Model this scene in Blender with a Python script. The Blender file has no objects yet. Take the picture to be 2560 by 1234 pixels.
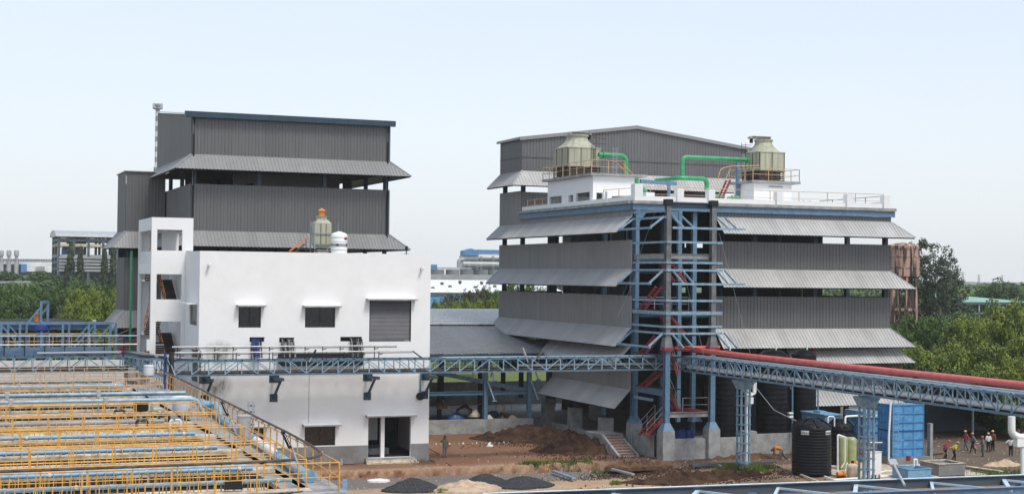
import bpy, math, random
from mathutils import Vector, Matrix
from mathutils import noise as mn
random.seed(7)
S = bpy.context.scene
COL = S.collection
rad = math.radians

# ---------------------------------------------------------------- camera
F = 3770.0; CAMH = 14.5
yaw = rad(21.3); pit = math.atan(73 / F); rho = rad(.65)
fw = Vector((math.sin(yaw) * math.cos(pit), math.cos(yaw) * math.cos(pit), math.sin(pit)))
r0 = Vector((math.cos(yaw), -math.sin(yaw), 0)); u0 = r0.cross(fw)
cr = r0 * math.cos(rho) + u0 * math.sin(rho); cu = u0 * math.cos(rho) - r0 * math.sin(rho)
CP = Vector((0, 0, CAMH))
cam = bpy.data.cameras.new('camera'); co = bpy.data.objects.new('camera', cam); COL.objects.link(co)
m = Matrix((cr, cu, -fw)).transposed().to_4x4(); m.translation = CP; co.matrix_world = m
cam.sensor_width = 36; cam.lens = F / 2560 * 36; cam.clip_end = 12000; cam.clip_start = .5
S.camera = co

# ---------------------------------------------------------------- sky, sun, exposure
SUN_EL = rad(56); SUN_AZ = rad(163)      # azimuth measured clockwise from +Y
W = bpy.data.worlds.new('World'); S.world = W; W.use_nodes = True
nt = W.node_tree; nt.nodes.clear()
out = nt.nodes.new('ShaderNodeOutputWorld')
sky = nt.nodes.new('ShaderNodeTexSky'); sky.sky_type = 'NISHITA'; sky.sun_disc = False
sky.sun_elevation = SUN_EL; sky.sun_rotation = SUN_AZ; sky.dust_density = 4; sky.air_density = 1.0; sky.altitude = 300
b1 = nt.nodes.new('ShaderNodeBackground'); b1.inputs[1].default_value = .055
nt.links.new(sky.outputs[0], b1.inputs[0])
tc = nt.nodes.new('ShaderNodeTexCoord'); sep = nt.nodes.new('ShaderNodeSeparateXYZ')
nt.links.new(tc.outputs['Generated'], sep.inputs[0])
rp = nt.nodes.new('ShaderNodeValToRGB')
rp.color_ramp.elements[0].position = 0.0; rp.color_ramp.elements[0].color = (.71, .735, .765, 1)
rp.color_ramp.elements[1].position = .30; rp.color_ramp.elements[1].color = (.49, .565, .67, 1)
nt.links.new(sep.outputs[2], rp.inputs[0])
nz = nt.nodes.new('ShaderNodeTexNoise'); nz.inputs['Scale'].default_value = 2.2; nz.inputs['Detail'].default_value = 4
mpn = nt.nodes.new('ShaderNodeMapping'); mpn.inputs['Scale'].default_value = (1, 1, 3)
nt.links.new(tc.outputs['Generated'], mpn.inputs[0]); nt.links.new(mpn.outputs[0], nz.inputs['Vector'])
mxs = nt.nodes.new('ShaderNodeMix'); mxs.data_type = 'RGBA'; mxs.blend_type = 'MIX'
mxs.inputs['B'].default_value = (.67, .72, .77, 1)
mr = nt.nodes.new('ShaderNodeMapRange'); mr.inputs[1].default_value = .42; mr.inputs[2].default_value = .75; mr.inputs[4].default_value = .45
nt.links.new(nz.outputs[0], mr.inputs[0]); nt.links.new(mr.outputs[0], mxs.inputs['Factor'])
nt.links.new(rp.outputs[0], mxs.inputs['A'])
b2 = nt.nodes.new('ShaderNodeBackground'); b2.inputs[1].default_value = .96
nt.links.new(mxs.outputs['Result'], b2.inputs[0])
ad = nt.nodes.new('ShaderNodeAddShader'); nt.links.new(b1.outputs[0], ad.inputs[0]); nt.links.new(b2.outputs[0], ad.inputs[1])
nt.links.new(ad.outputs[0], out.inputs[0])
sl = bpy.data.lights.new('sun', 'SUN'); sl.energy = 2.3; sl.angle = rad(17); sl.color = (1, .95, .87)
so = bpy.data.objects.new('sun', sl); COL.objects.link(so)
sd = Vector((math.sin(SUN_AZ) * math.cos(SUN_EL), math.cos(SUN_AZ) * math.cos(SUN_EL), math.sin(SUN_EL)))
so.rotation_euler = sd.to_track_quat('Z', 'Y').to_euler(); so.location = (20, 20, 80)
S.view_settings.view_transform = 'Standard'; S.view_settings.look = 'None'
S.view_settings.exposure = 0.15; S.view_settings.gamma = 1; S.view_settings.use_curve_mapping = False
S.cycles.volume_bounces = 1

# ---------------------------------------------------------------- photo pixel -> world point on a known plane
def ray(px, py): return fw + cr * ((px - 1280) / F) + cu * ((617 - py) / F)
def PX(px, py, X): d = ray(px, py); return CP + d * (X / d.x)
def PY(px, py, Y): d = ray(px, py); return CP + d * (Y / d.y)
def PZ(px, py, Z): d = ray(px, py); return CP + d * ((Z - CAMH) / d.z)
def V(*a): return Vector(a)

# ---------------------------------------------------------------- materials
def mat(name, c, rough=.6, metal=0, var=.08, scale=3.0, bump=0.0, bscale=40, c2=None, objvar=.0, spec=.5, streak=False, trans=0, lo=.35, hi=.62):
    m = bpy.data.materials.new(name); m.use_nodes = True; t = m.node_tree; p = t.nodes['Principled BSDF']
    L = t.links.new; N = t.nodes.new
    p.inputs['Roughness'].default_value = rough; p.inputs['Metallic'].default_value = metal
    p.inputs['Specular IOR Level'].default_value = spec
    tcn = N('ShaderNodeTexCoord'); n = N('ShaderNodeTexNoise'); n.inputs['Scale'].default_value = scale; n.inputs['Detail'].default_value = 6; n.inputs['Roughness'].default_value = .65
    geo = N('ShaderNodeNewGeometry'); mp = N('ShaderNodeMapping')
    if streak: mp.inputs['Scale'].default_value = (1.5, 1.5, .12)
    L(geo.outputs['Position'], mp.inputs[0]); L(mp.outputs[0], n.inputs['Vector'])
    r = N('ShaderNodeValToRGB'); a = c2 if c2 else tuple(max(0, x * (1 - var * 2.2)) for x in c); b = tuple(min(1, x * (1 + var)) for x in c)
    r.color_ramp.elements[0].position = lo; r.color_ramp.elements[1].position = hi
    r.color_ramp.elements[0].color = (*a, 1); r.color_ramp.elements[1].color = (*b, 1)
    L(n.outputs[0], r.inputs[0]); last = r.outputs[0]
    if objvar:
        oi = N('ShaderNodeObjectInfo'); mr = N('ShaderNodeMapRange'); mr.inputs[3].default_value = 1 - objvar; mr.inputs[4].default_value = 1 + objvar
        L(oi.outputs['Random'], mr.inputs[0]); mx = N('ShaderNodeVectorMath'); mx.operation = 'SCALE'
        L(last, mx.inputs[0]); L(mr.outputs[0], mx.inputs['Scale']); last = mx.outputs[0]
    L(last, p.inputs['Base Color'])
    if bump:
        n2 = N('ShaderNodeTexNoise'); n2.inputs['Scale'].default_value = bscale; n2.inputs['Detail'].default_value = 5
        L(geo.outputs['Position'], n2.inputs['Vector']); bp = N('ShaderNodeBump'); bp.inputs['Strength'].default_value = bump; bp.inputs['Distance'].default_value = .03
        L(n2.outputs[0], bp.inputs['Height']); L(bp.outputs[0], p.inputs['Normal'])
    m['_nodes'] = 1
    return m
M = {}
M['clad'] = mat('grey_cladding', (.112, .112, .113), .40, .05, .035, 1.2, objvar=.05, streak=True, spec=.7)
M['clad_side'] = mat('left_face_lit_cladding', (.225, .222, .215), .42, .05, .035, 1.2, objvar=.06, streak=True, spec=.5)  # same grey sheet made paler: the left face's brightness is in the colour
M['canopy'] = mat('grey_canopy_sheet', (.235, .235, .237), .42, .1, .03, 1.6, objvar=.07, spec=.6)
M['canopy_side'] = mat('side_canopy_sheet', (.31, .31, .31), .42, .1, .04, .8, objvar=.09, spec=.6)  # canopy sheet copy, lightened in colour to brighten the dim left face
M['canopy_pale'] = mat('pale_canopy_sheet', (.40, .395, .385), .42, .1, .05, .7, objvar=.10, spec=.6)
M['roofsheet'] = mat('shed_roof_sheet', (.20, .205, .215), .45, .3, .10, 1.5, objvar=.05)
M['galv'] = mat('galvanised_sheet', (.46, .47, .47), .4, .4, .1, 2)
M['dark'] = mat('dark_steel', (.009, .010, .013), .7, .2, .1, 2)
M['navy'] = mat('navy_steel', (.018, .045, .075), .45, .1, .1, 1.5)
M['steelblue'] = mat('steel_blue_paint', (.105, .195, .295), .42, .05, .10, 2.5, c2=(.085, .155, .23))
M['paleblue'] = mat('pale_blue_paint', (.24, .36, .45), .42, .1, .10, 3, c2=(.145, .235, .31))
M['blue'] = mat('blue_paint', (.075, .27, .50), .45, 0, .12, 2.2, c2=(.05, .185, .36))
M['sky'] = mat('light_blue_paint', (.17, .35, .51), .4, 0, .1, 2.5)
M['deepblue'] = mat('deep_blue_paint', (.014, .05, .21), .45, 0, .1, 3)
M['white'] = mat('white_paint', (.75, .75, .75), .75, 0, .012, .9, bump=.25, bscale=9, spec=.2, c2=(.725, .728, .725))
M['whiteclean'] = mat('white_plastic', (.78, .78, .77), .45, 0, .03, 3)
M['cream'] = mat('cream_concrete', (.56, .48, .36), .85, 0, .16, 2.2, bump=.3, bscale=20, c2=(.30, .25, .18))
M['conc'] = mat('concrete', (.30, .305, .30), .9, 0, .15, 1.2, bump=.5, bscale=14, c2=(.215, .22, .215), spec=.2)
M['concdark'] = mat('dark_concrete', (.05, .049, .047), .9, 0, .2, 1.0, bump=.4, bscale=14, spec=.2)  # darker than plain concrete; interior and basin shade is put into the colour
M['greyband'] = mat('grey_plinth_paint', (.20, .205, .21), .8, 0, .12, .9, c2=(.16, .15, .14), bump=.2, spec=.2)
M['edgegrey'] = mat('grey_edge', (.30, .30, .30), .8, 0, .1, 2, spec=.2)
M['yellow'] = mat('yellow_railing_paint', (.66, .35, .06), .45, 0, .14, 4, c2=(.48, .23, .035))
M['tan'] = mat('tan_railing_paint', (.52, .34, .19), .5, 0, .14, 4)
M['orange'] = mat('orange_paint', (.62, .20, .035), .5, 0, .1, 6)
M['red'] = mat('red_paint', (.24, .028, .028), .45, 0, .12, 3, c2=(.17, .022, .022))
M['redpipe'] = mat('red_pipe_paint', (.60, .12, .10), .42, 0, .10, 1.5, c2=(.50, .09, .08))
M['green'] = mat('green_paint', (.03, .30, .12), .35, 0, .12, 2)
M['frp'] = mat('fibreglass_olive', (.37, .365, .275), .5, 0, .12, 1.5, c2=(.28, .28, .205), streak=True)
M['frpdark'] = mat('fibreglass_louvre', (.10, .085, .055), .7, 0, .2, 2)
M['vessel'] = mat('vessel_green', (.33, .37, .17), .4, 0, .1, 2)
M['blackplastic'] = mat('black_plastic', (.005, .006, .009), .42, 0, .1, 2, spec=.22)
M['cable'] = mat('black_cable', (.014, .014, .015), .5, 0, .1, 2)
M['colgrey'] = mat('grey_column_paint', (.15, .155, .16), .6, .1, .2, 2, c2=(.10, .11, .115))
M['rust'] = mat('rusty_steel', (.10, .075, .055), .7, .2, .3, 3)
M['glass'] = mat('dark_glass', (.016, .018, .02), .12, 0, .2, 1.5, spec=.6)
M['brownglass'] = mat('brown_glass', (.024, .015, .013), .15, 0, .2, 1.5, spec=.6)
M['shutter'] = mat('shutter_paint', (.10, .10, .112), .45, .2, .06, 1)
M['brick'] = mat('red_brick', (.21, .085, .058), .85, 0, .25, 5, objvar=.15)
M['soil'] = mat('dark_soil', (.060, .034, .022), .95, 0, .4, 1.4, bump=1, bscale=6, c2=(.028, .017, .012), spec=.1)
M['soil2'] = mat('brown_soil', (.105, .060, .038), .95, 0, .3, 1.4, bump=1, bscale=6, c2=(.045, .028, .020), spec=.1)
M['gravel'] = mat('dark_aggregate', (.052, .054, .058), .9, 0, .4, 14, bump=1, bscale=30, spec=.15)
M['sand'] = mat('sand', (.46, .35, .25), .95, 0, .12, 2, bump=.5, bscale=12, spec=.1)
M['grass'] = mat('grass', (.105, .145, .030), .8, 0, .25, .6, c2=(.06, .085, .02), spec=.2)
M['leaf_dark'] = mat('leaf_dark', (.042, .078, .018), .62, 0, .3, .35, c2=(.020, .040, .010), spec=.3)
M['leaf_mid'] = mat('leaf_mid', (.066, .116, .022), .6, 0, .3, .45, c2=(.035, .068, .013), spec=.3)
M['leaf_bright'] = mat('leaf_bright', (.155, .195, .024), .6, 0, .3, .5, c2=(.045, .082, .014), spec=.3)
M['leaf_olive'] = mat('leaf_olive', (.085, .085, .045), .65, 0, .3, .45, c2=(.045, .048, .028), spec=.3)
M['leaf_grey'] = mat('leaf_greygreen', (.048, .068, .040), .65, 0, .3, .45, c2=(.028, .04, .026), spec=.3)
M['bark'] = mat('bark', (.13, .095, .07), .9, 0, .2, 3)
M['pink'] = mat('weathered_pink_plaster', (.36, .22, .175), .85, 0, .2, 1.0, c2=(.04, .034, .03), streak=True, lo=.475, hi=.53)
M['greenroof'] = mat('green_roof_paint', (.21, .39, .30), .6, 0, .05, .4)
M['farblue'] = mat('far_blue_paint', (.07, .20, .43), .6, 0, .05, .3)
M['fargrey'] = mat('far_grey', (.30, .31, .33), .7, 0, .1, .3)
M['farwhite'] = mat('far_white', (.68, .69, .69), .7, 0, .05, .3)
M['fardark'] = mat('far_dark_steel', (.075, .095, .12), .6, 0, .1, .3)
M['skin'] = mat('skin', (.17, .085, .05), .6, 0, .05, 5)
M['whitecloth'] = mat('white_cloth', (.72, .72, .71), .9, 0, .08, 6)
M['icy'] = mat('ice_blue_paint', (.50, .62, .70), .4, .05, .08, 3)
M['hill'] = mat('distant_hill', (.12, .15, .14), .9, 0, .1, .02)

# ---------------------------------------------------------------- object helpers
ORG = {}
def org(o):
    return ORG.get(o.name, V(0, 0, 0)) if o else V(0, 0, 0)
def tag(o, label=None, cat=None, group=None, kind=None):
    if label: o['label'] = label
    if cat: o['category'] = cat
    if group: o['group'] = group
    if kind: o['kind'] = kind
    return o
def thing(name, label, cat, loc, group=None):
    o = bpy.data.objects.new(name, None); COL.objects.link(o); o.location = loc; o.empty_display_size = .3
    ORG[o.name] = Vector(loc); return tag(o, label, cat, group)
def place(o, parent, mw):
    """link o with world matrix mw under parent"""
    COL.objects.link(o); o.parent = parent
    m = mw.copy(); m.translation = mw.translation - org(parent); o.matrix_local = m
    ORG[o.name] = mw.translation.copy(); return o
def kids(o): return [c for c in CH.get(o.name, [])]
def copy_tree(o, parent=None):
    c = o.copy(); COL.objects.link(c); c.parent = parent
    for ch in o.children: copy_tree(ch, c)
    return c
class MB:
    def __init__(s): s.v = []; s.f = []; s.mi = []; s.cur = 0
    def face(s, pts):
        n = len(s.v); s.v += [tuple(p) for p in pts]; s.f.append(tuple(range(n, n + len(pts)))); s.mi.append(s.cur)
    def poly(s, vs, fs):
        n = len(s.v); s.v += [tuple(p) for p in vs]
        for f in fs: s.f.append(tuple(i + n for i in f)); s.mi.append(s.cur)
    def box(s, x0, x1, y0, y1, z0, z1):
        if x0 > x1: x0, x1 = x1, x0
        if y0 > y1: y0, y1 = y1, y0
        if z0 > z1: z0, z1 = z1, z0
        s.poly([(x0, y0, z0), (x1, y0, z0), (x1, y1, z0), (x0, y1, z0), (x0, y0, z1), (x1, y0, z1), (x1, y1, z1), (x0, y1, z1)],
               [(3, 2, 1, 0), (4, 5, 6, 7), (0, 1, 5, 4), (1, 2, 6, 5), (2, 3, 7, 6), (3, 0, 4, 7)]); return s
    def beam(s, a, b, w, h, up=V(0, 0, 1)):
        a = Vector(a); b = Vector(b); d = (b - a).normalized()
        if abs(d.dot(up)) > .98: up = V(0, 1, 0) if abs(d.y) < .9 else V(1, 0, 0)
        x = d.cross(up).normalized() * (w / 2); y = x.cross(d).normalized() * (h / 2)
        P = [a - x - y, a + x - y, a + x + y, a - x + y, b - x - y, b + x - y, b + x + y, b - x + y]
        s.poly(P, [(0, 1, 2, 3), (7, 6, 5, 4), (4, 5, 1, 0), (5, 6, 2, 1), (6, 7, 3, 2), (7, 4, 0, 3)]); return s
    def tube(s, pts, r, n=8, caps=True):
        pts = [Vector(p) for p in pts]; rings = []; base = len(s.v)
        ref = None
        for i, p in enumerate(pts):
            d = (pts[min(i + 1, len(pts) - 1)] - pts[max(i - 1, 0)]).normalized()
            if ref is None: ref = V(0, 0, 1) if abs(d.z) < .9 else V(1, 0, 0)
            x = d.cross(ref).normalized(); y = x.cross(d).normalized(); ref = y
            rr = r[i] if isinstance(r, (list, tuple)) else r
            for k in range(n):
                a = 2 * math.pi * k / n; s.v.append(tuple(p + x * math.cos(a) * rr + y * math.sin(a) * rr))
        for i in range(len(pts) - 1):
            for k in range(n):
                a = base + i * n + k; b = base + i * n + (k + 1) % n
                s.f.append((a, b, b + n, a + n)); s.mi.append(s.cur)
        if caps:
            s.f.append(tuple(base + k for k in range(n))[::-1]); s.mi.append(s.cur)
            e = base + (len(pts) - 1) * n; s.f.append(tuple(e + k for k in range(n))); s.mi.append(s.cur)
        return s
    def lathe(s, c, prof, n=24):
        c = Vector(c); base = len(s.v)
        for (r, z) in prof:
            for k in range(n):
                a = 2 * math.pi * k / n; s.v.append((c.x + r * math.cos(a), c.y + r * math.sin(a), c.z + z))
        for i in range(len(prof) - 1):
            for k in range(n):
                a = base + i * n + k; b = base + i * n + (k + 1) % n
                s.f.append((a, b, b + n, a + n)); s.mi.append(s.cur)
        if prof[0][0] > .001: s.f.append(tuple(base + k for k in range(n))[::-1]); s.mi.append(s.cur)
        e = base + (len(prof) - 1) * n
        if prof[-1][0] > .001: s.f.append(tuple(e + k for k in range(n))); s.mi.append(s.cur)
        return s
    def build(s, name, mats, parent=None, smooth=False, base=None, **tg):
        if not isinstance(mats, (list, tuple)): mats = [mats]
        if parent is not None: o0 = org(parent)
        elif base is not None: o0 = Vector(base)
        else:
            xs = [v[0] for v in s.v]; ys = [v[1] for v in s.v]; zs = [v[2] for v in s.v]
            o0 = V((min(xs) + max(xs)) / 2, (min(ys) + max(ys)) / 2, min(zs))
        me = bpy.data.meshes.new(name); me.from_pydata([(v[0] - o0.x, v[1] - o0.y, v[2] - o0.z) for v in s.v], [], s.f)
        for x in mats: me.materials.append(x)
        if len(mats) > 1: me.polygons.foreach_set('material_index', s.mi)
        if smooth:
            me.polygons.foreach_set('use_smooth', [True] * len(me.polygons)); me.set_sharp_from_angle(angle=rad(40))
        me.update()
        o = bpy.data.objects.new(name, me); COL.objects.link(o)
        if parent is not None: o.parent = parent; ORG[o.name] = o0.copy()
        else: o.location = o0; ORG[o.name] = o0.copy()
        return tag(o, **tg)
def struct(o): o['kind'] = 'structure'; return o
# shared unit meshes for bars and rods
UM = {}
def unit(kind, m):
    k = (kind, m.name)
    if k in UM: return UM[k]
    b = MB()
    if kind == 'box': b.box(-.5, .5, -.5, .5, 0, 1)
    elif kind == 'rod': b.tube([(0, 0, 0), (0, 0, 1)], .5, 8)
    elif kind == 'rod16': b.tube([(0, 0, 0), (0, 0, 1)], .5, 16)
    elif kind == 'ibeam':
        b.box(-.5, .5, -.5, -.42, 0, 1); b.box(-.5, .5, .42, .5, 0, 1); b.box(-.06, .06, -.42, .42, 0, 1)
    elif kind == 'chan':
        b.box(-.5, -.4, -.5, .5, 0, 1); b.box(-.4, .5, -.5, -.42, 0, 1); b.box(-.4, .5, .42, .5, 0, 1)
    me = bpy.data.meshes.new(kind + '_' + m.name); me.from_pydata(b.v, [], b.f); me.materials.append(m)
    if kind.startswith('rod'):
        me.polygons.foreach_set('use_smooth', [True] * len(me.polygons)); me.set_sharp_from_angle(angle=rad(40))
    me.update(); UM[k] = me; return me
def bar(parent, name, a, b, w, h, m, kind='box', up=V(0, 0, 1)):
    a = Vector(a); b = Vector(b); d = b - a; L = d.length; d.normalize()
    if abs(d.dot(up)) > .98: up = V(0, 1, 0) if abs(d.y) < .9 else V(1, 0, 0)
    x = d.cross(up).normalized(); y = d.cross(x).normalized()
    mw = Matrix((x * w, y * h, d * L)).transposed().to_4x4(); mw.translation = a
    o = bpy.data.objects.new(name, unit(kind, m)); return place(o, parent, mw)
def rod(parent, name, a, b, r, m, kind='rod'): return bar(parent, name, a, b, 2 * r, 2 * r, m, kind)
def bend(pts, r=.4, n=5):
    """round the corners of a polyline"""
    pts = [Vector(p) for p in pts]; o = [pts[0]]
    for i in range(1, len(pts) - 1):
        a, b, c = pts[i - 1], pts[i], pts[i + 1]
        q = min(r, (a - b).length * .48, (c - b).length * .48)
        p = b + (a - b).normalized() * q; t = b + (c - b).normalized() * q
        for k in range(n + 1):
            u = k / n; o.append(p * (1 - u) ** 2 + b * 2 * u * (1 - u) + t * u * u)
    o.append(pts[-1]); return o

# ---------------------------------------------------------------- corrugated sheets
SH = {}
def profile(w, ribs=3, h=.045):
    p = w / ribs; pts = []
    for i in range(ribs):
        pts += [(i * p, 0), (i * p + p * .58, 0), (i * p + p * .68, h), (i * p + p * .90, h)]
    return pts + [(w, 0)]
def sheet(parent, name, mt, P, u, up, w, tops, L, h=.045, ribs=3):
    """one profiled sheet. P: point at its left end on the top line, tops(x)-> y of the top edge, -L = bottom edge"""
    pf = profile(w, ribs, h); ty = tuple(round(min(tops(x), 50), 3) for x, _ in pf)
    key = (mt.name, round(w, 3), ty, round(L, 3), h)
    if key not in SH:
        vs = []; fs = []
        for (x, z), y in zip(pf, ty): vs += [(x, max(y, -L + .001), z), (x, -L, z)]
        for i in range(len(pf) - 1): fs.append((2 * i, 2 * i + 1, 2 * i + 3, 2 * i + 2))
        me = bpy.data.meshes.new(name); me.from_pydata(vs, [], fs); me.materials.append(mt); me.update(); SH[key] = me
    n = u.cross(up).normalized(); mw = Matrix((u, up, n)).transposed().to_4x4(); mw.translation = P
    o = bpy.data.objects.new(name, SH[key]); return place(o, parent, mw)
def tier(parent, A, B, z0, z1, mt, ztop=None, name='cladding_sheet', off=.03):
    """vertical cladding from A to B (xy, left to right seen from outside)"""
    A = V(A[0], A[1], 0); B = V(B[0], B[1], 0); d = B - A; L = d.length; u = d.normalized(); n = max(1, round(L)); w = L / n
    nn = u.cross(V(0, 0, 1)) * off
    for i in range(n):
        P = A + u * (w * i) + nn; P.z = z1
        tp = (lambda x, i=i: ztop(i * w + x) - z1) if ztop else (lambda x: 0)
        sheet(parent, name, mt, P, u, V(0, 0, 1), w, tp, z1 - z0)
def canopy(parent, A, B, zt, outw, drop, mt, hl=True, hr=True, name='canopy_sheet', flash=None):
    """sloping rain canopy below a cladding tier, mitred at the hips"""
    A = V(A[0], A[1], 0); B = V(B[0], B[1], 0); L = (B - A).length; u = (B - A).normalized(); n = u.cross(V(0, 0, 1))
    sl = math.hypot(outw, drop); dn = (n * outw + V(0, 0, -drop)) / sl
    s0 = -outw if hl else 0; s1 = L + (outw if hr else 0); k = max(1, round(s1 - s0)); w = (s1 - s0) / k
    for i in range(k):
        x0 = s0 + i * w; P = A + u * x0 + n * .05; P.z = zt
        def tp(x, x0=x0):
            X = x0 + x; a = 0
            if X < 0: a = -X
            if X > L: a = X - L
            return -a / outw * sl if a > 1e-4 else 0
        sheet(parent, name, mt, P, u, -dn, w, tp, sl)
    fm = flash or mt
    if hl: bar(parent, 'hip_flashing', A + n * .05 + V(0, 0, zt + .05), A - u * outw + n * outw + V(0, 0, zt - drop + .05), .16, .02, fm)
    if hr: bar(parent, 'hip_flashing', B + n * .05 + V(0, 0, zt + .05), B + u * outw + n * outw + V(0, 0, zt - drop + .05), .16, .02, fm)
    # eave purlin under the lower edge
    e0 = A - u * (outw - .1 if hl else 0) + n * (outw - .12) + V(0, 0, zt - drop - .03); e1 = B + u * (outw - .1 if hr else 0) + n * (outw - .12) + V(0, 0, zt - drop - .03)
    bar(parent, 'eave_purlin', e0, e1, .08, .12, M['dark'])
def wall_holes(b, o, u, W, H, holes, t, n):
    """wall panel with rectangular openings. o lower-left outer corner, u along, n outward, holes (u0,u1,z0,z1)"""
    us = sorted({0, W} | {h[0] for h in holes} | {h[1] for h in holes}); zs = sorted({0, H} | {h[2] for h in holes} | {h[3] for h in holes})
    us = [x for x in us if 0 <= x <= W]; zs = [x for x in zs if 0 <= x <= H]
    up = V(0, 0, 1); inn = -n * t
    def q(a, b_, c, d): b.face([a, b_, c, d])
    for i in range(len(us) - 1):
        for j in range(len(zs) - 1):
            cx = (us[i] + us[i + 1]) / 2; cz = (zs[j] + zs[j + 1]) / 2
            if any(h[0] < cx < h[1] and h[2] < cz < h[3] for h in holes): continue
            p = [o + u * us[i] + up * zs[j], o + u * us[i + 1] + up * zs[j], o + u * us[i + 1] + up * zs[j + 1], o + u * us[i] + up * zs[j + 1]]
            q(*p); q(*[x + inn for x in p[::-1]])
    for (a, c, z0, z1) in list(holes):
        a = max(a, 0); c = min(c, W); z0 = max(z0, 0); z1 = min(z1, H)
        p = [o + u * a + up * z0, o + u * c + up * z0, o + u * c + up * z1, o + u * a + up * z1]
        for k in range(4):
            s_, e_ = p[k], p[(k + 1) % 4]; q(s_, s_ + inn, e_ + inn, e_)
    p = [o, o + u * W, o + u * W + up * H, o + up * H]
    for k in range(4):
        s_, e_ = p[k], p[(k + 1) % 4]; q(e_, e_ + inn, s_ + inn, s_)

def railing(name, label, cat, pts, h, sp, mt, group=None, r=.026, parent=None, mids=1, post='post'):
    """handrail: top rail, middle rails and posts, each a part"""
    pts = [Vector(p) for p in pts]; root = parent or thing(name, label, cat, pts[0], group)
    up = V(0, 0, h)
    for i in range(len(pts) - 1):
        a, b = pts[i], pts[i + 1]
        rod(root, 'top_rail', a + up, b + up, r, mt)
        for k in range(mids): rod(root, 'mid_rail', a + up * ((k + 1) / (mids + 1)), b + up * ((k + 1) / (mids + 1)), r * .8, mt)
        n = max(1, round((b - a).length / sp))
        for k in range(n + (1 if i == len(pts) - 2 else 0)):
            p = a.lerp(b, k / n); bar(root, post, p, p + up, r * 2, r * 2, mt)
    return root

# ================================================================ grey building on the left
def levels_interior(root, x0, x1, y0, y1, zs, zt, cols, cm, sl=.25):
    for z in zs:
        b = MB(); b.box(x0 + .4, x1 - .4, y0 + .4, y1 - .4, z - sl, z); b.build('floor_slab', M['concdark'], root)
    for (x, y) in cols: bar(root, 'column', V(x, y, 0), V(x, y, zt), .36, .36, cm, 'ibeam')

AX0, AX1, AY0, AY1 = 23.6, 43.3, 145.0, 167.6
A = thing('process_building', 'tall grey corrugated building behind the white building, with two tiers of sloping rain canopies', 'building', (AX0, AY0, 0))
def a_top(x): return 29.5 + x * (2.4 / (AY1 - AY0))
Lf = AY1 - AY0
tier(A, (AX0, AY0), (AX1, AY0), 25.78, 29.5, M['clad'])
tier(A, (AX0, AY1), (AX0, AY0), 25.78, 29.5, M['clad'], ztop=lambda x: 29.5 + (Lf - x) * 2.4 / Lf)
tier(A, (AX1, AY0), (AX1, AY1), 25.78, 29.5, M['clad'], ztop=lambda x: 29.5 + x * 2.4 / Lf)
canopy(A, (AX0, AY0), (AX1, AY0), 25.78, 1.75, 1.5, M['canopy'])
canopy(A, (AX0, AY1), (AX0, AY0), 25.78, 1.75, 1.5, M['canopy'], hl=False)
canopy(A, (AX1, AY0), (AX1, AY1), 25.78, 1.75, 1.5, M['canopy'], hr=False)
tier(A, (AX0, AY0), (AX1, AY0), 18.5, 22.97, M['clad'])
tier(A, (AX0, AY1), (AX0, AY0), 18.5, 22.97, M['clad'])
tier(A, (AX1, AY0), (AX1, AY1), 18.5, 22.97, M['clad'])
canopy(A, (AX0, AY0), (AX1, AY0), 18.5, 1.75, 1.5, M['canopy'])
canopy(A, (AX0, AY1), (AX0, AY0), 18.5, 1.75, 1.5, M['canopy'], hl=False)
canopy(A, (AX1, AY0), (AX1, AY1), 18.5, 1.75, 1.5, M['canopy'], hr=False)
b = MB(); b.box(AX0, AX1, AY0, AY0 + .1, 0, 15.6); b.box(AX0, AX0 + .1, AY0, AY1, 0, 15.6); b.box(AX1 - .1, AX1, AY0, AY1, 0, 15.6)
b.build('lower_wall', M['clad'], A)
for (nm_, *q_) in (('rear_wall', AX0, AX1, AY1 - .1, AY1, 0, 22.97), ('rear_upper_wall', AX0, AX1, AY1 - .1, AY1, 25.5, 31.9), ('rear_screen', 26.6, AX1, AY1 - .3, AY1 - .12, 18, 26), ('inner_wall', 29, 40, 152, 152.2, 18.2, 24.9)):
    b = MB(); b.box(*q_); b.build(nm_, M['clad'], A)
b = MB(); b.poly([(AX0 - .25, AY0 - .3, 29.55), (AX1 + .25, AY0 - .3, 29.55), (AX1 + .25, AY1, 32.0), (AX0 - .25, AY1, 32.0), (AX0 - .25, AY0 - .3, 29.63), (AX1 + .25, AY0 - .3, 29.63), (AX1 + .25, AY1, 32.08), (AX0 - .25, AY1, 32.08)],
       [(3, 2, 1, 0), (4, 5, 6, 7), (0, 1, 5, 4), (1, 2, 6, 5), (2, 3, 7, 6), (3, 0, 4, 7)]); b.build('roof', M['galv'], A)
b = MB(); b.box(AX0 - .75, AX1 + .35, AY0 - .75, AY0 - .31, 29.27, 29.82); b.build('gutter', M['navy'], A)
cols = [(x, y) for x in (AX0 + .35, 30.2, 36.7, AX1 - .35) for y in (AY0 + .35, AY0 + 7.5, AY0 + 15, AY1 - .5)]
levels_interior(A, AX0, AX1, AY0, AY1, (18.2, 24.9), 29.4, cols, M['navy'])
b = MB()
for y in (AY0 + .3,):
    b.beam((AX0, y, 24.75), (AX1, y, 24.75), .2, .4)
b.beam((AX0 + .3, AY0, 24.75), (AX0 + .3, AY1, 24.75), .2, .4); b.beam((AX1 - .3, AY0, 24.75), (AX1 - .3, AY1, 24.75), .2, .4)
b.build('floor_beam', M['dark'], A)
b = MB()
for i in range(26):
    x = random.uniform(AX0 + 2, AX1 - 3); y = random.uniform(AY0 + 3, AY1 - 3); b.tube([(x, y, 18.2), (x, y, random.uniform(21.5, 24.6))], random.uniform(.3, .9), 10)
b.build('stored_equipment', M['dark'], A)
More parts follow.
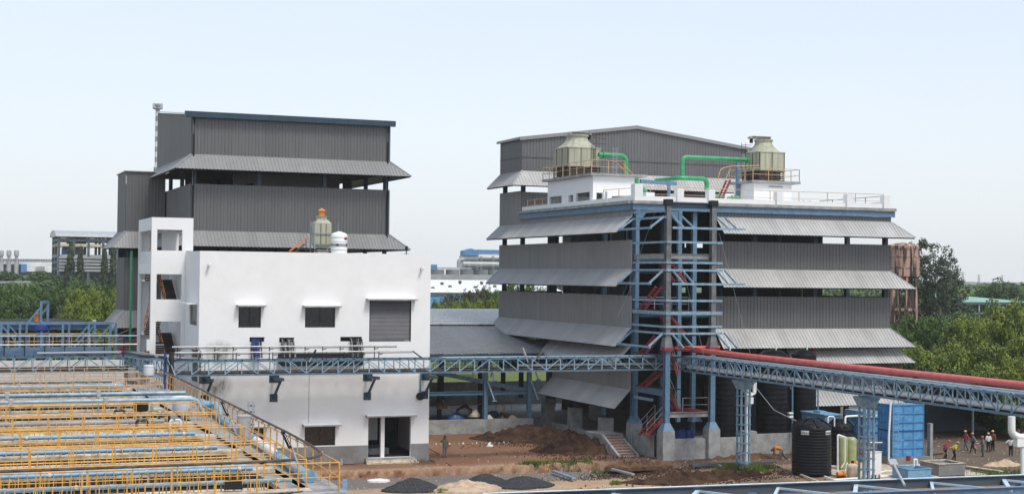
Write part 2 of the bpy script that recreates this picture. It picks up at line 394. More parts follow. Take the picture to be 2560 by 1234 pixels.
for x in (AX0 + .18, AX1 - .28):      # rain pipes in two lengths
    for (za, zb) in ((29.3, 25.3), (24.4, 18.2)):
        b = MB(); b.tube(bend([(x, AY0 - .5 if za > 29 else AY0 - 1.0, za), (x, AY0 - .22, za - .5), (x, AY0 - .22, (za + zb) / 2), (x, AY0 - .22, zb + .4), (x, AY0 - .45, zb - .25)], .3), .085, 8); b.build('rain_pipe', M['dark'] , A, smooth=True)
        rod(A, 'rain_pipe_sleeve', (x, AY0 - .2, za - .3), (x, AY0 - .2, za - 1.6), .1, M['fargrey'])

BX0, BX1, BY0, BY1 = 19.4, 23.4, 160.0, 166.9
Bb = thing('annex_building', 'narrow lower grey clad annex at the left side of the tall grey building', 'building', (BX0, BY0, 0))
for (z0, z1) in ((18.69, 24.85), (10.5, 16.0)):
    tier(Bb, (BX0, BY0), (BX1, BY0), z0, z1, M['clad']); tier(Bb, (BX0, BY1), (BX0, BY0), z0, z1, M['clad'])
    zc = z0
    canopy(Bb, (BX0, BY0), (BX1, BY0), zc, 1.5, 1.75, M['canopy'], hr=False); canopy(Bb, (BX0, BY1), (BX0, BY0), zc, 1.5, 1.75, M['canopy'], hl=False)
b = MB(); b.box(BX0 + .1, BX1, BY1, BY1 + .1, 0, 24); b.build('rear_wall', M['clad'], Bb)
b = MB(); b.box(BX0 - .2, BX1 + .1, BY0 - .25, BY1 + .2, 24.88, 24.98); b.build('roof', M['galv'], Bb)
for (x, y) in ((BX0 + .3, BY0 + .3), (BX0 + 1.5, BY0 + .3), (BX0 + 2.7, BY0 + .3), (BX0 + .3, BY1 - .4)): bar(Bb, 'column', V(x, y, 0), V(x, y, 24.6), .34, .34, M['navy'], 'ibeam')
b = MB(); b.box(BX0 + .2, BX1, BY0 + .2, BY1 - .2, 17.0, 17.2); b.box(BX0 + .2, BX1, BY0 + .2, BY1 - .2, 8.8, 9.0); b.build('floor_slab', M['concdark'], Bb)
tier(Bb, (BX0, BY0), (BX0 + 1.3, BY0), 0, 7.6, M['clad']); tier(Bb, (BX0, BY1), (BX0, BY0), 0, 7.6, M['clad'])

# chimney far behind it
b = thing('lattice_chimney', 'slim striped chimney mast rising behind the left edge of the tall grey building', 'chimney', (42.1, 300, 0))
c0 = V(42.15, 300, 0)
for i, z in enumerate(range(30, 47, 1)):
    q = MB(); q.tube([c0 + V(0, 0, z), c0 + V(0, 0, z + 1)], .42 if z > 34 else .6, 10); q.build('band', M['farwhite'] if i % 2 else M['fargrey'], b, smooth=True)
q = MB(); q.tube([c0, c0 + V(0, 0, 30)], .7, 12); q.build('shaft', M['farwhite'], b, smooth=True)
q = MB(); q.tube([c0 + V(0, 0, 46.4), c0 + V(0, 0, 46.6)], .95, 10)
for k in range(8): q.tube([c0 + V(.9 * math.cos(k * .785), .9 * math.sin(k * .785), 46.5), c0 + V(.9 * math.cos(k * .785), .9 * math.sin(k * .785), 47.5)], .07, 5)
q.tube([c0 + V(0, 0, 47.0), c0 + V(0, 0, 47.4)], .6, 8); q.build('top_platform', M['fargrey'], b)

# ================================================================ white building
WX0, WX1, WY0, WY1, WZ = 19.06, 37.05, 112.52, 131.0, 16.12
WB = thing('white_building', 'white plastered two-storey building with a grey plinth, windows, roller shutter and open doorway', 'building', (WX0, WY0, 0))
win = {'w1': (21.99, 23.69, 10.43, 12.03), 'w2': (27.06, 29.42, 10.43, 12.0), 'sh': (32.12, 35.49, 9.33, 12.55), 'dr': (32.15, 35.58, .39, 3.58), 'w3': (27.16, 29.55, 1.44, 3.0), 'w4': (22.9, 24.0, 1.5, 3.0)}
def pz(px, py): p = PY(px, py, WY0); return p.x, p.z
cab = []
for (xa, xb, ya, yb) in ((625, 661, 843, 854), (699, 735, 844, 855), (852, 904, 842, 853)):
    a = pz(xa, yb); c = pz(xb, ya); cab.append((a[0], c[0], a[1], c[1]))
b = MB(); hs = [(h[0] - WX0, h[1] - WX0, h[2], h[3]) for h in list(win.values()) + cab]
wall_holes(b, V(WX0, WY0, 0), V(1, 0, 0), WX1 - WX0, WZ, hs, .3, V(0, -1, 0)); b.build('front_wall', M['white'], WB)
ya = PX(492, 790, WX0).y; yb = PX(474, 790, WX0).y; zt = PX(484, 762, WX0).z; zb_ = PX(484, 812, WX0).z
dya = PX(500, 880, WX0).y + .4; dyb = PX(478, 880, WX0).y
zdt = PX(485, 873, WX0).z
b = MB(); wall_holes(b, V(WX0, WY1, 0), V(0, -1, 0), WY1 - WY0 - .3, WZ, [(WY1 - yb, WY1 - ya, zb_, zt), (WY1 - dyb, WY1 - dya, zdt - 2.4, zdt)], .3, V(-1, 0, 0)); b.build('side_wall', M['white'], WB)
b = MB(); b.box(WX1 - .3, WX1, WY0 + .3, WY1, 0, WZ - .002); b.build('right_wall', M['white'], WB); b = MB(); b.box(WX0 + .3, WX1 - .3, WY1 - .3, WY1, 0, WZ - .004); b.build('rear_wall', M['white'], WB)
b = MB(); b.box(WX0 + .3, WX1 - .3, WY0 + .3, WY1 - .3, 15.2, 15.4); b.build('roof', M['conc'], WB)
b = MB(); b.box(WX0 + .3, WX1 - .3, WY0 + .3, WY1 - .3, 7.6, 7.8); b.box(WX0 + .3, WX1 - .3, WY0 + .3, WY1 - .3, .2, .38); b.build('floor_slab', M['concdark'], WB)
# plinth, 3 cm proud, broken at the door
b = MB(); b.box(WX0 - .03, 32.13, WY0 - .035, WY0, 0, 1.38); b.box(35.6, WX1 + .03, WY0 - .035, WY0, 0, 1.38); b.box(WX1, WX1 + .03, WY0, WY1, 0, 1.38); b.box(WX0 - .03, WX0, WY0, WY1, 0, 1.38)
b.build('plinth', M['greyband'], WB)
def sunshade(x0, x1, z, y=WY0, out=.62):
    b = MB(); b.cur = 0; b.box(x0, x1, y - out, y - .002, z, z + .07); b.cur = 1; b.box(x0 - .015, x1 + .015, y - out - .02, y - .003, z - .10, z - .002)
    return b.build('sunshade', [M['white'], M['edgegrey']], WB)
def window(h, glass, fr=M['dark'], mull=1):
    x0, x1, z0, z1 = h; b = MB(); y = WY0 + .16
    for (a, c, d, e) in ((x0, x1, z0, z0 + .06), (x0, x1, z1 - .06, z1), (x0, x0 + .06, z0 + .06, z1 - .06), (x1 - .06, x1, z0 + .06, z1 - .06)): b.box(a, c, y, y + .08, d, e)
    w = b.build('window', fr, WB); xm = (x0 + x1) / 2
    bar(w, 'mullion', V(xm, y + .03, z0 + .06), V(xm, y + .03, z1 - .06), .05, .05, fr)
    for (a, c) in ((x0 + .06, xm - .025), (xm + .025, x1 - .06)):
        b = MB(); b.box(a, c, y + .035, y + .045, z0 + .06, z1 - .06); b.build('pane', glass, w)
for k, g in (('w1', M['glass']), ('w2', M['glass']), ('w3', M['brownglass']), ('w4', M['brownglass'])): window(win[k], g)
sunshade(21.8, 23.95, 12.10); sunshade(26.85, 29.75, 12.07); sunshade(31.83, 35.82, 12.62); sunshade(31.9, 35.88, 3.66); sunshade(26.95, 29.85, 3.07); sunshade(22.6, 24.3, 3.07)
# side window and its curved shade
b = MB(); b.box(WX0 + .1, WX0 + .18, ya, yb, zb_, zt); b.build('side_window', M['glass'], WB)
for k in range(5): bar(WB, 'window_bar', V(WX0 + .05, ya + (yb - ya) * (k + .5) / 5, zb_), V(WX0 + .05, ya + (yb - ya) * (k + .5) / 5, zt), .035, .035, M['edgegrey'])
b = MB(); b.box(WX0 - .75, WX0 - .002, ya - .2, yb + .3, zt + .08, zt + .17); b.build('sunshade', M['white'], WB)
b = MB(); b.box(WX0 + .08, WX0 + .16, dya, dyb, zdt - 2.4, zdt); b.build('side_door', M['rust'], WB)
# roller shutter slats
x0, x1, z0, z1 = win['sh']
for (a, c) in ((x0, x0 + .06), (x1 - .06, x1)): bar(WB, 'shutter_guide', V((a + c) / 2, WY0 + .08, z0), V((a + c) / 2, WY0 + .08, z1), .06, .14, M['dark'])
sh = MB(); n = 30
for k in range(n):
    za = z0 + .14 + (z1 - z0 - .14) * k / n; zc = z0 + .14 + (z1 - z0 - .14) * (k + 1) / n
    sh.face([(x0 + .06, WY0 + .12, za + .012), (x1 - .06, WY0 + .12, za + .012), (x1 - .06, WY0 + .10, (za + zc) / 2), (x0 + .06, WY0 + .10, (za + zc) / 2)])
    sh.face([(x0 + .06, WY0 + .10, (za + zc) / 2), (x1 - .06, WY0 + .10, (za + zc) / 2), (x1 - .06, WY0 + .12, zc), (x0 + .06, WY0 + .12, zc)])
    sh.face([(x0 + .06, WY0 + .12, za), (x1 - .06, WY0 + .12, za), (x1 - .06, WY0 + .12, za + .012), (x0 + .06, WY0 + .12, za + .012)])
so_ = sh.build('roller_shutter', M['shutter'], WB)
b = MB(); b.box(x0 + .06, x1 - .06, WY0 + .05, WY0 + .12, z0, z0 + .14); b.build('bottom_rail', M['shutter'], so_)
b = MB(); b.box(x1 - .55, x1 - .15, WY0 + .03, WY0 + .045, z0 + .04, z0 + .10); b.build('maker_plate', M['cream'], so_)
# doorway: threshold, inner partition, steps
b = MB(); b.box(33.25, 33.55, WY0 + .3, WY0 + .6, .39, 3.5); b.build('door_post', M['white'], WB)
b = MB(); b.box(32.0, 32.6, WY0 + 4.2, WY0 + 4.4, .39, 3.5); b.box(33.55, 34.35, WY0 + 5.0, WY0 + 5.2, 1.2, 3.2); b.build('inner_partition', M['white'], WB)
b = MB(); b.box(31.8, 34.5, WY0 + 2.2, WY0 + 5, .385, .85); b.build('inner_platform', M['conc'], WB)
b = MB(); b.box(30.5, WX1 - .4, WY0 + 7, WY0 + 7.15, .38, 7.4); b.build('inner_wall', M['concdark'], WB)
for k in range(3):
    b = MB(); b.box(31.9 - .05 * k, 35.85 + .05 * k, WY0 - .34 * (k + 1), WY0 - .34 * k - (.038 if k == 0 else .0), -.1, .38 - .14 * k); b.build('step', M['cream'] if k else M['conc'], WB)
# wall lamps, conduit, hose reel
for (px, py) in ((523, 662), (1056, 671)):
    p = PY(px, py, WY0 - .35); b = MB(); b.tube([(p.x + .05, WY0, p.z), (p.x, p.y, p.z)], [.10, .085], 10); q = b.build('security_camera', M['dark'], WB)
    b = MB(); b.tube([(p.x + .02, p.y, p.z), (p.x - .05, p.y - .1, p.z - .01)], [.13, .11], 10); b.build('camera_hood', M['whiteclean'], q)
p = pz(773, 940); rod(WB, 'conduit', V(p[0], WY0 - .02, 6.9), V(p[0], WY0 - .02, 3.2), .014, M['edgegrey'])
p = PY(1051, 990, WY0 - .2); b = MB(); b.tube([(p.x, WY0, p.z), (p.x, WY0 - .25, p.z)], .30, 20); b.build('hose_reel', M['dark'], WB)
rod(WB, 'conduit', V(p.x, WY0 - .12, p.z), V(p.x + .05, WY0 - .12, 6.9), .06, M['steelblue'])
b = MB(); b.tube([(29.9, WY0 - .5, 0), (29.9, WY0 - .5, .45)], [.13, .10], 12); b.build('vent_pipe', M['edgegrey'], WB)
# cables spilling out of the wall openings: bundles
for i, (xa, xb, za, zc) in enumerate(cab):
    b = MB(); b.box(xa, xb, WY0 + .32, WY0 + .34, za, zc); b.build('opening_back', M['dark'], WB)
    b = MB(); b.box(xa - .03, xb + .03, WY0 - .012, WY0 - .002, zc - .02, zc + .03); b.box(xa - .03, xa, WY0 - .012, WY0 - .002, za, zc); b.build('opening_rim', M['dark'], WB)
    zlow = pz(700, 892)[1]
    lo, hi = ((xa + .1, xa + .8), (xa + .1, xb), (xb - .95, xb))[i]
    for k in range(22):
        x = random.uniform(lo, hi); q = MB(); o_ = random.uniform(.12, .42); xs = random.uniform(-.12, .12)
        mt = M['deepblue'] if (i == 0 and x < lo + .55) else (M['cable'] if random.random() < .82 else M['fargrey'])
        q.tube([(x, WY0 + .3, zc - random.uniform(.06, .2)), (x, WY0 - o_ * .6, zc - .12), (x + xs * .3, WY0 - o_, zc - .35), (x + xs, WY0 - o_ * .9, (zc + zlow) / 2), (x + xs * 1.2, WY0 - .55, zlow)], .026, 5, caps=False)
        q.build('cable', mt, WB, smooth=True)
# dark cable duct on the wall above and behind the truss
p0 = pz(694, 950); p1 = pz(905, 880); b = MB(); b.box(p0[0], p1[0], WY0 - .42, WY0 - .01, pz(700, 914)[1], p1[1]); b.build('cable_duct', M['dark'], WB)
for k in range(5):
    x = p0[0] + (p1[0] - p0[0]) * (k + .5) / 5; bar(WB, 'duct_joint', V(x, WY0 - .43, pz(700, 914)[1]), V(x, WY0 - .43, p1[1]), .03, .02, M['cable'])
# mould stains on the plaster, flush sheets
def stain_mat():
    m = bpy.data.materials.new('mould_stained_plaster'); m.use_nodes = True; t = m.node_tree; p = t.nodes['Principled BSDF']; p.inputs['Roughness'].default_value = .9
    g = t.nodes.new('ShaderNodeTexCoord'); n = t.nodes.new('ShaderNodeTexNoise'); mp = t.nodes.new('ShaderNodeMapping'); mp.inputs['Scale'].default_value = (2.2, 1, .7)
    t.links.new(g.outputs['Object'], mp.inputs[0]); t.links.new(mp.outputs[0], n.inputs['Vector']); n.inputs['Scale'].default_value = 1.3; n.inputs['Detail'].default_value = 8; n.inputs['Roughness'].default_value = .7
    gr = t.nodes.new('ShaderNodeTexGradient'); gr.gradient_type = 'SPHERICAL'; m2 = t.nodes.new('ShaderNodeMapping'); m2.inputs['Scale'].default_value = (.72, 1, .86)
    t.links.new(g.outputs['Object'], m2.inputs[0]); t.links.new(m2.outputs[0], gr.inputs[0])
    a = t.nodes.new('ShaderNodeMath'); a.operation = 'MULTIPLY_ADD'; a.inputs[1].default_value = 1.0; a.inputs[2].default_value = -.30; t.links.new(n.outputs[0], a.inputs[0])
    mu = t.nodes.new('ShaderNodeMath'); mu.operation = 'MULTIPLY'; t.links.new(a.outputs[0], mu.inputs[0]); t.links.new(gr.outputs['Fac'], mu.inputs[1])
    r = t.nodes.new('ShaderNodeValToRGB'); r.color_ramp.elements[0].position = .0; r.color_ramp.elements[0].color = (.74, .745, .75, 1); r.color_ramp.elements[1].position = .22; r.color_ramp.elements[1].color = (.16, .155, .14, 1)
    t.links.new(mu.outputs[0], r.inputs[0]); t.links.new(r.outputs[0], p.inputs['Base Color']); return m
SM = stain_mat()
for (px, py, w, h) in ((545, 884, 1.5, 1.15), (532, 966, 1.3, 1.15)):
    c = PY(px, py, WY0); b = MB(); b.box(-w, w, -.004, 0, -h, h); o = b.build('plaster_stain', SM, None, base=(0, 0, 0)); o.parent = WB
    q = V(max(c.x, WX0 + w + .02), WY0 - .002, c.z) - org(WB); o.location = q

# stair tower
TX0, TX1, TY0, TY1, TZ = 16.41, WX0, 118.93, 126.63, 18.75
ST = thing('stair_tower', 'white open stair tower with concrete stairs at the left side of the white building', 'stair tower', (TX0, TY0, 0))
def tz(py): return PY(430, py, TY0).z
b = MB(); wall_holes(b, V(TX0, TY0, 0), V(1, 0, 0), TX1 - TX0 - .003, tz(626), [(.42, 2.35, tz(748), tz(685)), (.42, 2.35, tz(885), tz(803))], .22, V(0, -1, 0)); b.build('front_wall', M['white'], ST)
wall_holes(b := MB(), V(TX0, TY0, tz(626) + .001), V(1, 0, 0), 19.6 - TX0, TZ - tz(626) - .001, [(.42, 2.35, -1, tz(574) - tz(626))], .22, V(0, -1, 0)); b.build('upper_front', M['white'], ST)
def txz(py): return PX(365, py, TX0).z
hl = [(.5, TY1 - TY0 - .45, 0, txz(684)), (.5, TY1 - TY0 - .45, txz(660), txz(577))]
b = MB(); wall_holes(b, V(TX0, TY1, 0), V(0, -1, 0), TY1 - TY0 - .22, TZ - .002, hl, .22, V(-1, 0, 0)); b.build('side_wall', M['white'], ST)
b = MB(); b.box(TX0 + .22, TX0 + .9, TY1 - .22, TY1, 0, TZ - .004); b.box(18.3, 18.95, TY1 - .22, TY1, 0, TZ - .004); b.box(TX0 + .9, 18.3, TY1 - .22, TY1, TZ - 1, TZ - .004); b.box(TX0 + .9, 18.3, TY1 - .22, TY1, 6, 11.5); b.build('rear_wall', M['white'], ST)
b = MB(); b.box(19.2, 19.6, TY0 + .22, TY0 + .8, WZ, TZ - .006); b.box(19.38, 19.6, TY0 + .8, TY1 - .0, TZ - 1.0, TZ - .006); b.box(18.2, 18.9, TY0 + 4.2, TY0 + 4.6, WZ, TZ - .3); b.box(19.2, 19.6, TY1 - .5, TY1 - .01, WZ, TZ - 1.0); b.build('roof_column', M['white'], ST)
b = MB(); b.box(TX0 + .22, 19.4, TY0 + .22, TY1 - .22, TZ - .22, TZ - .03); b.build('roof_slab', M['white'], ST)
def flight(root, x0, x1, ya, za, yb, zb, n, treadm, sm):
    sb = MB(); dy = (yb - ya) / n; dz = (zb - za) / n; L = math.hypot(yb - ya, zb - za)
    sb.beam(V((x0 + x1) / 2, ya, za - .14), V((x0 + x1) / 2, yb, zb - .14), x1 - x0, .16); fl = sb.build('stair_flight', sm, root)
    for k in range(n):
        b = MB(); b.box(x0, x1, ya + dy * k, ya + dy * (k + 1), za + dz * k - .12, za + dz * (k + 1)); b.build('step', treadm, fl)
zl = [tz(885) - 1.0, tz(812) + .0, tz(748) - .5, tz(690), tz(640)]
FL = [(tz(890), tz(835)), (tz(775), tz(720))]
for (za, zb) in ((4.6, 6.8), (7.4 + .0, 9.6), (12.0 - .3, 13.9)):
    flight(ST, TX0 + 1.4, TX0 + 2.4, TY0 + 1.6, za, TY1 - 2.2, zb, 11, M['concdark'], M['white'])
    flight(ST, TX0 + .3, TX0 + 1.3, TY1 - 2.2, zb, TY0 + 1.6, zb + 2.2, 11, M['concdark'], M['white'])
    b = MB(); b.box(TX0 + .25, TX1 - .2, TY1 - 2.2, TY1 - .23, zb - .18, zb); b.build('landing', M['white'], ST)
    railing('', '', '', [V(TX0 + 1.36, TY0 + 1.6, za), V(TX0 + 1.36, TY1 - 2.2, zb)], 1.0, 1.0, M['orange'], parent=ST)
    railing('', '', '', [V(TX0 + .28, TY1 - 2.2, zb), V(TX0 + .28, TY0 + 1.6, zb + 2.2)], 1.0, 1.0, M['orange'], parent=ST)
b = MB(); b.box(TX0 + .06, TX0 + .1, TY0 + 1.0, TY1 - 1, txz(660), txz(628)); b.build('balustrade_panel', M['farwhite'], ST)
# green downpipe on its corner, exterior gangway stair
tag(MB().tube([(15.9, 126.9, 0), (15.9, 126.9, PX(352, 625, 15.9).z)], .09, 8).build('downpipe', M['green'], None, smooth=True), 'dark green downpipe standing at the back corner of the white stair tower', 'pipe')

# roof equipment on the white building
p = PY(803, 628, 124.0); cx, cy, cz = p.x, 124.0, 15.4
CT = thing('small_cooling_tower', 'small olive cooling tower with an orange motor cap on the white building roof', 'cooling tower', (cx, cy, cz))
s = .68
b = MB(); b.box(cx - s, cx + s, cy - s, cy + s, 17.0, 18.75); b.build('casing', M['frp'], CT)
b = MB(); b.poly([(cx - s, cy - s, 17), (cx + s, cy - s, 17), (cx + s, cy + s, 17), (cx - s, cy + s, 17), (cx - .5, cy - .5, 16.7), (cx + .5, cy - .5, 16.7), (cx + .5, cy + .5, 16.7), (cx - .5, cy + .5, 16.7)], [(4, 5, 1, 0), (5, 6, 2, 1), (6, 7, 3, 2), (7, 4, 0, 3), (7, 6, 5, 4)]); b.build('basin', M['frp'], CT)
for k in range(1, 3):
    x = cx - s + 2 * s * k / 3; bar(CT, 'panel_rib', V(x, cy - s - .02, 17.02), V(x, cy - s - .02, 18.72), .04, .05, M['frpdark'])
b = MB(); b.poly([(cx - s, cy - s, 18.76), (cx + s, cy - s, 18.76), (cx + s, cy + s, 18.76), (cx - s, cy + s, 18.76), (cx - .42, cy - .42, 19.05), (cx + .42, cy - .42, 19.05), (cx + .42, cy + .42, 19.05), (cx - .42, cy + .42, 19.05)], [(0, 1, 5, 4), (1, 2, 6, 5), (2, 3, 7, 6), (3, 0, 4, 7), (4, 5, 6, 7)])
b.lathe((cx, cy, 19.04), [(.46, 0), (.44, .2), (.5, .28), (.5, .33)], 16); b.build('fan_stack', M['frp'], CT)
b = MB(); b.lathe((cx, cy, 19.38), [(.26, 0), (.26, .38), (.36, .42), (.22, .55), (.02, .66)], 12); b.build('motor_cap', M['orange'], CT, smooth=True)
for sx in (-1, 1):
    for sy in (-1, 1): bar(CT, 'leg', V(cx + sx * (s + .06), cy + sy * (s + .06), 15.4), V(cx + sx * (s + .06), cy + sy * (s + .06), 18.9 if sx < 0 else 17.9), .08, .08, M['fargrey'])
for z in (16.5, 17.9): 
    for (a, c) in (((-1, -1), (1, -1)), ((-1, 1), (1, 1)), ((-1, -1), (-1, 1)), ((1, -1), (1, 1))): bar(CT, 'brace', V(cx + a[0] * (s + .1), cy + a[1] * (s + .1), z), V(cx + c[0] * (s + .1), cy + c[1] * (s + .1), z), .07, .07, M['fargrey'])
b = MB(); b.box(cx - .35, cx + .6, cy - .4, cy + .4, 15.9, 16.4); b.build('pump_box', M['frp'], CT)
def ribbed_tank(c, r, H, n, m, rib=.035, dome=.5, nseg=40, amp=None):
    prof = [(r * .985, 0)]
    for k in range(n):
        z = H * (k + .5) / n
        prof += [(r, z - .30 * H / n), (r + rib, z - .12 * H / n), (r + rib, z + .12 * H / n), (r, z + .30 * H / n)]
    prof += [(r, H), (r * .97, H + dome * .12), (r * .88, H + dome * .4), (r * .66, H + dome * .75), (r * .42, H + dome * .93), (r * .4, H + dome), (r * .3, H + dome * 1.02), (r * .29, H + dome * 1.15), (.02, H + dome * 1.2)]
    b = MB(); b.lathe(c, prof, nseg); return b
p = PY(847.5, 628, 121.5); tc_ = V(p.x, 121.5, 15.4)
TK = thing('white_water_tank', 'white ribbed plastic water tank on the white building roof beside the small cooling tower', 'water tank', tc_)
ribbed_tank(tc_, .66, 2.35, 7, None, .03, .24).build('shell', M['whiteclean'], TK, smooth=True)
b = MB()
for k in range(40):
    a0, a1 = 2 * math.pi * k / 40, 2 * math.pi * (k + 1) / 40; rr = .702
    b.cur = 0 if (k % 8) in (2, 3) else 1
    b.face([(tc_.x + rr * math.cos(a0), tc_.y + rr * math.sin(a0), tc_.z + 1.42), (tc_.x + rr * math.cos(a1), tc_.y + rr * math.sin(a1), tc_.z + 1.42), (tc_.x + rr * math.cos(a1), tc_.y + rr * math.sin(a1), tc_.z + 1.62), (tc_.x + rr * math.cos(a0), tc_.y + rr * math.sin(a0), tc_.z + 1.62)])
b.build('printed_band', [M['navy'], M['edgegrey']], TK)
def curved_label(parent, name, c, r, ang, w, z0, z1, m):
    b = MB(); n = 5
    for k in range(n):
        a0 = ang - w / 2 + w * k / n; a1 = a0 + w / n
        b.face([(c.x + r * math.cos(a0), c.y + r * math.sin(a0), z0), (c.x + r * math.cos(a1), c.y + r * math.sin(a1), z0), (c.x + r * math.cos(a1), c.y + r * math.sin(a1), z1), (c.x + r * math.cos(a0), c.y + r * math.sin(a0), z1)])
    return b.build(name, m, parent)
curved_label(TK, 'red_label', tc_, .70, rad(-52), rad(28), tc_.z + 1.95, tc_.z + 2.15, M['red'])
rod(TK, 'vent_pipe', tc_ + V(-.1, 0, 2.6), tc_ + V(-.1, 0, 3.35), .025, M['fargrey'])
p = PY(762, 622, 123); RS = thing('roof_access_stair', 'small rusty steel stair beside the small cooling tower on the white roof', 'stair', (p.x, 123, 15.4))
for dy in (0, .6):
    for h in (0, .45): rod(RS, 'handrail', V(p.x - 1.2, 123 + dy, 15.9 + h), V(p.x + .1, 123 + dy, 17.0 + h), .035, M['orange' if h else 'rust'])
rod(RS, 'handrail', V(p.x + .1, 123, 17.45), V(p.x + .1, 123, 15.4), .03, M['rust']); rod(RS, 'walkway_pipe', V(p.x - .3, 123, 16.5), V(p.x + 1.0, 123, 16.5), .04, M['dark'])

# corner post lamp on the roof
p = PY(1016, 628, 130); q = thing('roof_lightning_rod', 'thin grey rod with small fittings behind the roof edge of the white building', 'rod', (p.x, 130, 15.4))
rod(q, 'pole', V(p.x, 130, 15.4), V(p.x, 130, 17.0), .05, M['dark']); b = MB(); b.box(p.x - .25, p.x + .25, 129.95, 130.05, 16.3, 16.4); b.box(p.x - .1, p.x + .1, 129.9, 130.1, 16.7, 17.1); b.build('fitting', M['dark'], q)

# ================================================================ shed between the two buildings
SD = thing('open_shed', 'open steel shed with corrugated roofs between the white building and the grey building', 'shed', (38, 131, 0))
def slope_roof(parent, x0, x1, ya, za, yb, zb, mt):
    n = round(x1 - x0); w = (x1 - x0) / n; up = V(0, yb - ya, zb - za); L = up.length; up.normalize()
    for k in range(n): sheet(parent, 'roof_sheet', mt, V(x0 + k * w, yb, zb), V(1, 0, 0), up, w, lambda x: 0, L)
slope_roof(SD, 34.3, 55.2, 129.4, 7.4, 144.4, 9.45, M['roofsheet'])
slope_roof(SD, 36.3, 55.2, 144.2, 9.56, 146.4, 9.80, M['galv']); slope_roof(SD, 36.3, 62.3, 146.4, 9.81, 157.0, 10.85, M['galv'])
b = MB(); b.box(36.3, 55.2, 144.22, 144.3, 9.15, 9.54); b.build('eave_fascia', M['dark'], SD)
b = MB(); b.box(37.3, 52.4, 129.0, 129.38, 6.75, 7.35); b.build('gutter', M['navy'], SD)
b = MB(); b.box(52.4, 55.1, 129.5, 129.7, 6.95, 7.3); b.build('eave_beam', M['dark'], SD)
for x in (38.3, 48.6, 52.95):
    for y in (131.0, 144.3, 156.5): bar(SD, 'column', V(x, y, 1.2 if y < 135 else 0), V(x, y, 7.5 if y < 140 else 9.6), .38, .38, M['steelblue'] if y < 140 else M['navy'], 'ibeam', up=V(0, 1, 0))
for (a, c) in ((38.3, 48.4), (48.8, 52.8)): bar(SD, 'tie_beam', V(a, 131, 3.7), V(c, 131, 3.7), .3, .34, M['steelblue'], 'ibeam')
bar(SD, 'tie_beam', V(38.3, 144.3, 8.9), V(54, 144.3, 8.9), .3, .4, M['navy']); bar(SD, 'rafter', V(48.6, 131.3, 7.1), V(48.6, 144, 8.95), .2, .35, M['navy']); bar(SD, 'rafter', V(43, 131.3, 7.1), V(43, 144, 8.95), .2, .35, M['navy']); bar(SD, 'rafter', V(52.95, 131.3, 7.1), V(52.95, 144, 8.95), .2, .35, M['navy'])
for x in (48.2, 52.55, 37.6):
    for (za, zb) in ((6.6, 4.9), (4.8, 3.0)):
        rod(SD, 'brace_pipe', V(x + .45, 130.6, za), V(x + .95, 130.0, zb), .085, M['paleblue']); rod(SD, 'brace_foot', V(x + .7, 130.0, zb), V(x + 1.15, 130.0, zb), .07, M['steelblue'])
for (px, x0_) in ((1290, 0),):
    bar(SD, 'sloping_beam', V(45.5, 138, 5.3), V(54, 133.5, 3.6), .25, .4, M['paleblue'])
b = MB(); b.box(38.0, 53.3, 130.7, 131.3, 0, 1.28); tag(b.build('low_wall', M['conc'], None), 'low grey concrete wall below the open shed, behind the standing man', 'wall')
b = MB(); b.box(37.2, 78, 156.8, 157.0, 0, PY(1150, 954, 156.8).z); tag(b.build('rear_wall', M['conc'], None), 'low grey wall at the back of the open shed with grass beyond', 'wall')
b = MB(); b.box(37.5, 70, 146, 156.5, .03, .3); struct(b.build('shed_floor', M['conc'], None))

# ================================================================ large grey building on the right
RX0, RX1, RY0, RY1 = 55.3, 81.0, 114.0, 145.4
RB = thing('reaction_building', 'large grey corrugated building on the right with sloping canopies and a white roof terrace', 'building', (RX0, RY0, 0))
PL = 63.1      # left end of the right-hand panels
cl, cn, cp = M['clad'], M['canopy'], M['canopy_pale']
YU = 139.4     # front of the raised rear block
# left face
tier(RB, (RX0, RY1), (RX0, YU), 24.95, 28.3, cl); canopy(RB, (RX0, RY1), (RX0, YU), 24.95, 1.5, 1.5, cn, hl=False)
gab = lambda x: 28.25 + (x / 12.55 * 1.7 if x < 12.55 else (25.7 - x) / 13.15 * 1.7)
tier(RB, (RX0, YU), (RX1, YU), 25.05, 28.25, cl, ztop=gab); canopy(RB, (RX0, YU), (RX1, YU), 25.0, 1.5, 1.55, cp)
tier(RB, (RX1, YU), (RX1, RY1), 24.95, 28.3, cl)
tier(RB, (RX0, YU), (RX1, YU), 20.9, 22.9, cl)
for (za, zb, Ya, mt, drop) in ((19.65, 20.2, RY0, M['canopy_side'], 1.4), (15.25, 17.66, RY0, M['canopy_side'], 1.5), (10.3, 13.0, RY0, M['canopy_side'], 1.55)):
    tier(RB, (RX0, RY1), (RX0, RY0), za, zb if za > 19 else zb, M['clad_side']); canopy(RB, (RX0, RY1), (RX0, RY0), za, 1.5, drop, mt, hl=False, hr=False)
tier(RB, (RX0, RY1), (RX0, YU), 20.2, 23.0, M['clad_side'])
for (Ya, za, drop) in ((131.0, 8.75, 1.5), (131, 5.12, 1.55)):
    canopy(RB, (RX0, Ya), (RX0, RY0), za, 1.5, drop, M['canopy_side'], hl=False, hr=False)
tier(RB, (RX0, 131), (RX0, RY0), 5.12, 6.7, M['clad_side'])
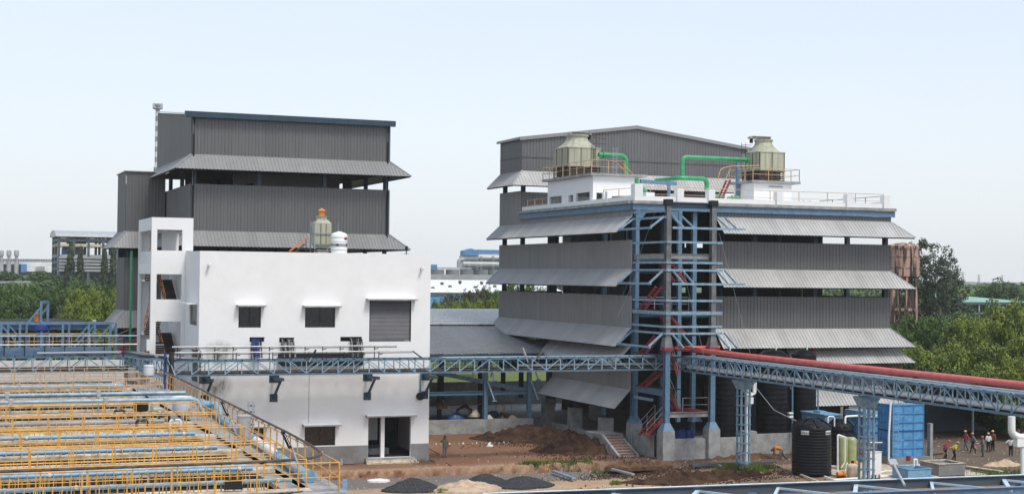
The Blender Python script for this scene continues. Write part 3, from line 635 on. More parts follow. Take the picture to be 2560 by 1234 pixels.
# right (front) face
for (za, zb, drop, mt) in ((19.76, 20.15, 1.45, cp), (15.33, 17.7, 1.55, cp), (10.2, 12.98, 1.6, cp)):
    tier(RB, (PL, RY0), (RX1, RY0), za, zb, cl); canopy(RB, (PL, RY0), (RX1, RY0), za, 1.6, drop, mt, hl=False)
canopy(RB, (70.0, RY0), (RX1, RY0), 8.75, 1.6, 1.55, cp, hl=False); tier(RB, (70.0, RY0), (RX1, RY0), 5.1, 6.2, cl)
canopy(RB, (70.6, RY0), (RX1 - 1.0, RY0), 5.1, 1.6, 1.55, cp, hl=False)
for (za, zb) in ((19.7, 20.2), (15.3, 17.7), (10.25, 13.0), (5.1, 8)):
    tier(RB, (RX1, RY0), (RX1, RY1), za, zb, cl)
    b = MB(); b.box(RX0 + .1, 62.4, RY1 - .05, RY1, za, zb); b.build('rear_cladding', cl, RB)
b = MB(); HH = [(1665, 607, 1680, 612), (1645, 608, 1660, 612), (1712, 606, 1758, 618), (1703, 718, 1755, 731)]; hs_ = lambda Y, x0: [(PY(a, b_, Y).x - x0, PY(c, b_, Y).x - x0, PY(a, d, Y).z, PY(a, b_, Y).z) for a, b_, c, d in HH]; wall_holes(b, V(62.45, RY1 - .1, 0), V(1, 0, 0), RX1 - 62.45, 28, [(a - .6, c + .6, e - .3, f + .3) for a, c, e, f in hs_(RY1 - .1, 62.45)], .1, V(0, -1, 0)); b.build('rear_wall', cl, RB); b = MB(); wall_holes(b, V(58.8, 121.6, 1), V(1, 0, 0), 20.0, 19, [(a, c, e - 1, f - 1) for a, c, e, f in hs_(121.6, 58.8)], .1, V(0, -1, 0)); b.build('added_dark_screen', M['dark'], RB); b = MB(); b.box(RX0 + .2, RX1, RY1 + .02, RY1 + .1, 24, 28.2); b.build('rear_upper_wall', cl, RB)  # dark inner screen added to keep openings dark; its holes let sky through
for (a_, c_) in ((V(RX0 - .06, RY1, 26.35), V(RX0 - .06, YU - .06, 26.35)), (V(RX0, YU - .085, 26.35), V(RX1, YU - .085, 26.35))): bar(RB, 'lap_joint', a_, c_, .03, .035, M['dark'])
# roof of the rear block with verge trims
ap = RX0 + 12.55
for (xa, za, xb, zb) in ((RX0 - .35, 28.25, ap, 29.98), (ap, 29.98, RX1 + .35, 28.25)):
    b = MB(); b.poly([(xa, YU - .25, za), (xb, YU - .25, zb), (xb, RY1 + .2, zb), (xa, RY1 + .2, za), (xa, YU - .25, za + .1), (xb, YU - .25, zb + .1), (xb, RY1 + .2, zb + .1), (xa, RY1 + .2, za + .1)], [(3, 2, 1, 0), (4, 5, 6, 7), (0, 1, 5, 4), (1, 2, 6, 5), (2, 3, 7, 6), (3, 0, 4, 7)]); b.build('roof', M['galv'], RB)
    bar(RB, 'verge_trim', V(xa, YU - .28, za - .08), V(xb, YU - .28, zb - .08), .04, .34, cn)
bar(RB, 'eave_trim', V(RX0 - .3, YU - .25, 28.2), V(RX0 - .3, RY1 + .2, 28.2), .16, .2, cn)
# terrace slab, blue ring beam, parapet
b = MB(); b.box(RX0 + .25, RX1, RY0 + .1, YU, 20.3, 20.72); b.build('terrace_slab', M['concdark'], RB)
b = MB(); b.box(RX0 + .25, RX1 - .2, RY0 + .3, YU - .2, 20.722, 20.78); b.build('terrace_finish', M['white'], RB)
bar(RB, 'ring_beam', V(RX0 - .12, RY0 - .15, 20.42), V(RX1 + .25, RY0 - .15, 20.42), .3, .52, M['steelblue'])
bar(RB, 'ring_beam', V(RX0 - .12, YU, 20.42), V(RX0 - .12, RY0 - .002, 20.42), .3, .52, M['steelblue'])
bar(RB, 'roof_edge', V(RX0 - .22, RY0 - .22, 20.82), V(RX1 + .3, RY0 - .22, 20.82), .5, .26, M['conc'])
bar(RB, 'roof_edge', V(RX0 - .22, YU - .2, 20.82), V(RX0 - .22, RY0 + .035, 20.82), .5, .26, M['conc'])
bar(RB, 'parapet', V(RX0 - .05, RY0 - .02, 21.16), V(RX1, RY0 - .02, 21.16), .28, .4, M['white'])
bar(RB, 'parapet', V(RX0 + .08, YU - .3, 21.16), V(RX0 + .08, RY0 + .125, 21.16), .28, .4, M['white'])
def pil(x, y, z=22.1, s=.62, z0=20.955): b = MB(); b.box(x - s / 2, x + s / 2, y - s / 2, y + s / 2, z0, z); b.build('parapet_pillar', M['white'], RB)
for px in (1697, 1775, 1945, 2120, 2212): pil(PY(px, 485, RY0).x, RY0 - .04)
pil(RX0 + .35, RY0 + .02, 22.35, .75); pil(RX0 + .12, PX(1518, 480, RX0).y, 21.95, .45)
pil(PY(1885, 490, 127).x, 116.6, 21.6, .8); pil(PY(2017, 495, 120).x - 1.4, 118, 21.7, .5); pil(PY(2100, 495, 120).x, 119, 21.7, .5); pil(57.0, 114.6, 21.7, .8)
pil(PY(1690, 492, 116).x - .6, 114.9, 21.7, .7)
# columns, floors and beams inside
gx = [RX0 + .38, 61.3, 67.2, 73.3, RX1 - .3]; gy = [RY0 + .42, 120.4, 126.5, 132.8, 139.9, RY1 - .5]
for x in gx:
    for y in gy:
        bar(RB, 'column', V(x, y, 2.45 if x < 56 else 1.0), V(x, y, 20.3 if y < 139 else 28.2), .38, .38, M['steelblue'] if (y < 121 and x < 62) else M['navy'], 'ibeam', up=V(0, 1, 0))
for z in (16.3, 11.75, 7.7):
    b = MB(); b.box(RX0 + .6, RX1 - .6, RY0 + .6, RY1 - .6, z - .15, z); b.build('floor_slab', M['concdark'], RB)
    for y in gy: bar(RB, 'floor_beam', V(RX0 + .3, y, z - .35), V(RX1 - .3, y, z - .35), .2, .42, M['navy'])
    for x in gx: bar(RB, 'floor_beam', V(x, RY0 + .5, z - .34), V(x, RY1 - .3, z - .34), .2, .40, M['navy'])
railing('', '', '', [V(RX0 + .8, RY0 + .7, 11.75), V(61, RY0 + .7, 11.75)], 1.1, 1.5, M['fargrey'], parent=RB)
railing('', '', '', [V(RX0 + .5, RY0 + 18, 11.75), V(RX0 + .5, RY0 + .7, 11.75)], 1.1, 2.5, M['fargrey'], parent=RB)
random.seed(11)
for k in range(16):     # process vessels inside
    z = random.choice((16.3, 11.75, 7.7, .6)); x = random.uniform(RX0 + 2.5, RX1 - 2); y = random.uniform(RY0 + 2.5, 137); r = random.uniform(.5, 1.0); h = random.uniform(1.6, 2.9)
    b = MB(); b.lathe((x, y, z + .3), [(.1, 0), (r * .8, .2), (r, .5), (r, h), (r * .8, h + .3), (.15, h + .45), (.15, h + .8)], 14)
    b.build('process_vessel', random.choice((M['fargrey'], M['dark'], M['galv'], M['navy'])), RB, smooth=True)
for k in range(12):
    x = random.uniform(RX0 + 1, RX1 - 3); y = random.uniform(RY0 + 1.5, 135); z = random.choice((16.3, 11.75, 7.7))
    b = MB(); b.tube(bend([(x, y, z), (x, y, z + 3.2), (x + random.uniform(3, 9), y, z + 3.2)], .3), .08, 6); b.build('process_pipe', random.choice((M['galv'], M['green'], M['fargrey'], M['dark'])), RB, smooth=True)
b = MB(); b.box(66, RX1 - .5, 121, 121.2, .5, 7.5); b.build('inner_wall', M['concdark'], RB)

# roof house with the left cooling tower
def roof_house(label, X, Y, x1, y1, holesF, holesL, recess):
    H = thing('roof_house', label, 'roof house', (X, Y, 20.79))
    b = MB(); wall_holes(b, V(X, Y, 20.79), V(1, 0, 0), x1 - X, 23.55 - 20.79, holesF, .22, V(0, -1, 0)); b.build('front_wall', M['white'], H)
    b = MB(); wall_holes(b, V(X, y1, 20.79), V(0, -1, 0), y1 - Y - .22, 23.548 - 20.79, holesL, .22, V(-1, 0, 0)); b.build('side_wall', M['white'], H)
    b = MB(); b.box(x1 - .22, x1, Y + .22, y1, 20.79, 23.545); b.box(X + .22, x1 - .22, y1 - .22, y1, 22.2, 23.542); b.box(X + .22, X + .8, y1 - .22, y1, 20.79, 22.2); b.build('rear_wall', M['white'], H)
    return H
Yh = PX(1482, 500, RX0 + .25).y; Yb = PX(1369, 500, RX0 + .25).y; Ym = PX(1434, 500, RX0 + .25).y; xr = PY(1592, 470, Yh).x
zt_ = lambda y: PY(1590, y, Yh).z
f1, f2 = (PY(1491, 500, Yh).x, PY(1507, 500, Yh).x), (PY(1524, 490, Yh).x, PY(1577, 490, Yh).x)
X_ = RX0 + .25
L1 = [(Yb - PX(1373, 500, X_).y, Yb - PX(1404, 500, X_).y, .45, 1.3), (Yb - PX(1421, 500, X_).y, Yb - PX(1433, 500, X_).y, .35, 1.25), (Yb - PX(1439, 500, X_).y, Yb - PX(1474, 500, X_).y, .45, 1.35)]
RH1 = roof_house('white roof house with small openings below the left cooling tower', X_, Yh, xr, Yb, [(f1[0] - X_, f1[1] - X_, .1, 1.25), (f2[0] - X_, f2[1] - X_, .45, 1.0)], L1, True)
b = MB(); b.box(X_ - .16, X_ - .003, Yh, Ym, 20.8, 23.5); b.build('side_wall_panel', M['white'], RH1) if False else None
sx1 = PY(1616, 436, Yh - .2).x
b = MB(); b.box(X_ - .35, sx1, Yh - .4, Yb + .6, 23.56, 23.78); b.build('roof_slab', M['conc'], RH1)
Yh2 = 124.0; X2 = PY(1885, 460, Yh2).x; Yb2 = PX(1835, 470, X2).y; xr2 = PY(1979, 470, Yh2).x
RH2 = roof_house('white roof house below the right cooling tower', X2, Yh2, xr2, Yb2, [], [(.5, 1.6, .3, 1.2)], False)
sx2 = PY(2002, 456, Yh2 - .4).x
b = MB(); b.box(X2 - .4, sx2, Yh2 - .4, Yb2 + .5, 23.56, 23.78); b.build('roof_slab', M['tan'] if False else M['conc'], RH2)
b = MB(); b.tube([(X2 + 1.6, Yh2 - .05, 23.25), (X2 + 3.1, Yh2 - .05, 23.22)], .05, 6); b.build('tube_lamp', M['edgegrey'], RH2)
railing('terrace_slab_railing', 'tan railing round the slab under the left cooling tower', 'railing', [V(sx1 - 2.2, Yh - .3, 23.78), V(X_ - .3, Yh - .3, 23.78), V(X_ - .3, Yb + .5, 23.78), V(sx1 - 2.2, Yb + .5, 23.78)], 1.15, 1.7, M['tan'])
railing('terrace_slab_railing', 'tan railing round the slab under the right cooling tower', 'railing', [V(sx2 - .1, Yh2 - .3, 23.78), V(X2 - .3, Yh2 - .3, 23.78), V(X2 - .3, Yb2 + .4, 23.78), V(sx2 - .1, Yb2 + .4, 23.78), V(sx2 - .1, Yh2 - .3, 23.78)], 1.15, 1.7, M['tan'])

def cooling_tower(x, y, sx, sy, label, motor):
    z = 23.8; T = thing('cooling_tower', label, 'cooling tower', (x, y, z), 'square fibreglass cooling towers on the terrace')
    cx, cy = x + sx / 2, y + sy / 2
    # louvre base: posts and slats
    for i in range(5):
        for (px, py) in ((x + sx * i / 4, y), (x + sx * i / 4, y + sy), (x, y + sy * i / 4), (x + sx, y + sy * i / 4)): bar(T, 'corner_post', V(px, py, z), V(px, py, z + 1.08), .09, .09, M['frpdark'])
    for k in range(5):
        zz = z + .12 + .2 * k; b = MB()
        b.beam((x, y - .03, zz), (x + sx, y - .03, zz), .10, .05, V(0, .6, 1)); b.beam((x - .03, y + sy, zz), (x - .03, y, zz), .10, .05); b.beam((x + sx + .03, y, zz), (x + sx + .03, y + sy, zz), .1, .05); b.beam((x, y + sy, zz), (x + sx, y + sy, zz), .1, .05); b.build('louvre_slat', M['rust'], T)
    b = MB(); b.box(x + .3, x + sx - .3, y + .3, y + sy - .3, z, z + 1.0); b.build('fill_pack', M['frpdark'], T)
    # casing made of panels with ribs
    z1 = z + 1.1; z2 = z + 2.75
    b = MB(); b.box(x + .02, x + sx - .02, y + .02, y + sy - .02, z1, z2 - .01); b.build('inner_casing', M['frpdark'], T)
    nx = 4 if sx < 3 else 5
    for i in range(nx):
        xa, xb = x + sx * i / nx + .03, x + sx * (i + 1) / nx - .03
        for yy in (y - .03, y + sy + .01): b = MB(); b.box(xa, xb, yy, yy + .04, z1, z2); b.build('casing_panel', M['frp'], T)
    for i in range(5):
        ya, yb = y + sy * i / 5 + .03, y + sy * (i + 1) / 5 - .03
        for xx in (x - .03, x + sx + .01): b = MB(); b.box(xx, xx + .04, ya, yb, z1, z2); b.build('casing_panel', M['frp'], T)
    for i in range(nx + 1):
        px = x + sx * i / nx; bar(T, 'casing_rib', V(px, y - .05, z1 - .05), V(px, y - .05, z2 + .05), .06, .06, M['frpdark'] if i % 2 == 0 else M['frp'])
    for i in range(6):
        py = y + sy * i / 5; bar(T, 'casing_rib', V(x - .05, py, z1 - .05), V(x - .05, py, z2 + .05), .06, .06, M['frpdark'] if i % 2 == 0 else M['frp'])
    b = MB()
    e = .08
    for (zz, h) in ((z1 - .06, .08), (z2, .10)): b.box(x - e, x + sx + e, y - e, y + sy + e, zz, zz + h)
    b.build('casing_band', M['frp'], T)
    # hood: square to round
    r = min(sx, sy) * .31; N = 16; vs = []; fs = []
    for (zz, t) in ((z2 + .1, 0), (z2 + .38, .42), (z2 + .75, .86), (z2 + 1.0, 1.0)):
        for k in range(N):
            a = 2 * math.pi * (k + .5) / N; c, s_ = math.cos(a), math.sin(a); mxx = max(abs(c), abs(s_)); q = (c / mxx * sx / 2, s_ / mxx * sy / 2); w = (c * r, s_ * r)
            vs.append((cx + q[0] * (1 - t) + w[0] * t, cy + q[1] * (1 - t) + w[1] * t, zz))
    for i in range(3):
        for k in range(N): fs.append((i * N + k, i * N + (k + 1) % N, (i + 1) * N + (k + 1) % N, (i + 1) * N + k))
    b = MB(); b.poly(vs, fs); b.build('hood', M['frp'], T)
    b = MB(); b.lathe((cx, cy, z2 + .98), [(r, 0), (r * 1.0, .18), (r * 1.1, .25), (r * 1.1, .36), (r * .98, .36), (r * .95, .1)], 24); b.build('fan_ring', M['frp'], T, smooth=True)
    for k in range(6):
        a = k * math.pi / 3; bar(T, 'fan_blade', V(cx, cy, z2 + 1.1), V(cx + r * .9 * math.cos(a), cy + r * .9 * math.sin(a), z2 + 1.12), .25, .03, M['frpdark'])
    b = MB(); mx = cx + motor * .35; b.box(mx - 1.25, mx + 1.0, cy - .3, cy + .3, z2 + 1.42, z2 + 1.58); b.box(mx - 1.0 - motor * 0, mx + .95, cy - .45, cy + .45, z2 + 1.6, z2 + 1.66); b.build('motor_cover', M['frp'], T)
    b = MB(); q = mx + (.9 if motor > 0 else -1.0); b.tube([(q, cy, z2 + 1.0), (q, cy, z2 + 1.4)], .17, 10); b.build('motor', M['dark'], T)
    # ladder with a cage
    lx = x + sx * (.78 if motor > 0 else .0); ly = y - .2 if motor > 0 else y + sy * .6
    if motor > 0:
        for dx in (0, .4): rod(T, 'ladder_rail', V(lx + dx - .2, ly + .0, z + 1.1), V(lx + dx - .2, ly, z2 + 1.2), .03, M['frpdark'])
        for k in range(9): rod(T, 'ladder_rung', V(lx - .2, ly, z + 1.4 + k * .3), V(lx + .2, ly, z + 1.4 + k * .3), .015, M['frpdark'])
        for kk in (0, .5): rod(T, 'guard_rail', V(lx, ly, z2 + .5 + kk), V(lx + 1.3, ly, z2 + .45 + kk), .02, M['dark'])
    else:
        for kk in (0, .45, .9): rod(T, 'guard_rail', V(x - .9, ly, z2 + kk * .9), V(x + .3, ly, z2 + kk * .9), .022, M['dark'])
        for dx in (-.9, -.45): rod(T, 'guard_post', V(x + dx, ly, z2 - .1), V(x + dx, ly, z2 + 1.0), .022, M['dark'])
    return T
y1c = PX(1420, 430, RX0 + .55).y
T1 = cooling_tower(RX0 + .55, y1c, 3.25, PX(1385, 430, RX0 + .55).y - y1c, 'olive fibreglass cooling tower on the left roof house, with ladder on its face', 1)
x2c = PY(1899, 440, 125.0).x
T2 = cooling_tower(x2c, 125.0, PY(1960, 440, 125).x - x2c, min(3.6, PX(1857, 440, x2c).y - 125.0), 'olive fibreglass cooling tower on the right roof house, seen against the sky', -1)
# vertical ladder right of the left tower
L_ = thing('access_ladder', 'pale ladder standing beside the right side of the left cooling tower', 'ladder', (59.6, 127, 23.78))
for dx in (0, .38): rod(L_, 'side_rail', V(59.5 + dx, 127, 23.78), V(59.5 + dx, 127, 26.6), .03, M['fargrey'])
for k in range(9): rod(L_, 'rung', V(59.5, 127, 24.0 + k * .3), V(59.88, 127, 24.0 + k * .3), .018, M['fargrey'])
def pipe(name, label, cat, pts, r, m, br=.45, n=12, flanges=()):
    pts = [Vector(p) for p in pts]; T = thing(name, label, cat, pts[0]); b = MB(); b.tube(bend(pts, br), r, n); b.build('pipe_run', m, T, smooth=True)
    for (p, d) in flanges: p = Vector(p); d = Vector(d).normalized(); b = MB(); b.tube([p - d * .05, p + d * .05], r * 1.5, n); b.build('flange', m, T)
    return T
Yp = 128.5
pipe('green_pipe', 'green pipe elbow leaving the left cooling tower and dropping to the roof', 'pipe', [(58.7, Yp, PY(1510, 387, Yp).z), (PY(1566, 387, Yp).x, Yp, PY(1560, 389, Yp).z), (PY(1566, 387, Yp).x, Yp, 23.6)], .21, M['green'], .7, flanges=[((59.2, Yp, PY(1510, 387, Yp).z), (1, 0, 0))])
Yq = 126.5; zq = PY(1790, 396, Yq).z; xq = PY(1706, 400, Yq).x
pipe('green_pipe', 'long green pipe running level to the right cooling tower', 'pipe', [(PY(1872, 398, Yq).x, Yq, zq), (xq, Yq, zq), (xq, Yq, PY(1706, 445, Yq).z)], .20, M['green'], .5, flanges=[((PY(1868, 398, Yq).x, Yq, zq), (1, 0, 0))])
zz = PY(1706, 445, Yq).z
pipe('green_pipe', 'green header pipe with a bend that drops to the terrace behind the parapet', 'pipe', [(PY(1640, 452, 130).x, 130, zz - .1), (xq - .4, Yq - .1, zz), (PY(1767, 447, Yq).x, Yq, zz), (PY(1767, 447, Yq).x, Yq, PY(1767, 470, Yq).z - .2)], .22, M['green'], .5)
xe = PY(1767, 447, Yq).x
pipe('green_pipe', 'thick green elbow standing behind the parapet pillar', 'pipe', [(xe + .7, 124.5, 22.15), (xe - .6, 124.5, 22.15), (xe - .95, 124.5, 21.2)], .26, M['green'], .5)
x9 = PY(1597, 450, 120).x
pipe('green_pipe', 'short green bend at the right edge of the left roof house', 'pipe', [(x9, 120.4, 23.3), (x9, 120.4, 22.6), (x9 + .9, 120.4, 22.3), (x9 + .9, 120.4, 20.9)], .20, M['green'], .5)
x8 = PY(1835, 480, 121).x
pipe('green_valve_pipe', 'small green valve pipe in front of the right roof house', 'pipe', [(x8 - .7, 121, 20.8), (x8 - .7, 121, 21.8), (x8 + .5, 121, 21.9)], .17, M['green'], .3, flanges=[((x8 + .2, 121, 21.88), (1, 0, 0)), ((x8 - .2, 121, 21.86), (1, 0, 0))])
G = thing('pipe_support_beam', 'blue steel beam carrying the green header pipe over the terrace', 'beam', (58, 124, 23))
bar(G, 'beam', V(PY(1601, 453, 124).x, 124, PY(1601, 453, 124).z), V(PY(1690, 459, 126).x, 126, PY(1690, 459, 126).z), .2, .35, M['steelblue'])
bar(G, 'post', V(xq + 2 - 3.2, 126.9, 21), V(xq + 2 - 3.2, 126.9, 23.6), .25, .25, M['steelblue'])
xb_ = PY(1846, 420, Yq).x; bar(thing('pipe_post', 'blue post holding the long green pipe left of the right cooling tower', 'post', (xb_, Yq + .1, 20.8)), 'post', V(xb_, Yq + .1, 20.8), V(xb_, Yq + .1, zq - .2), .3, .3, M['steelblue'])
# red stair on the terrace, curved yellow handrails
RSr = thing('terrace_stair', 'red steel stair leaning up to the right roof house slab', 'stair', (69, 122, 20.8))
xa, xb = PY(1790, 490, 122.5).x, PY(1822, 460, 122.5).x
for dy in (0, .8): bar(RSr, 'stringer', V(xa, 122.2 + dy, 20.85), V(xb, 122.2 + dy, 23.6), .06, .2, M['red'])
for k in range(10): b = MB(); x = xa + (xb - xa) * (k + .5) / 10; z = 20.85 + 2.75 * (k + .5) / 10; b.box(x - .12, x + .12, 122.25, 122.95, z, z + .03); b.build('tread', M['red'], RSr)
bar(RSr, 'handrail', V(xa, 122.2, 21.9), V(xb, 122.2, 24.7), .05, .05, M['tan'])
tag(MB().tube(bend([(xb - .3, 124, 23.6), (xb - .1, 124, 24.7), (xb + .8, 124, 25.0), (x2c - .6, 124, 25.2)], .4), .035, 6).build('curved_handrail', M['yellow'], None, smooth=True), 'curved yellow handrail left of the right cooling tower', 'handrail')
tag(MB().tube([(sx1 - 1.9, Yh + 2, 24.9), (sx1 - .6, Yh + 2, 23.8)], .035, 6).tube([(sx1 - 1.3, Yh + 2, 24.9), (sx1 - .1, Yh + 2, 23.8)], .035, 6).build('stair_handrail', M['yellow'], None), 'pair of short yellow sloping handrails left of the first green pipe', 'handrail')
railing('terrace_railing', 'brown railing along the front parapet of the roof terrace', 'railing', [V(57.6, 115.4, 21.0), V(80.6, 114.6, 21.0)], 1.25, 2.9, M['tan'])
railing('terrace_railing', 'brown railing along the left side of the terrace in front of the left roof house', 'railing', [V(55.9, 121.2, 20.95), V(57.6, 115.4, 21.0)], 1.25, 2.2, M['tan'])
railing('terrace_railing', 'brown railing at the far left corner of the terrace beside the grey cladding', 'railing', [V(55.8, 139, 20.95), V(55.8, Yb, 20.95)], 1.1, 1.8, M['tan'])
railing('terrace_railing', 'brown railing on the far right side of the roof terrace', 'railing', [V(80.7, 114.8, 20.95), V(80.7, 131, 20.95)], 1.15, 2.6, M['rust'])

# ================================================================ projecting stair bay at the corner
BXa, BXb, BYf = 55.45, 59.55, 107.9
SB = thing('stair_bay', 'open blue steel stair bay with red stairs at the corner of the large grey building', 'stair tower', (BXa, BYf, 0))
pedz = PY(1665, 1075, BYf).z; spl = PY(1665, 868, BYf).z; topz = PY(1675, 498, BYf).z
for (x, y) in ((BXa, BYf), (BXb, BYf)):
    bar(SB, 'lower_column', V(x, y, pedz), V(x, y, spl), .42, .42, M['steelblue'], 'ibeam', up=V(0, 1, 0)); bar(SB, 'upper_column', V(x, y, spl + .35), V(x, y, topz), .42, .42, M['colgrey'], 'ibeam', up=V(0, 1, 0))
    b = MB(); b.poly([(x - .38, y - .38, spl), (x + .38, y - .38, spl), (x + .38, y + .38, spl), (x - .38, y + .38, spl), (x - .26, y - .26, spl + .8), (x + .26, y - .26, spl + .8), (x + .26, y + .26, spl + .8), (x - .26, y + .26, spl + .8)], [(3, 2, 1, 0), (4, 5, 6, 7), (0, 1, 5, 4), (1, 2, 6, 5), (2, 3, 7, 6), (3, 0, 4, 7)]); b.build('splice_shoe', M['colgrey'], SB)
    b = MB(); b.box(x - .42, x + .42, y - .42, y + .42, spl - .25, spl - .005); b.build('splice_collar', M['red'], SB)
    b = MB(); b.box(x - .3, x + .3, y - .3, y + .3, topz - .5, topz); b.build('column_head', M['dark'], SB)
for (x, y) in ((BXa, BYf), (BXb, BYf), (RX0 + .3, RY0), (61.3, RY0)):
    b = MB(); z = pedz if y < 110 else PY(1590, 1056, RY0).z
    b.poly([(x - .5, y - .5, z + .0), (x + .5, y - .5, z), (x + .5, y + .5, z), (x - .5, y + .5, z), (x - .24, y - .24, z + .6), (x + .24, y - .24, z + .6), (x + .24, y + .24, z + .6), (x - .24, y + .24, z + .6)], [(4, 5, 6, 7), (0, 1, 5, 4), (1, 2, 6, 5), (2, 3, 7, 6), (3, 0, 4, 7)]); b.build('base_stiffener', M['steelblue'], SB)
for x in (BXa + .1, BXb - .0): bar(SB, 'inner_column', V(x, RY0 - .25, 2.4), V(x, RY0 - .25, 20.2), .34, .34, M['steelblue'], 'ibeam', up=V(0, 1, 0))
zf = lambda y: PY(1690, y, BYf).z
YF = BYf - .24; XL = BXa - .24
for y in (605, 656, 675, 751, 782, 816, 833): 
    z = zf(y); big = y in (782,)
    mt = M['paleblue']
    bar(SB, 'girt', V(XL, YF, z), V(BXb + .75, YF, z), .1, .28 if big else .17, mt); bar(SB, 'girt', V(XL, YF + .1, z), V(XL, RY0 - .3, z), .1, .28 if big else .17, mt)
for (y, oy) in ((543, 571), (675, 709), (833, 866)):
    z = zf(y); zo = zf(oy); o = 1.45
    if y == 543: bar(SB, 'girt', V(XL, YF + .1, z), V(XL, RY0 - .3, z), .1, .17, M['paleblue'])
    bar(SB, 'canopy_edge_beam', V(XL - o, BYf - .4, zo), V(XL - o, RY0 - .5, zo), .1, .17, M['paleblue'])
    if y != 833: bar(SB, 'canopy_edge_beam', V(XL - .2, YF - o, zo), V(BXb + 2.0, YF - o, zo), .1, .17, M['paleblue'])
    for yy in (BYf + .1, RY0 - .4): bar(SB, 'canopy_bracket', V(XL - .05, yy, z + .05), V(XL - o, yy, zo - .06), .08, .16, M['paleblue'])
    for xx in (BXa + .3, BXa + 1.2, BXb + .25, BXb + 1.0): bar(SB, 'canopy_bracket', V(xx, YF + .1, z + .05), V(xx + .35, YF - o, zo - .06), .08, .14, M['paleblue'])
bar(SB, 'sloping_tie', V(XL, RY0 - .3, PX(1583, 531, XL).z), V(XL, BYf, PX(1665, 519, XL).z - .25), .1, .18, M['paleblue'])
lz = [16.25, 11.85, 8.1, PX(1620, 970, XL).z - .2]
for z in (16.25,): bar(SB, 'landing_beam', V(BXa, BYf + .3, z), V(BXb, BYf + .3, z), .2, .42, M['edgegrey'], 'ibeam'); bar(SB, 'landing_beam', V(BXa, BYf + .3, z), V(BXa, RY0, z), .2, .42, M['edgegrey'], 'ibeam')
bar(SB, 'landing_beam', V(BXa, BYf + .3, 8.1), V(BXa, RY0, 8.1), .2, .42, M['fardark'], 'ibeam')
bar(SB, 'landing_beam', V(BXa, BYf + .3, lz[3]), V(BXa, RY0, lz[3]), .25, .5, M['steelblue'], 'ibeam'); bar(SB, 'landing_beam', V(BXa + .2, BYf + .2, 3.55), V(BXb - .2, BYf + .2, 3.55), .25, .4, M['edgegrey'], 'ibeam')
bar(SB, 'short_beam', V(BXa - .1, RY0 - .6, PX(1588, 992, XL).z), V(BXa - .1, 110.2, PX(1588, 992, XL).z), .18, .22, M['paleblue'])
bar(SB, 'top_beam', V(BXa, BYf + .3, 20.35), V(BXb, BYf + .3, 20.35), .25, .45, M['navy'], 'ibeam')
for x in (BXa + .2, BXb - .2):
    s = 1 if x < 57 else -1; b = MB(); b.poly([(x, RY0 - .4, 20.1), (x + s * .8, RY0 - .4, 20.1), (x + s * .05, RY0 - .4, 19.1), (x, RY0 - .32, 20.1), (x + s * .8, RY0 - .32, 20.1), (x + s * .05, RY0 - .32, 19.1)], [(0, 1, 2), (5, 4, 3), (0, 3, 4, 1), (1, 4, 5, 2), (2, 5, 3, 0)]); b.build('gusset', M['steelblue'], SB)
def red_stair(parent, a, b_, width, n, rails=True, wd=V(0, 1, 0), rm=None):
    a = Vector(a); b_ = Vector(b_)
    F_ = parent
    for k in (0, 1): bar(F_, 'stair_stringer', a + wd * width * k, b_ + wd * width * k, .07, .24, M['red'])
    for k in range(n):
        p = a.lerp(b_, (k + .5) / n); q = p + wd * width; bar(F_, 'stair_tread', p, q, .26, .035, M['red'])
    if rails:
        for k in (0, 1):
            o = wd * width * k
            for h in (.5, 1.0): rod(F_, 'stair_handrail', a + o + V(0, 0, h), b_ + o + V(0, 0, h), .022, rm or M['fargrey'])
            for t in (0, .5, 1): p = a.lerp(b_, t) + o; rod(F_, 'stair_baluster', p, p + V(0, 0, 1), .02, rm or M['fargrey'])
def fl(pa, pb, Y, w=.95, rails=False, n=8, lift=0): red_stair(SB, PY(*pa, Y), PY(*pb, Y), w, n, rails)
fl((1678, 655), (1716, 706), 108.7, 2.0); fl((1676, 788), (1712, 833), 108.7, 2.0, n=8)
fl((1612, 772), (1655, 716), 111.6, 1.0); fl((1612, 885), (1650, 840), 111.6, 1.0)
fl((1655, 930), (1612, 968), 111.5, 1.0)
red_stair(SB, PY(1674, 975, 109.3), PY(1702, 1040, 109.3), 1.5, 10, True)
red_stair(SB, PY(1617, 1090, 109.4), PY(1657, 1046, 109.4), 1.4, 8, True)
red_stair(SB, PY(1676, 884, 109.3), PY(1694, 935, 109.3), 1.3, 8, True)
for (z, xa, xb, ya, yb) in ((16.3, BXa, BXa + 1.4, 108.2, 110.5), (14.2, 57.8, BXb, 108.2, 113), (11.9, BXa, BXa + 1.2, 108.2, 113.5), (9.9, 58, BXb, 108.2, 113), (8.15, BXa, 57, 108.2, 113.5), (lz[3] + .3, BXa, 57.0, 108.2, 113.5), (3.75, 56.8, BXb, 108.2, 111.5)):
    b = MB(); b.box(xa, xb, ya, yb, z - .06, z); b.build('landing_plate', M['red'] if z < 5 else M['dark'], SB)
railing('', '', '', [V(57.0, BYf + .15, 3.78), V(BXb - .2, BYf + .15, 3.78)], 1.1, 1.8, M['fargrey'], parent=SB)
for (a, c, Ya, Yb, wl) in (((1640, 525), (1590, 660), 107, 110, 'thin wire slanting from the bay corner head down to the left'), ((1590, 690), (1545, 790), 112, 112, 'thin wire crossing in front of the left canopy edge'), ((1690, 600), (1760, 888), 107, 106, 'thin wire slanting across the front of the stair bay to the red pipe'), ((1798, 583), (1880, 900), 107.4, 105, 'long thin wire hanging in front of the right-hand cladding'), ((1590, 660), (1555, 740), 110, 112, 'short thin wire at the left side of the stair bay')):
    tag(MB().tube([PY(*a, Ya), PY(*c, Yb)], .012, 4).build('guy_wire', M['fargrey'], None), wl, 'wire', 'wires hanging at the stair bay')

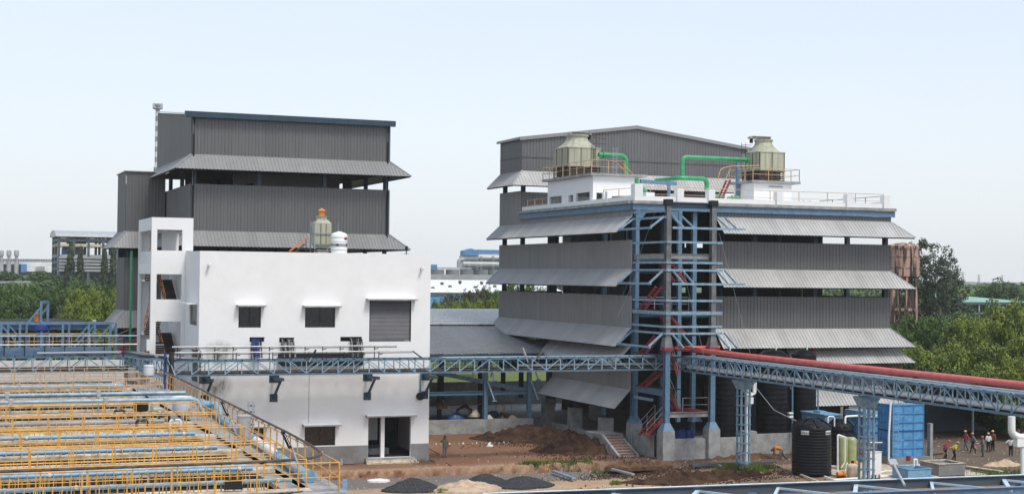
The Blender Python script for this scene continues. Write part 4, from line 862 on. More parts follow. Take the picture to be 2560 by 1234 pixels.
# ================================================================ bund wall, pedestals, black process tanks
BW = thing('bund_wall', 'grey concrete bund wall with pedestals around the tanks and the stair bay', 'wall', (BXa, BYf, 0))
def cbox(n, x0, x1, y0, y1, z0, z1, m='conc'): b = MB(); b.box(x0, x1, y0, y1, z0, z1); return b.build(n, M[m], BW)
zw = PY(1700, 1096, BYf).z
for (x, y) in ((BXa, BYf), (BXb, BYf), (63.0, BYf + .1)): cbox('pedestal', x - .52, x + .52, y - .52, y + .52, -.1, pedz if x < 62 else 2.1)
cbox('wall_panel', BXa + .53, BXb - .53, BYf - .15, BYf + .15, -.1, zw); cbox('wall_panel', BXb + .53, 62.4, BYf - .15, BYf + .15, -.1, zw); cbox('wall_panel', 63.6, 68.6, BYf - .15, BYf + .15, -.1, zw + .2)
cbox('wall_panel', BXa - .2, BXa + .12, BYf + .53, RY0 - .6, -.1, zw + .1)
zp = PY(1590, 1056, RY0).z
cbox('pedestal', RX0 - .2, RX0 + .8, RY0 - .5, RY0 + .5, -.1, zp)
yp2 = PX(1512, 1080, RX0 - .1).y; cbox('pedestal', RX0 - .5, RX0 + .5, yp2 - .5, yp2 + .6, -.1, PX(1500, 1040, RX0).z)
cbox('block', RX0 - .45, RX0 + .45, yp2 + 1.3, yp2 + 3.0, -.1, PX(1480, 1074, RX0).z)
cbox('wall_panel', RX0 - .1, RX0 + .15, yp2 + 3.0, 134.5, -.1, .9)
cbox('floor_plinth', RX0 + .3, RX1, RY0 + .6, RY1, -.1, .62); cbox('pedestal', RX0 - .2, RX0 + .8, 125.8, 126.9, .62, 2.6); cbox('pedestal', RX0 - .2, RX0 + .8, 132.2, 133.2, .62, 2.9)
cbox('bund_floor', BXa + .2, 70, BYf + .2, RY0 + .5, -.1, .15)
rod(BW, 'drain_pipe', V(BXa - .3, 109.2, zw + .2), V(BXa - .3, 109.2, .1), .09, M['cable'])
# brick entrance stair
ES = thing('brick_stair', 'entrance stair of red brick steps between grey side walls', 'stair', (RX0 - 1, RY0, 0))
sxa, sxb = 52.75, 54.25; yt, yb = 114.0, 110.9; n = 8
for k in range(n):
    z = 1.45 * (n - k) / n; y1 = yt - (yt - yb) * k / n; y0 = yt - (yt - yb) * (k + 1) / n
    b = MB(); b.box(sxa, sxb, y0, y1, -.05, z - .075); b.build('step', M['conc'], ES)
    for j in range(6):
        ww = (sxb - sxa) / 6; b = MB(); b.box(sxa + ww * j + .01, sxa + ww * (j + 1) - .01, y0 - .02, y1 - .02, z - .073, z); b.build('brick', M['brick'], ES)
for (x0, x1, h0) in ((sxa - .22, sxa - .01, 1.5), (sxb + .01, sxb + .2, 1.3)):
    b = MB(); P = [(yt + .4, -.05), (yb - .2, -.05), (yb - .2, .15), (yt - .2, h0), (yt + .4, h0)]; b.poly([(x0, y, z) for y, z in P] + [(x1, y, z) for y, z in P], [(0, 1, 2, 3, 4), (9, 8, 7, 6, 5)] + [(i, i + 5, (i + 1) % 5 + 5, (i + 1) % 5) for i in range(5)]); b.build('side_wall', M['conc'], ES)
b = MB(); b.box(sxa - .2, 54.75, yt + .41, yt + 3.2, -.05, 1.44); b.build('landing', M['conc'], ES)
# big black vertical tanks
for (xa, xb, yt, lab) in ((1788, 1842, 930, 'black cylindrical process tank directly right of the stair bay'), (1893, 1968, 945, 'wide black cylindrical process tank, middle of the three behind the bund wall'), (1980, 2037, 955, 'black cylindrical process tank nearest the pale lower canopy')):
    Y = 111.0; a = PY(xa, 1085, Y); c = PY(xb, 1085, Y); r = (c.x - a.x) * .93 / 2; cx = (a.x + c.x) / 2
    T = thing('process_tank', lab, 'tank', (cx, Y, .15), 'black tanks behind the bund wall'); b = MB(); prof = [(r, 0)]
    for k in range(18): prof += [(r, .1 + k * .42), (r + .012, .16 + k * .42), (r + .012, .22 + k * .42), (r, .28 + k * .42)]
    prof += [(r, 7.9), (r * .6, 8.3), (.1, 8.4)]
    b.lathe((cx, Y, .15), prof, 40); b.build('shell', M['blackplastic'], T, smooth=True)
    b = MB(); b.lathe((cx, Y, .15), [(r + .06, 0), (r + .06, .12)], 40); b.build('base_ring', M['dark'], T)
    rod(T, 'vent_pipe', V(cx + .3, Y, 8.4), V(cx + .3, Y, 8.9), .06, M['whiteclean'])
# things under the stair bay and shed
for (px, lab) in ((1702, 'dark blue drum under the stair bay, left of the pair'), (1722, 'dark blue drum under the stair bay, right of the pair')):
    p = PY(px, 1092, 110.2); T = thing('plastic_drum', lab, 'drum', (p.x, 110.2, .15), 'blue drums under the stair bay'); b = MB(); b.lathe((p.x, 110.2, .15), [(.42, 0), (.44, .5), (.44, 1.3), (.40, 1.9), (.3, 2.0)], 20); b.build('body', M['deepblue'], T, smooth=True)
    b = MB(); b.lathe((p.x, 110.2, 2.16), [(.2, 0), (.2, .06)], 12); b.build('lid', M['dark'], T)

# ================================================================ steel truss bridges
def truss(name, label, P0, P1, side, w, zb, zt, pitch, mt, group='blue pipe bridge trusses', parts=True, cover=None, fl=4, pw=.075):
    """box truss between P0 and P1 (xy). side = horizontal unit vector to the second frame"""
    P0 = V(P0[0], P0[1], 0); P1 = V(P1[0], P1[1], 0); T = thing(name, label, 'pipe bridge', (P0.x, P0.y, zb), group)
    L = (P1 - P0).length; d = (P1 - P0).normalized(); n = round(L / pitch); s = Vector(side)
    for k in (0, 1):
        o = s * (w * k)
        for (z, h) in ((zb, .13), (zt, .13)): bar(T, 'chord', P0 + o + V(0, 0, z), P1 + o + V(0, 0, z), .11, h, mt, 'chan')
        for i in range(n + 1):
            p = P0 + d * (L * i / n) + o; bar(T, 'vertical', p + V(0, 0, zb + .06), p + V(0, 0, zt - .06), pw, pw, mt)
            if i < n:
                q = P0 + d * (L * (i + 1) / n) + o
                A_, B_ = (p, q) if (i // fl) % 2 == 0 else (q, p)
                bar(T, 'diagonal', A_ + V(0, 0, zb + .06), B_ + V(0, 0, zt - .06), pw * .85, pw * .85, mt)
    for i in range(n + 1):
        p = P0 + d * (L * i / n)
        for z in (zb + .0, zt - .0): bar(T, 'cross_member', p + V(0, 0, z) + s * .06, p + s * (w - .06) + V(0, 0, z), .07, .07, mt)
        bar(T, 'cleat', p + V(0, 0, zt + .07) - d * .05, p + V(0, 0, zt + .07) + d * .07, .12, .06, M['dark'])
    return T, P0, P1, d, s
Yt = 109.6; zt2 = PY(1074, 897, Yt).z; zb2 = PY(1074, 930, Yt).z
TB, P0, P1, d, s = truss('pipe_bridge', 'long blue lattice pipe bridge running level in front of the white building', (16.9, Yt), (57.75, Yt), (0, 1, 0), 1.55, zb2, zt2, 1.2, M['paleblue'])
for (o, r, m_, z) in ((.35, .11, 'cable', zb2 + .14), (.62, .09, 'navy', zb2 + .12), (.9, .12, 'cable', zb2 + .15), (1.2, .08, 'dark', zb2 + .1)):
    rod(TB, 'pipe', V(17, Yt + o, z), V(57.6, Yt + o, z), r, M[m_])
rod(TB, 'pipe', V(43.5, Yt + .5, zb2 + .42), V(58.5, Yt + .5, zb2 + .42), .13, M['galv'])
b = MB(); b.box(17, 57.6, Yt + .45, Yt + 1.0, zb2 + .03, zb2 + .06); b.build('cable_tray', M['dark'], TB)
b = MB(); b.box(37.3, 57.6, Yt - .02, Yt + 1.5, zt2 + .07, zt2 + .10); b.build('top_cover', M['paleblue'], TB)
b = MB(); b.box(37.5, 37.54, Yt, Yt + 1.5, zt2, zt2 + .2)
zt3 = 8.1; zb3 = 6.98; X3 = 57.75
TC, Q0, Q1, d3, s3 = truss('pipe_bridge', 'blue lattice pipe bridge with the red pipe on top, running towards the lower right', (X3, Yt - .1), (X3, 60), (1, 0, 0), 1.5, zb3, zt3, 1.2, M['paleblue'])
b = MB(); b.box(X3 + .05, X3 + 1.5, 60, Yt - .1, zt3 + .07, zt3 + .1); b.build('top_cover', M['paleblue'], TC)
b = MB(); b.box(X3 + .3, X3 + 1.3, 60, Yt - .1, zb3 + .03, zb3 + .06); b.build('cable_tray', M['dark'], TC)
rod(TC, 'pipe', V(X3 + .55, 60, zb3 + .30), V(X3 + .55, Yt, zb3 + .30), .2, M['whiteclean'], 'rod16'); rod(TC, 'pipe', V(X3 + 1.0, 60, zb3 + .22), V(X3 + 1.0, Yt, zb3 + .22), .13, M['galv'], 'rod16')
rod(TC, 'pipe', V(X3 + .28, 60, zt3 + .22), V(X3 + .28, Yt - 2, zt3 + .22), .06, M['galv'])
# red pipe
zr = zt3 + .50
RP = thing('red_pipe', 'thick red pipe lying along the top of the right-hand pipe bridge', 'pipe', (59, 108, zr))
xr_ = X3 + 1.05
b = MB(); b.tube(bend([(xr_ + .1, 112.0, zr + .05), (xr_, 108.8, zr + .05), (xr_, 100, zr), (xr_, 60, zr)], .8), .215, 20); b.build('pipe_run', M['redpipe'], RP, smooth=True)
b = MB(); b.tube([(X3 + .1, 110.9, zr + .1), (xr_ - .1, 109.6, zr + .08)], .16, 14); b.tube([(X3 + .6, 112.2, zr + .1), (xr_ + 3.8, 112.2, zr + .1)], .16, 14); b.build('branch', M['redpipe'], RP, smooth=True)
for i, y in enumerate(range(62, 108, 6)):
    rod(RP, 'weld_band', V(xr_, y - .04, zr), V(xr_, y + .04, zr), .224, M['redpipe'], 'rod16'); bar(RP, 'saddle', V(xr_ - .25, y, zt3 + .2), V(xr_ + .25, y, zt3 + .2), .1, .22, M['rust'])
tag(MB().tube(bend([(63, 113.2, 8.9), (72.5, 113.2, 9.0), (72.5, 113.2, 7.2)], .5), .17, 12).build('red_branch_pipe', M['red'], None, smooth=True), 'dark red pipe turning down under the lowest long canopy of the grey building', 'pipe')
tag(MB().tube([(69, 112.9, 7.05), (81.5, 112.9, 7.0)], .09, 8).build('red_branch_pipe', M['red'], None), 'thin dark red pipe under the short lower canopy', 'pipe')
# left bridge and the junction
TL, *_ = truss('pipe_bridge', 'blue lattice pipe bridge at the left edge behind the yellow railings', (-4, 117.6), (15.5, 117.6), (0, 1, 0), 1.5, 6.98, 8.08, 1.28, M['paleblue'])
for o, m_ in ((.4, 'cable'), (.8, 'navy'), (1.1, 'cable')): rod(TL, 'pipe', V(-4, 117.6 + o, 7.15), V(15.5, 117.6 + o, 7.15), .12, M[m_])
TJ, *_ = truss('pipe_bridge', 'short blue lattice bridge piece at the corner in front of the stair tower', (16.9, 110.9), (15.6, 117.5), (-1, -.1, 0), 1.3, 6.98, 8.12, 1.1, M['paleblue'])
for k in range(6):
    o = k * .2; b = MB(); b.tube(bend([(8 + o * 3, 117.9 + o, 8.35), (15.2 - o, 117.8 + o * .4, 8.4), (16.3 - o, 111 + o, 8.35), (19, 110.0 + o, 8.25)], 2.2, 8), .09, 8); b.build('cable_bundle', M['cable'] if k % 3 else M['fargrey'], TJ, smooth=True)
# railing and tray above the bridges
LB = thing('cable_rack', 'thin grey cable rack standing on the pipe bridge in front of the white wall', 'cable rack', (16.5, Yt + 1.4, zt2))
za, zc = zt2 + .62, zt2 + .98
xa, xb, xc = 16.9, PY(940, 880, Yt + 1.4).x, PY(1020, 883, Yt + 1.4).x
for (y, z, x1) in ((Yt + .3, za, xc), (Yt + 1.5, zc, PY(992, 878, Yt + 1.5).x)):
    rod(LB, 'rack_rail', V(xa, y, z), V(x1, y, z), .045, M['galv']); rod(LB, 'rack_rail', V(xa, y, z - .12), V(x1, y, z - .12), .03, M['cable'])
    for k in range(12):
        x = xa + .4 + k * 1.35
        if x < x1: rod(LB, 'rack_post', V(x, y, zt2), V(x, y, z), .035, M['dark']); rod(LB, 'rack_arm', V(x, y, z - .25), V(x + .3, y, z - .2), .03, M['dark'])
rod(LB, 'rack_end', V(xc, Yt + .3, za), V(xc + .75, Yt + .3, zt2 + .1), .05, M['dark'])
LC = thing('cable_rack', 'thin grey rail with dark posts along the left pipe bridge', 'cable rack', (-3, 118, 8.1))
for (z, m_) in ((8.95, 'galv'), (9.6, 'paleblue')): rod(LC, 'rack_rail', V(-3, 118.6, z), V(15.4, 118.6, z), .06, M[m_])
for k in range(13): rod(LC, 'rack_post', V(-3 + k * 1.45, 118.6, 8.1), V(-3 + k * 1.45, 118.6, 9.6), .04, M['dark'])
b = MB(); b.box(-4, 13.5, 119.0, 119.2, 8.15, 8.75); b.build('side_plate', M['steelblue'], LC)
# corner uprights: blue cable bundle and black pipe
for (px, m_, r, lab) in ((412, 'deepblue', .11, 'bright blue vertical cable bundle at the bridge corner'), (428, 'cable', .2, 'thick black vertical cable bundle beside the blue one')):
    p = PY(px, 940, 109.3); tag(MB().tube([(p.x, 109.3, 4.5), (p.x, 109.3, PY(px, 880, 109.3).z)], [r, r * .9], 10).build('vertical_cables', M[m_], None, smooth=True), lab, 'cable bundle')
# wall brackets of the bridge
for px in (511, 683, 917, 1060):
    x = PY(px, 940, WY0).x; K = thing('wall_bracket', {511: 'dark blue bracket under the pipe bridge by the mould stained wall', 683: 'second dark blue bracket from the left under the pipe bridge', 917: 'dark blue bracket under the pipe bridge, above the gap between window and doorway', 1060: 'dark blue bracket at the right corner of the white building'}[px], 'bracket', (x, WY0, 5.8), 'wall brackets of the pipe bridge')
    bar(K, 'arm', V(x, WY0 - .01, 6.62), V(x + .1, Yt - .05, 6.72), .16, .22, M['navy']); b = MB(); b.box(x - .3, x + .45, WY0 - .03, WY0 - .001, 6.3, 6.85); b.build('top_plate', M['navy'], K)
    b = MB(); b.box(x - .25, x + .35, WY0 - .03, WY0 - .001, 4.85, 5.45); b.build('bottom_plate', M['navy'], K); bar(K, 'strut', V(x + .05, WY0 - .04, 5.15), V(x + .42, WY0 - .9, 6.6), .16, .12, M['navy'])
# laced columns
def laced(x, y, lab):
    K = thing('laced_column', lab, 'column', (x, y, 0), 'laced blue columns under the pipe bridge')
    for dx in (-.36, 0, .36):
        for dy in (-.3, .3): bar(K, 'leg', V(x + dx, y + dy, 0), V(x + dx, y + dy, 6.85), .13, .1, M['paleblue'])
    for k in range(9):
        z = .5 + k * .72; b = MB(); b.box(x - .46, x + .46, y - .4, y + .4, z, z + .06); b.build('batten_plate', M['paleblue'], K)
    b = MB(); b.poly([(x - .45, y - .38, 6.1), (x + .45, y - .38, 6.1), (x + .45, y + .38, 6.1), (x - .45, y + .38, 6.1), (x - .8, y - .5, 6.8), (x + .8, y - .5, 6.8), (x + .8, y + .5, 6.8), (x - .8, y + .5, 6.8)], [(3, 2, 1, 0), (4, 5, 6, 7), (0, 1, 5, 4), (1, 2, 6, 5), (2, 3, 7, 6), (3, 0, 4, 7)]); b.build('head', M['paleblue'], K)
    b = MB(); b.box(x - .65, x + .65, y - .6, y + .6, -.1, .25); b.build('footing', M['conc'], K)
laced(X3 + .75, 101.0, 'laced blue steel column left of the big black tanks'); laced(X3 + .75, PX(2166, 1100, X3 + .75).y, 'laced blue steel column beside the white control box')
rod(thing('rack_post', 'slim blue post between the middle and right black tanks', 'post', (0, 0, 0)), 'post', PY(1981, 1088, 107.4), PY(1981, 964, 107.4), .07, M['steelblue'])
rod(thing('rack_post', 'slim blue post in front of the right black tank beside the pale canopy', 'post', (0, 0, 0)), 'post', PY(2045, 1040, 107.4), PY(2045, 972, 107.4), .07, M['steelblue'])
b = MB(); p = PY(1981, 1070, 107.2); b.box(p.x - .35, p.x + .02, 107.1, 107.4, p.z + .9, p.z + 1.05); b.box(p.x - .35, p.x + .02, 107.1, 107.4, p.z + 1.2, p.z + 1.32); tag(b.build('pipe_clamp', M['whiteclean'], None), 'white pipe clamps on the slim blue post between the black tanks', 'clamp')
b = MB(); b.tube([PY(1885, 962, 104), PY(1935, 1052 - 28, 104), PY(1998, 1055, 100)], .035, 6); tag(b.build('guy_cable', M['fargrey'], None), 'grey guy cable running down to the top of the big black water tank', 'cable')
# white pvc pipes at the laced column
def pvc(lab, pts, r=.11): 
    T = thing('pvc_pipe', lab, 'pipe', pts[0]); b = MB(); b.tube(bend(pts, .25), r, 10); b.build('pipe_run', M['whiteclean'], T, smooth=True); return T
Yv = 101.6; g = lambda x, y: PY(x, y, Yv)
pvc('tall white pipe rising beside the laced column left of the black tanks', [g(1866, 1160), g(1866, 990), g(1862, 978)], .11)
pvc('white pipe hanging in a U below the pipe bridge', [g(1860, 955), g(1860, 980), g(1872, 988), g(1885, 985), g(1884, 955)], .10)
pvc('thinner white pipe inside the U below the pipe bridge', [g(1868, 955), g(1868, 978), g(1888, 986), g(1890, 955)], .07)
b = MB(); p = g(1872, 992); b.box(p.x - .15, p.x + .3, Yv - .2, Yv + .1, p.z - .5, p.z - .0); tag(b.build('junction_box', M['whiteclean'], None), 'small white junction box on the tall white pipe', 'box')
Yw = 78.0
gg = lambda x, y: PY(x, y, 76.0)
pvc('thick white insulated pipe bending below the pipe bridge at the right edge', [gg(2529, 1040), gg(2529, 1082), gg(2545, 1092), gg(2580, 1092)], .23)
pvc('white pipe dropping at the right edge of the picture', [gg(2555, 1095), gg(2557, 1190)], .13)
b = MB(); p = gg(2548, 1105); b.box(p.x - .3, p.x + .35, 75.8, 76.2, p.z - .25, p.z + .25); tag(b.build('pipe_shoe', M['whiteclean'], None), 'white square pipe support at the bend at the right edge', 'pipe support')
# street lamps on the bridges
def lamp(label, base, tip, hm='galv', cat='lamp'):
    T = thing('bridge_lamp', label, cat, base, 'lamps on the bridges'); base = Vector(base); tip = Vector(tip); rod(T, 'arm', base, tip, .04, M['galv']); dd = (tip - base).normalized()
    bar(T, 'lamp_head', tip - dd * .1, tip + dd * .55, .26, .09, M[hm]); bar(T, 'lamp_lens', tip + V(0, 0, -.07), tip + dd * .4 + V(0, 0, -.07), .18, .02, M['farwhite'])
lamp('lamp arm reaching up left from the bridge in front of the shed', PY(1320, 905, Yt), PY(1313, 886, Yt)); lamp('lamp with a round head leaning right on the bridge in front of the shed', PY(1330, 905, Yt), PY(1343, 892, Yt), 'rust')
lamp('small lamp on the bridge in front of the black cable duct', PY(773, 905, Yt - .1), PY(781, 890, Yt - .1), 'dark')
tag(MB().tube([PX(2530, 982, X3), PX(2562, 1004, X3)], .05, 6).build('bracing_rod', M['paleblue'], None), 'pale rod across the right-hand pipe bridge near the right edge', 'rod')

# ================================================================ foreground pipe rack, lower right
zf_ = 8.1
fa = PZ(1530, 1234, zf_); fb = PZ(2560, 1197, zf_)
FR = thing('foreground_pipe_rack', 'blue steel pipe rack top with zigzag bracing along the bottom right edge', 'pipe rack', (fa.x, fa.y, zf_))
dx = (fb - fa).normalized(); fa2 = fa - dx * 4; fb2 = fb + dx * 6
na = PZ(2160, 1232, zf_); nb = PZ(2560, 1210, zf_); nrm = V(dx.y, -dx.x, 0); wd_ = (nb - fb).dot(nrm)
wd_ = max(2.2, abs(wd_))
na = fa2 + nrm * wd_; nb = fb2 + nrm * wd_
bar(FR, 'far_beam', fa2, fb2, .16, .30, M['fardark'], 'ibeam'); bar(FR, 'near_beam', na, nb, .16, .26, M['steelblue'], 'ibeam')
rod(FR, 'far_rail', fa2 + V(0, 0, .14), fb2 + V(0, 0, .14), .035, M['icy'])
L = (fb2 - fa2).length; n = int(L / 2.6)
for i in range(n):
    p = fa2 + dx * (L * i / n); q = fa2 + dx * (L * (i + 1) / n); mid = (p + q) / 2
    bar(FR, 'brace', mid + V(0, 0, .0), p + nrm * wd_, .09 if i % 2 else .13, .08, M['icy']); bar(FR, 'brace', mid + V(0, 0, .0), q + nrm * wd_, .07, .06, M['icy'])
for k in range(4): rod(FR, 'pipe', fa2 + nrm * (.5 + k * .45) + V(0, 0, -.55), fb2 + nrm * (.5 + k * .45) + V(0, 0, -.55), .13, M['cable' if k % 2 else 'navy'])
rod(FR, 'red_pipe', na - nrm * -.45 + V(0, 0, -.35), nb + nrm * .45 + V(0, 0, -.35), .16, M['redpipe'], 'rod16')
b = MB(); q = fa2 + nrm * .1; e = fb2 + nrm * .1; b.face([fa2 + V(0, 0, -.75), fb2 + V(0, 0, -.75), fb2 + nrm * wd_ + V(0, 0, -.75), fa2 + nrm * wd_ + V(0, 0, -.75)]); b.build('tray', M['navy'], FR)
for t in (.35, .75):
    p = fa2.lerp(fb2, t); bar(FR, 'column', V(p.x, p.y, 0), p - V(0, 0, .1), .3, .3, M['steelblue'])
lamp('solar floodlight on a pale tilted arm standing on the foreground rack', PZ(2262, 1212, zf_ + .1), PZ(2235, 1180, zf_ + .2) + V(0, 0, .25), 'galv')

# ================================================================ water treatment deck, lower left
DK = thing('treatment_deck', 'concrete treatment tank deck with dark basins and cream walkways at the lower left', 'tank deck', (4, 57, 0))
DZ = 6.2
aY = [57.2, 64.1, 71.0, 77.9, 84.8, 91.4, 97.9, 104.5, 111.2, 116.2]
def xr(y): return 14.0 + (y - 57) * (.6 / 54) # inner loop end
def xo(y): return 15.0 + (y - 57) * (1.1 / 50) # outer rail
def dbox(n, x0, x1, y0, y1, z0, z1, m): b = MB(); b.box(x0, x1, y0, y1, z0, z1); return b.build(n, M[m], DK)
dbox('tank_floor', -12, 14.2, 56.8, 116.4, 4.6, 4.8, 'concdark')
for i, y in enumerate(aY):
    dbox('walkway', -12, 14.1, y - .5, y + .5, DZ - .16, DZ, 'cream'); dbox('walkway_wall', -12, 14.1, y - .42, y + .42, 4.8, DZ - .165, 'concdark')  # dark body under each walkway paints the shaded basin face
    if i < len(aY) - 1:
        ym = (y + aY[i + 1]) / 2
        [(dbox('channel_wall', -12, 14.1, yy - .08, yy + .08, 4.8, DZ - .30, 'concdark'), dbox('wall_coping', -12, 14.1, yy - .14, yy + .14, DZ - .295, DZ - .15, 'cream')) for yy in (y + 1.4, ym + 1.0)]  # wall faces coloured dark as painted shade; caps keep the cream
        dbox('channel_wall', -12, 14.1, ym - .5, ym - .35, 4.8, DZ - .4, 'conc')
b = MB()
for i in range(40):
    ya, yb = 56.2 + i * 1.51, 56.2 + (i + 1) * 1.51
    b.poly([(14.12, ya, 0), (xo(ya) + .3, ya, 0), (xo(yb) + .3, yb, 0), (14.12, yb, 0), (14.12, ya, DZ - .01), (xo(ya) + .3, ya, DZ - .01), (xo(yb) + .3, yb, DZ - .01), (14.12, yb, DZ - .01)], [(4, 5, 6, 7), (0, 1, 5, 4), (1, 2, 6, 5), (2, 3, 7, 6)] if i else [(4, 5, 6, 7), (0, 1, 5, 4), (1, 2, 6, 5)])
b.build('side_walkway', M['conc'], DK)
dbox('end_slab', 13.3, 14.1, 57.72, 115.68, DZ - .34, DZ - .17, 'conc')
dbox('front_kerb', -12, 14.1, 55.9, 56.69, 0, DZ + .02, 'conc')
# railing loops round each basin
names = ['nearest', 'second nearest', 'third nearest', 'fourth nearest', 'fifth nearest', 'sixth nearest', 'seventh nearest', 'eighth nearest', 'farthest']
for i in range(len(aY) - 1):
    ya, yb = aY[i] + .5, aY[i + 1] - .5
    if i == 5: continue
    railing('basin_railing', 'yellow railing loop around the %s basin of the treatment deck' % names[i], 'railing',
            [V(-2.5, ya, DZ), V(xr(ya), ya, DZ), V(xr(yb), yb, DZ), V(-2.5, yb, DZ)], 1.1, 1.66, M['yellow'] if i < 6 else M['tan'], 'yellow railing loops on the treatment deck', r=.025)
railing('deck_railing', 'yellow railing along the front edge of the treatment deck', 'railing', [V(-2.5, 56.4, DZ), V(xo(56.4), 56.4, DZ)], 1.1, 1.66, M['yellow'], r=.024)
railing('deck_railing', 'long yellow-brown railing along the right side of the treatment deck', 'railing', [V(xo(56.5), 56.5, DZ), V(xo(115.5), 115.5, DZ)], 1.1, 1.5, M['yellow'], r=.025)
railing('deck_railing', 'tan railing along the far end of the treatment deck', 'railing', [V(-2, 115.9, DZ + .2), V(xr(116), 115.9, DZ + .2)], 1.1, 2.0, M['tan'])
# conduit carried on brackets on top of the side railing and curling back along the front
cd = thing('conduit_run', 'thick dark conduit following the right-hand deck railing and turning back along the front', 'conduit', (15, 57, 7.4))
pts = [V(xo(y) + .06, y, 7.42) for y in (112, 100, 88, 76, 66)] + [V(xo(60), 60.6, 7.40), V(xo(57) - .1, 58.6, 7.36), V(14.1, 57.75, 7.30), V(12, 57.65, 7.26), V(4, 57.6, 7.24), V(-2.5, 57.6, 7.24)]
b = MB(); b.tube(bend(pts, 1.6, 6), .055, 8); b.build('conduit', M['rust'], cd, smooth=True)
for k in range(32):
    y = 59.5 + k * 1.6; bar(cd, 'bracket', V(xo(y) + .02, y, 7.24), V(xo(y) + .02, y, 7.38), .09, .16, M['tan'])
# pipes along the channels
def dpipe(lab, y, z, r, m, x1=13.2, drops=True, cap=None):
    T = thing('header_pipe', lab, 'pipe', (13, y, z), 'level pipes across the treatment deck'); r *= .85; rod(T, 'pipe_run', V(-8, y, z), V(x1, y, z), r, M[m], 'rod16')
    for k in range(12): rod(T, 'coupling', V(x1 - .6 - k * 1.25, y, z), V(x1 - .48 - k * 1.25, y, z), r * 1.22, M['cream'] if m in ('sky', 'blue') and k % 3 == 0 else M[m], 'rod16')
    if drops:
        b = MB()
        for k in range(46):
            x = x1 - .3 - k * .33; b.beam((x, y - r - .05, z + .08), (x, y - r - .05, z - .75), .035, .035)
        o = b.build('dropper_pipes', M['yellow'] if k % 2 else M['cream'], T); o['kind'] = 'stuff'
    return T
P_ = [(57.0 + .55, 6.55, .095, 'sky', 13.4), (aY[1] - 1.6, 6.5, .10, 'sky', 12.6), (aY[1] - 2.0, 6.45, .10, 'sky', 12.8), (aY[2] - 1.4, 6.5, .12, 'sky', 12.7), (aY[3] - 1.6, 6.45, .11, 'sky', 12.8), (aY[4] - 2.2, 6.5, .13, 'fargrey', 12.2),
      (aY[4] + 1.0, 6.55, .11, 'paleblue', 12.0), (aY[6] - 1.0, 6.45, .16, 'sky', 13.2), (aY[7] - 2.2, 6.45, .17, 'sky', 13.3), (aY[8] - 2.5, 6.5, .17, 'sky', 13.2), (aY[9] - 2.4, 6.5, .15, 'paleblue', 13)]
for i, (y, z, r, m_, x1) in enumerate(P_): dpipe('%s header pipe across the treatment deck, %s from the front' % ({'sky': 'light blue', 'farwhite': 'off-white', 'fargrey': 'grey', 'paleblue': 'faded blue'}[m_], ['first', 'second', 'third', 'fourth', 'fifth', 'sixth', 'seventh', 'eighth', 'ninth', 'tenth', 'eleventh'][i]), y, z, r, m_, x1)
# rows of thin verticals (diffuser stubs) hanging in the dark channels
for i, (y, n_) in enumerate(((aY[1] + 2.4, 60), (aY[2] + 1.7, 60), (aY[1] - .9, 60), (aY[0] + 1.1, 50), (aY[3] + 2.0, 60), (aY[6] + 1.2, 60), (aY[7] + 1.2, 60))):
    T = thing('diffuser_row', 'row of thin yellow stub pipes hanging in a dark basin, row %s from the front' % ['three', 'four', 'two', 'one', 'five', 'six', 'seven'][i], 'pipe row', (12, y, 5), 'rows of yellow stub pipes')
    rod(T, 'carrier_rail', V(-5, y, 6.42), V(13, y, 6.42), .02, M['yellow'])
    random.seed(i)
    for k in range(n_): x = 12.9 - k * .26; bar(T, 'stub', V(x, y, 6.46), V(x + random.uniform(-.03, .03), y, 5.3), .038, .038, M['yellow'] if random.random() < .75 else M['cream'])
# cream trough covers
for (ya, m_) in ((aY[0] + 2.4, 'cream'), (aY[1] + 3.8, 'cream'), (aY[2] + 3.2, 'cream'), (aY[3] + 4, 'cream')):
    for k in range(9): b = MB(); b.box(12.9 - k * 1.7 - 1.66, 12.9 - k * 1.7, ya - .3, ya + .35, DZ - .34, DZ - .24); b.build('trough_cover', M[m_], DK)
# big blue pipe along the right side with end cap
BP = thing('blue_main_pipe', 'thick light blue main pipe along the right side of the treatment deck', 'pipe', (14, 57, 6.5))
pp = [PZ(505, 1003, 6.45), PZ(560, 1048, 6.45), PZ(640, 1100, 6.45), PZ(700, 1143, 6.45), PZ(772, 1190, 6.45)]
for k in range(4): b = MB(); b.tube([pp[k], pp[k + 1] - (pp[k + 1] - pp[k]).normalized() * .35], .2 if k != 1 else .22, 16); b.build('pipe_section', M['sky'] if k != 2 else M['farwhite'], BP, smooth=True)
for k in range(4): q = pp[k + 1]; dd = (pp[k + 1] - pp[k]).normalized(); b = MB(); b.tube([q - dd * .36, q - dd * .28], .27, 16); b.build('flange', M['sky'], BP)
dd = (pp[4] - pp[3]).normalized(); b = MB(); b.tube([pp[4] - dd * .5, pp[4]], .27, 18); b.build('end_cap', M['sky'], BP, smooth=True)
BP2 = thing('blue_pipe', 'upper light blue pipe with a bend beside the deck railing, below the conduit', 'pipe', (15, 80, 6.5)); b = MB(); b.tube(bend([PZ(500, 1010, 6.9), PZ(540, 1008, 6.9), PZ(552, 1040, 6.3)], .6), .2, 14); b.build('pipe_run', M['sky'], BP2, smooth=True)
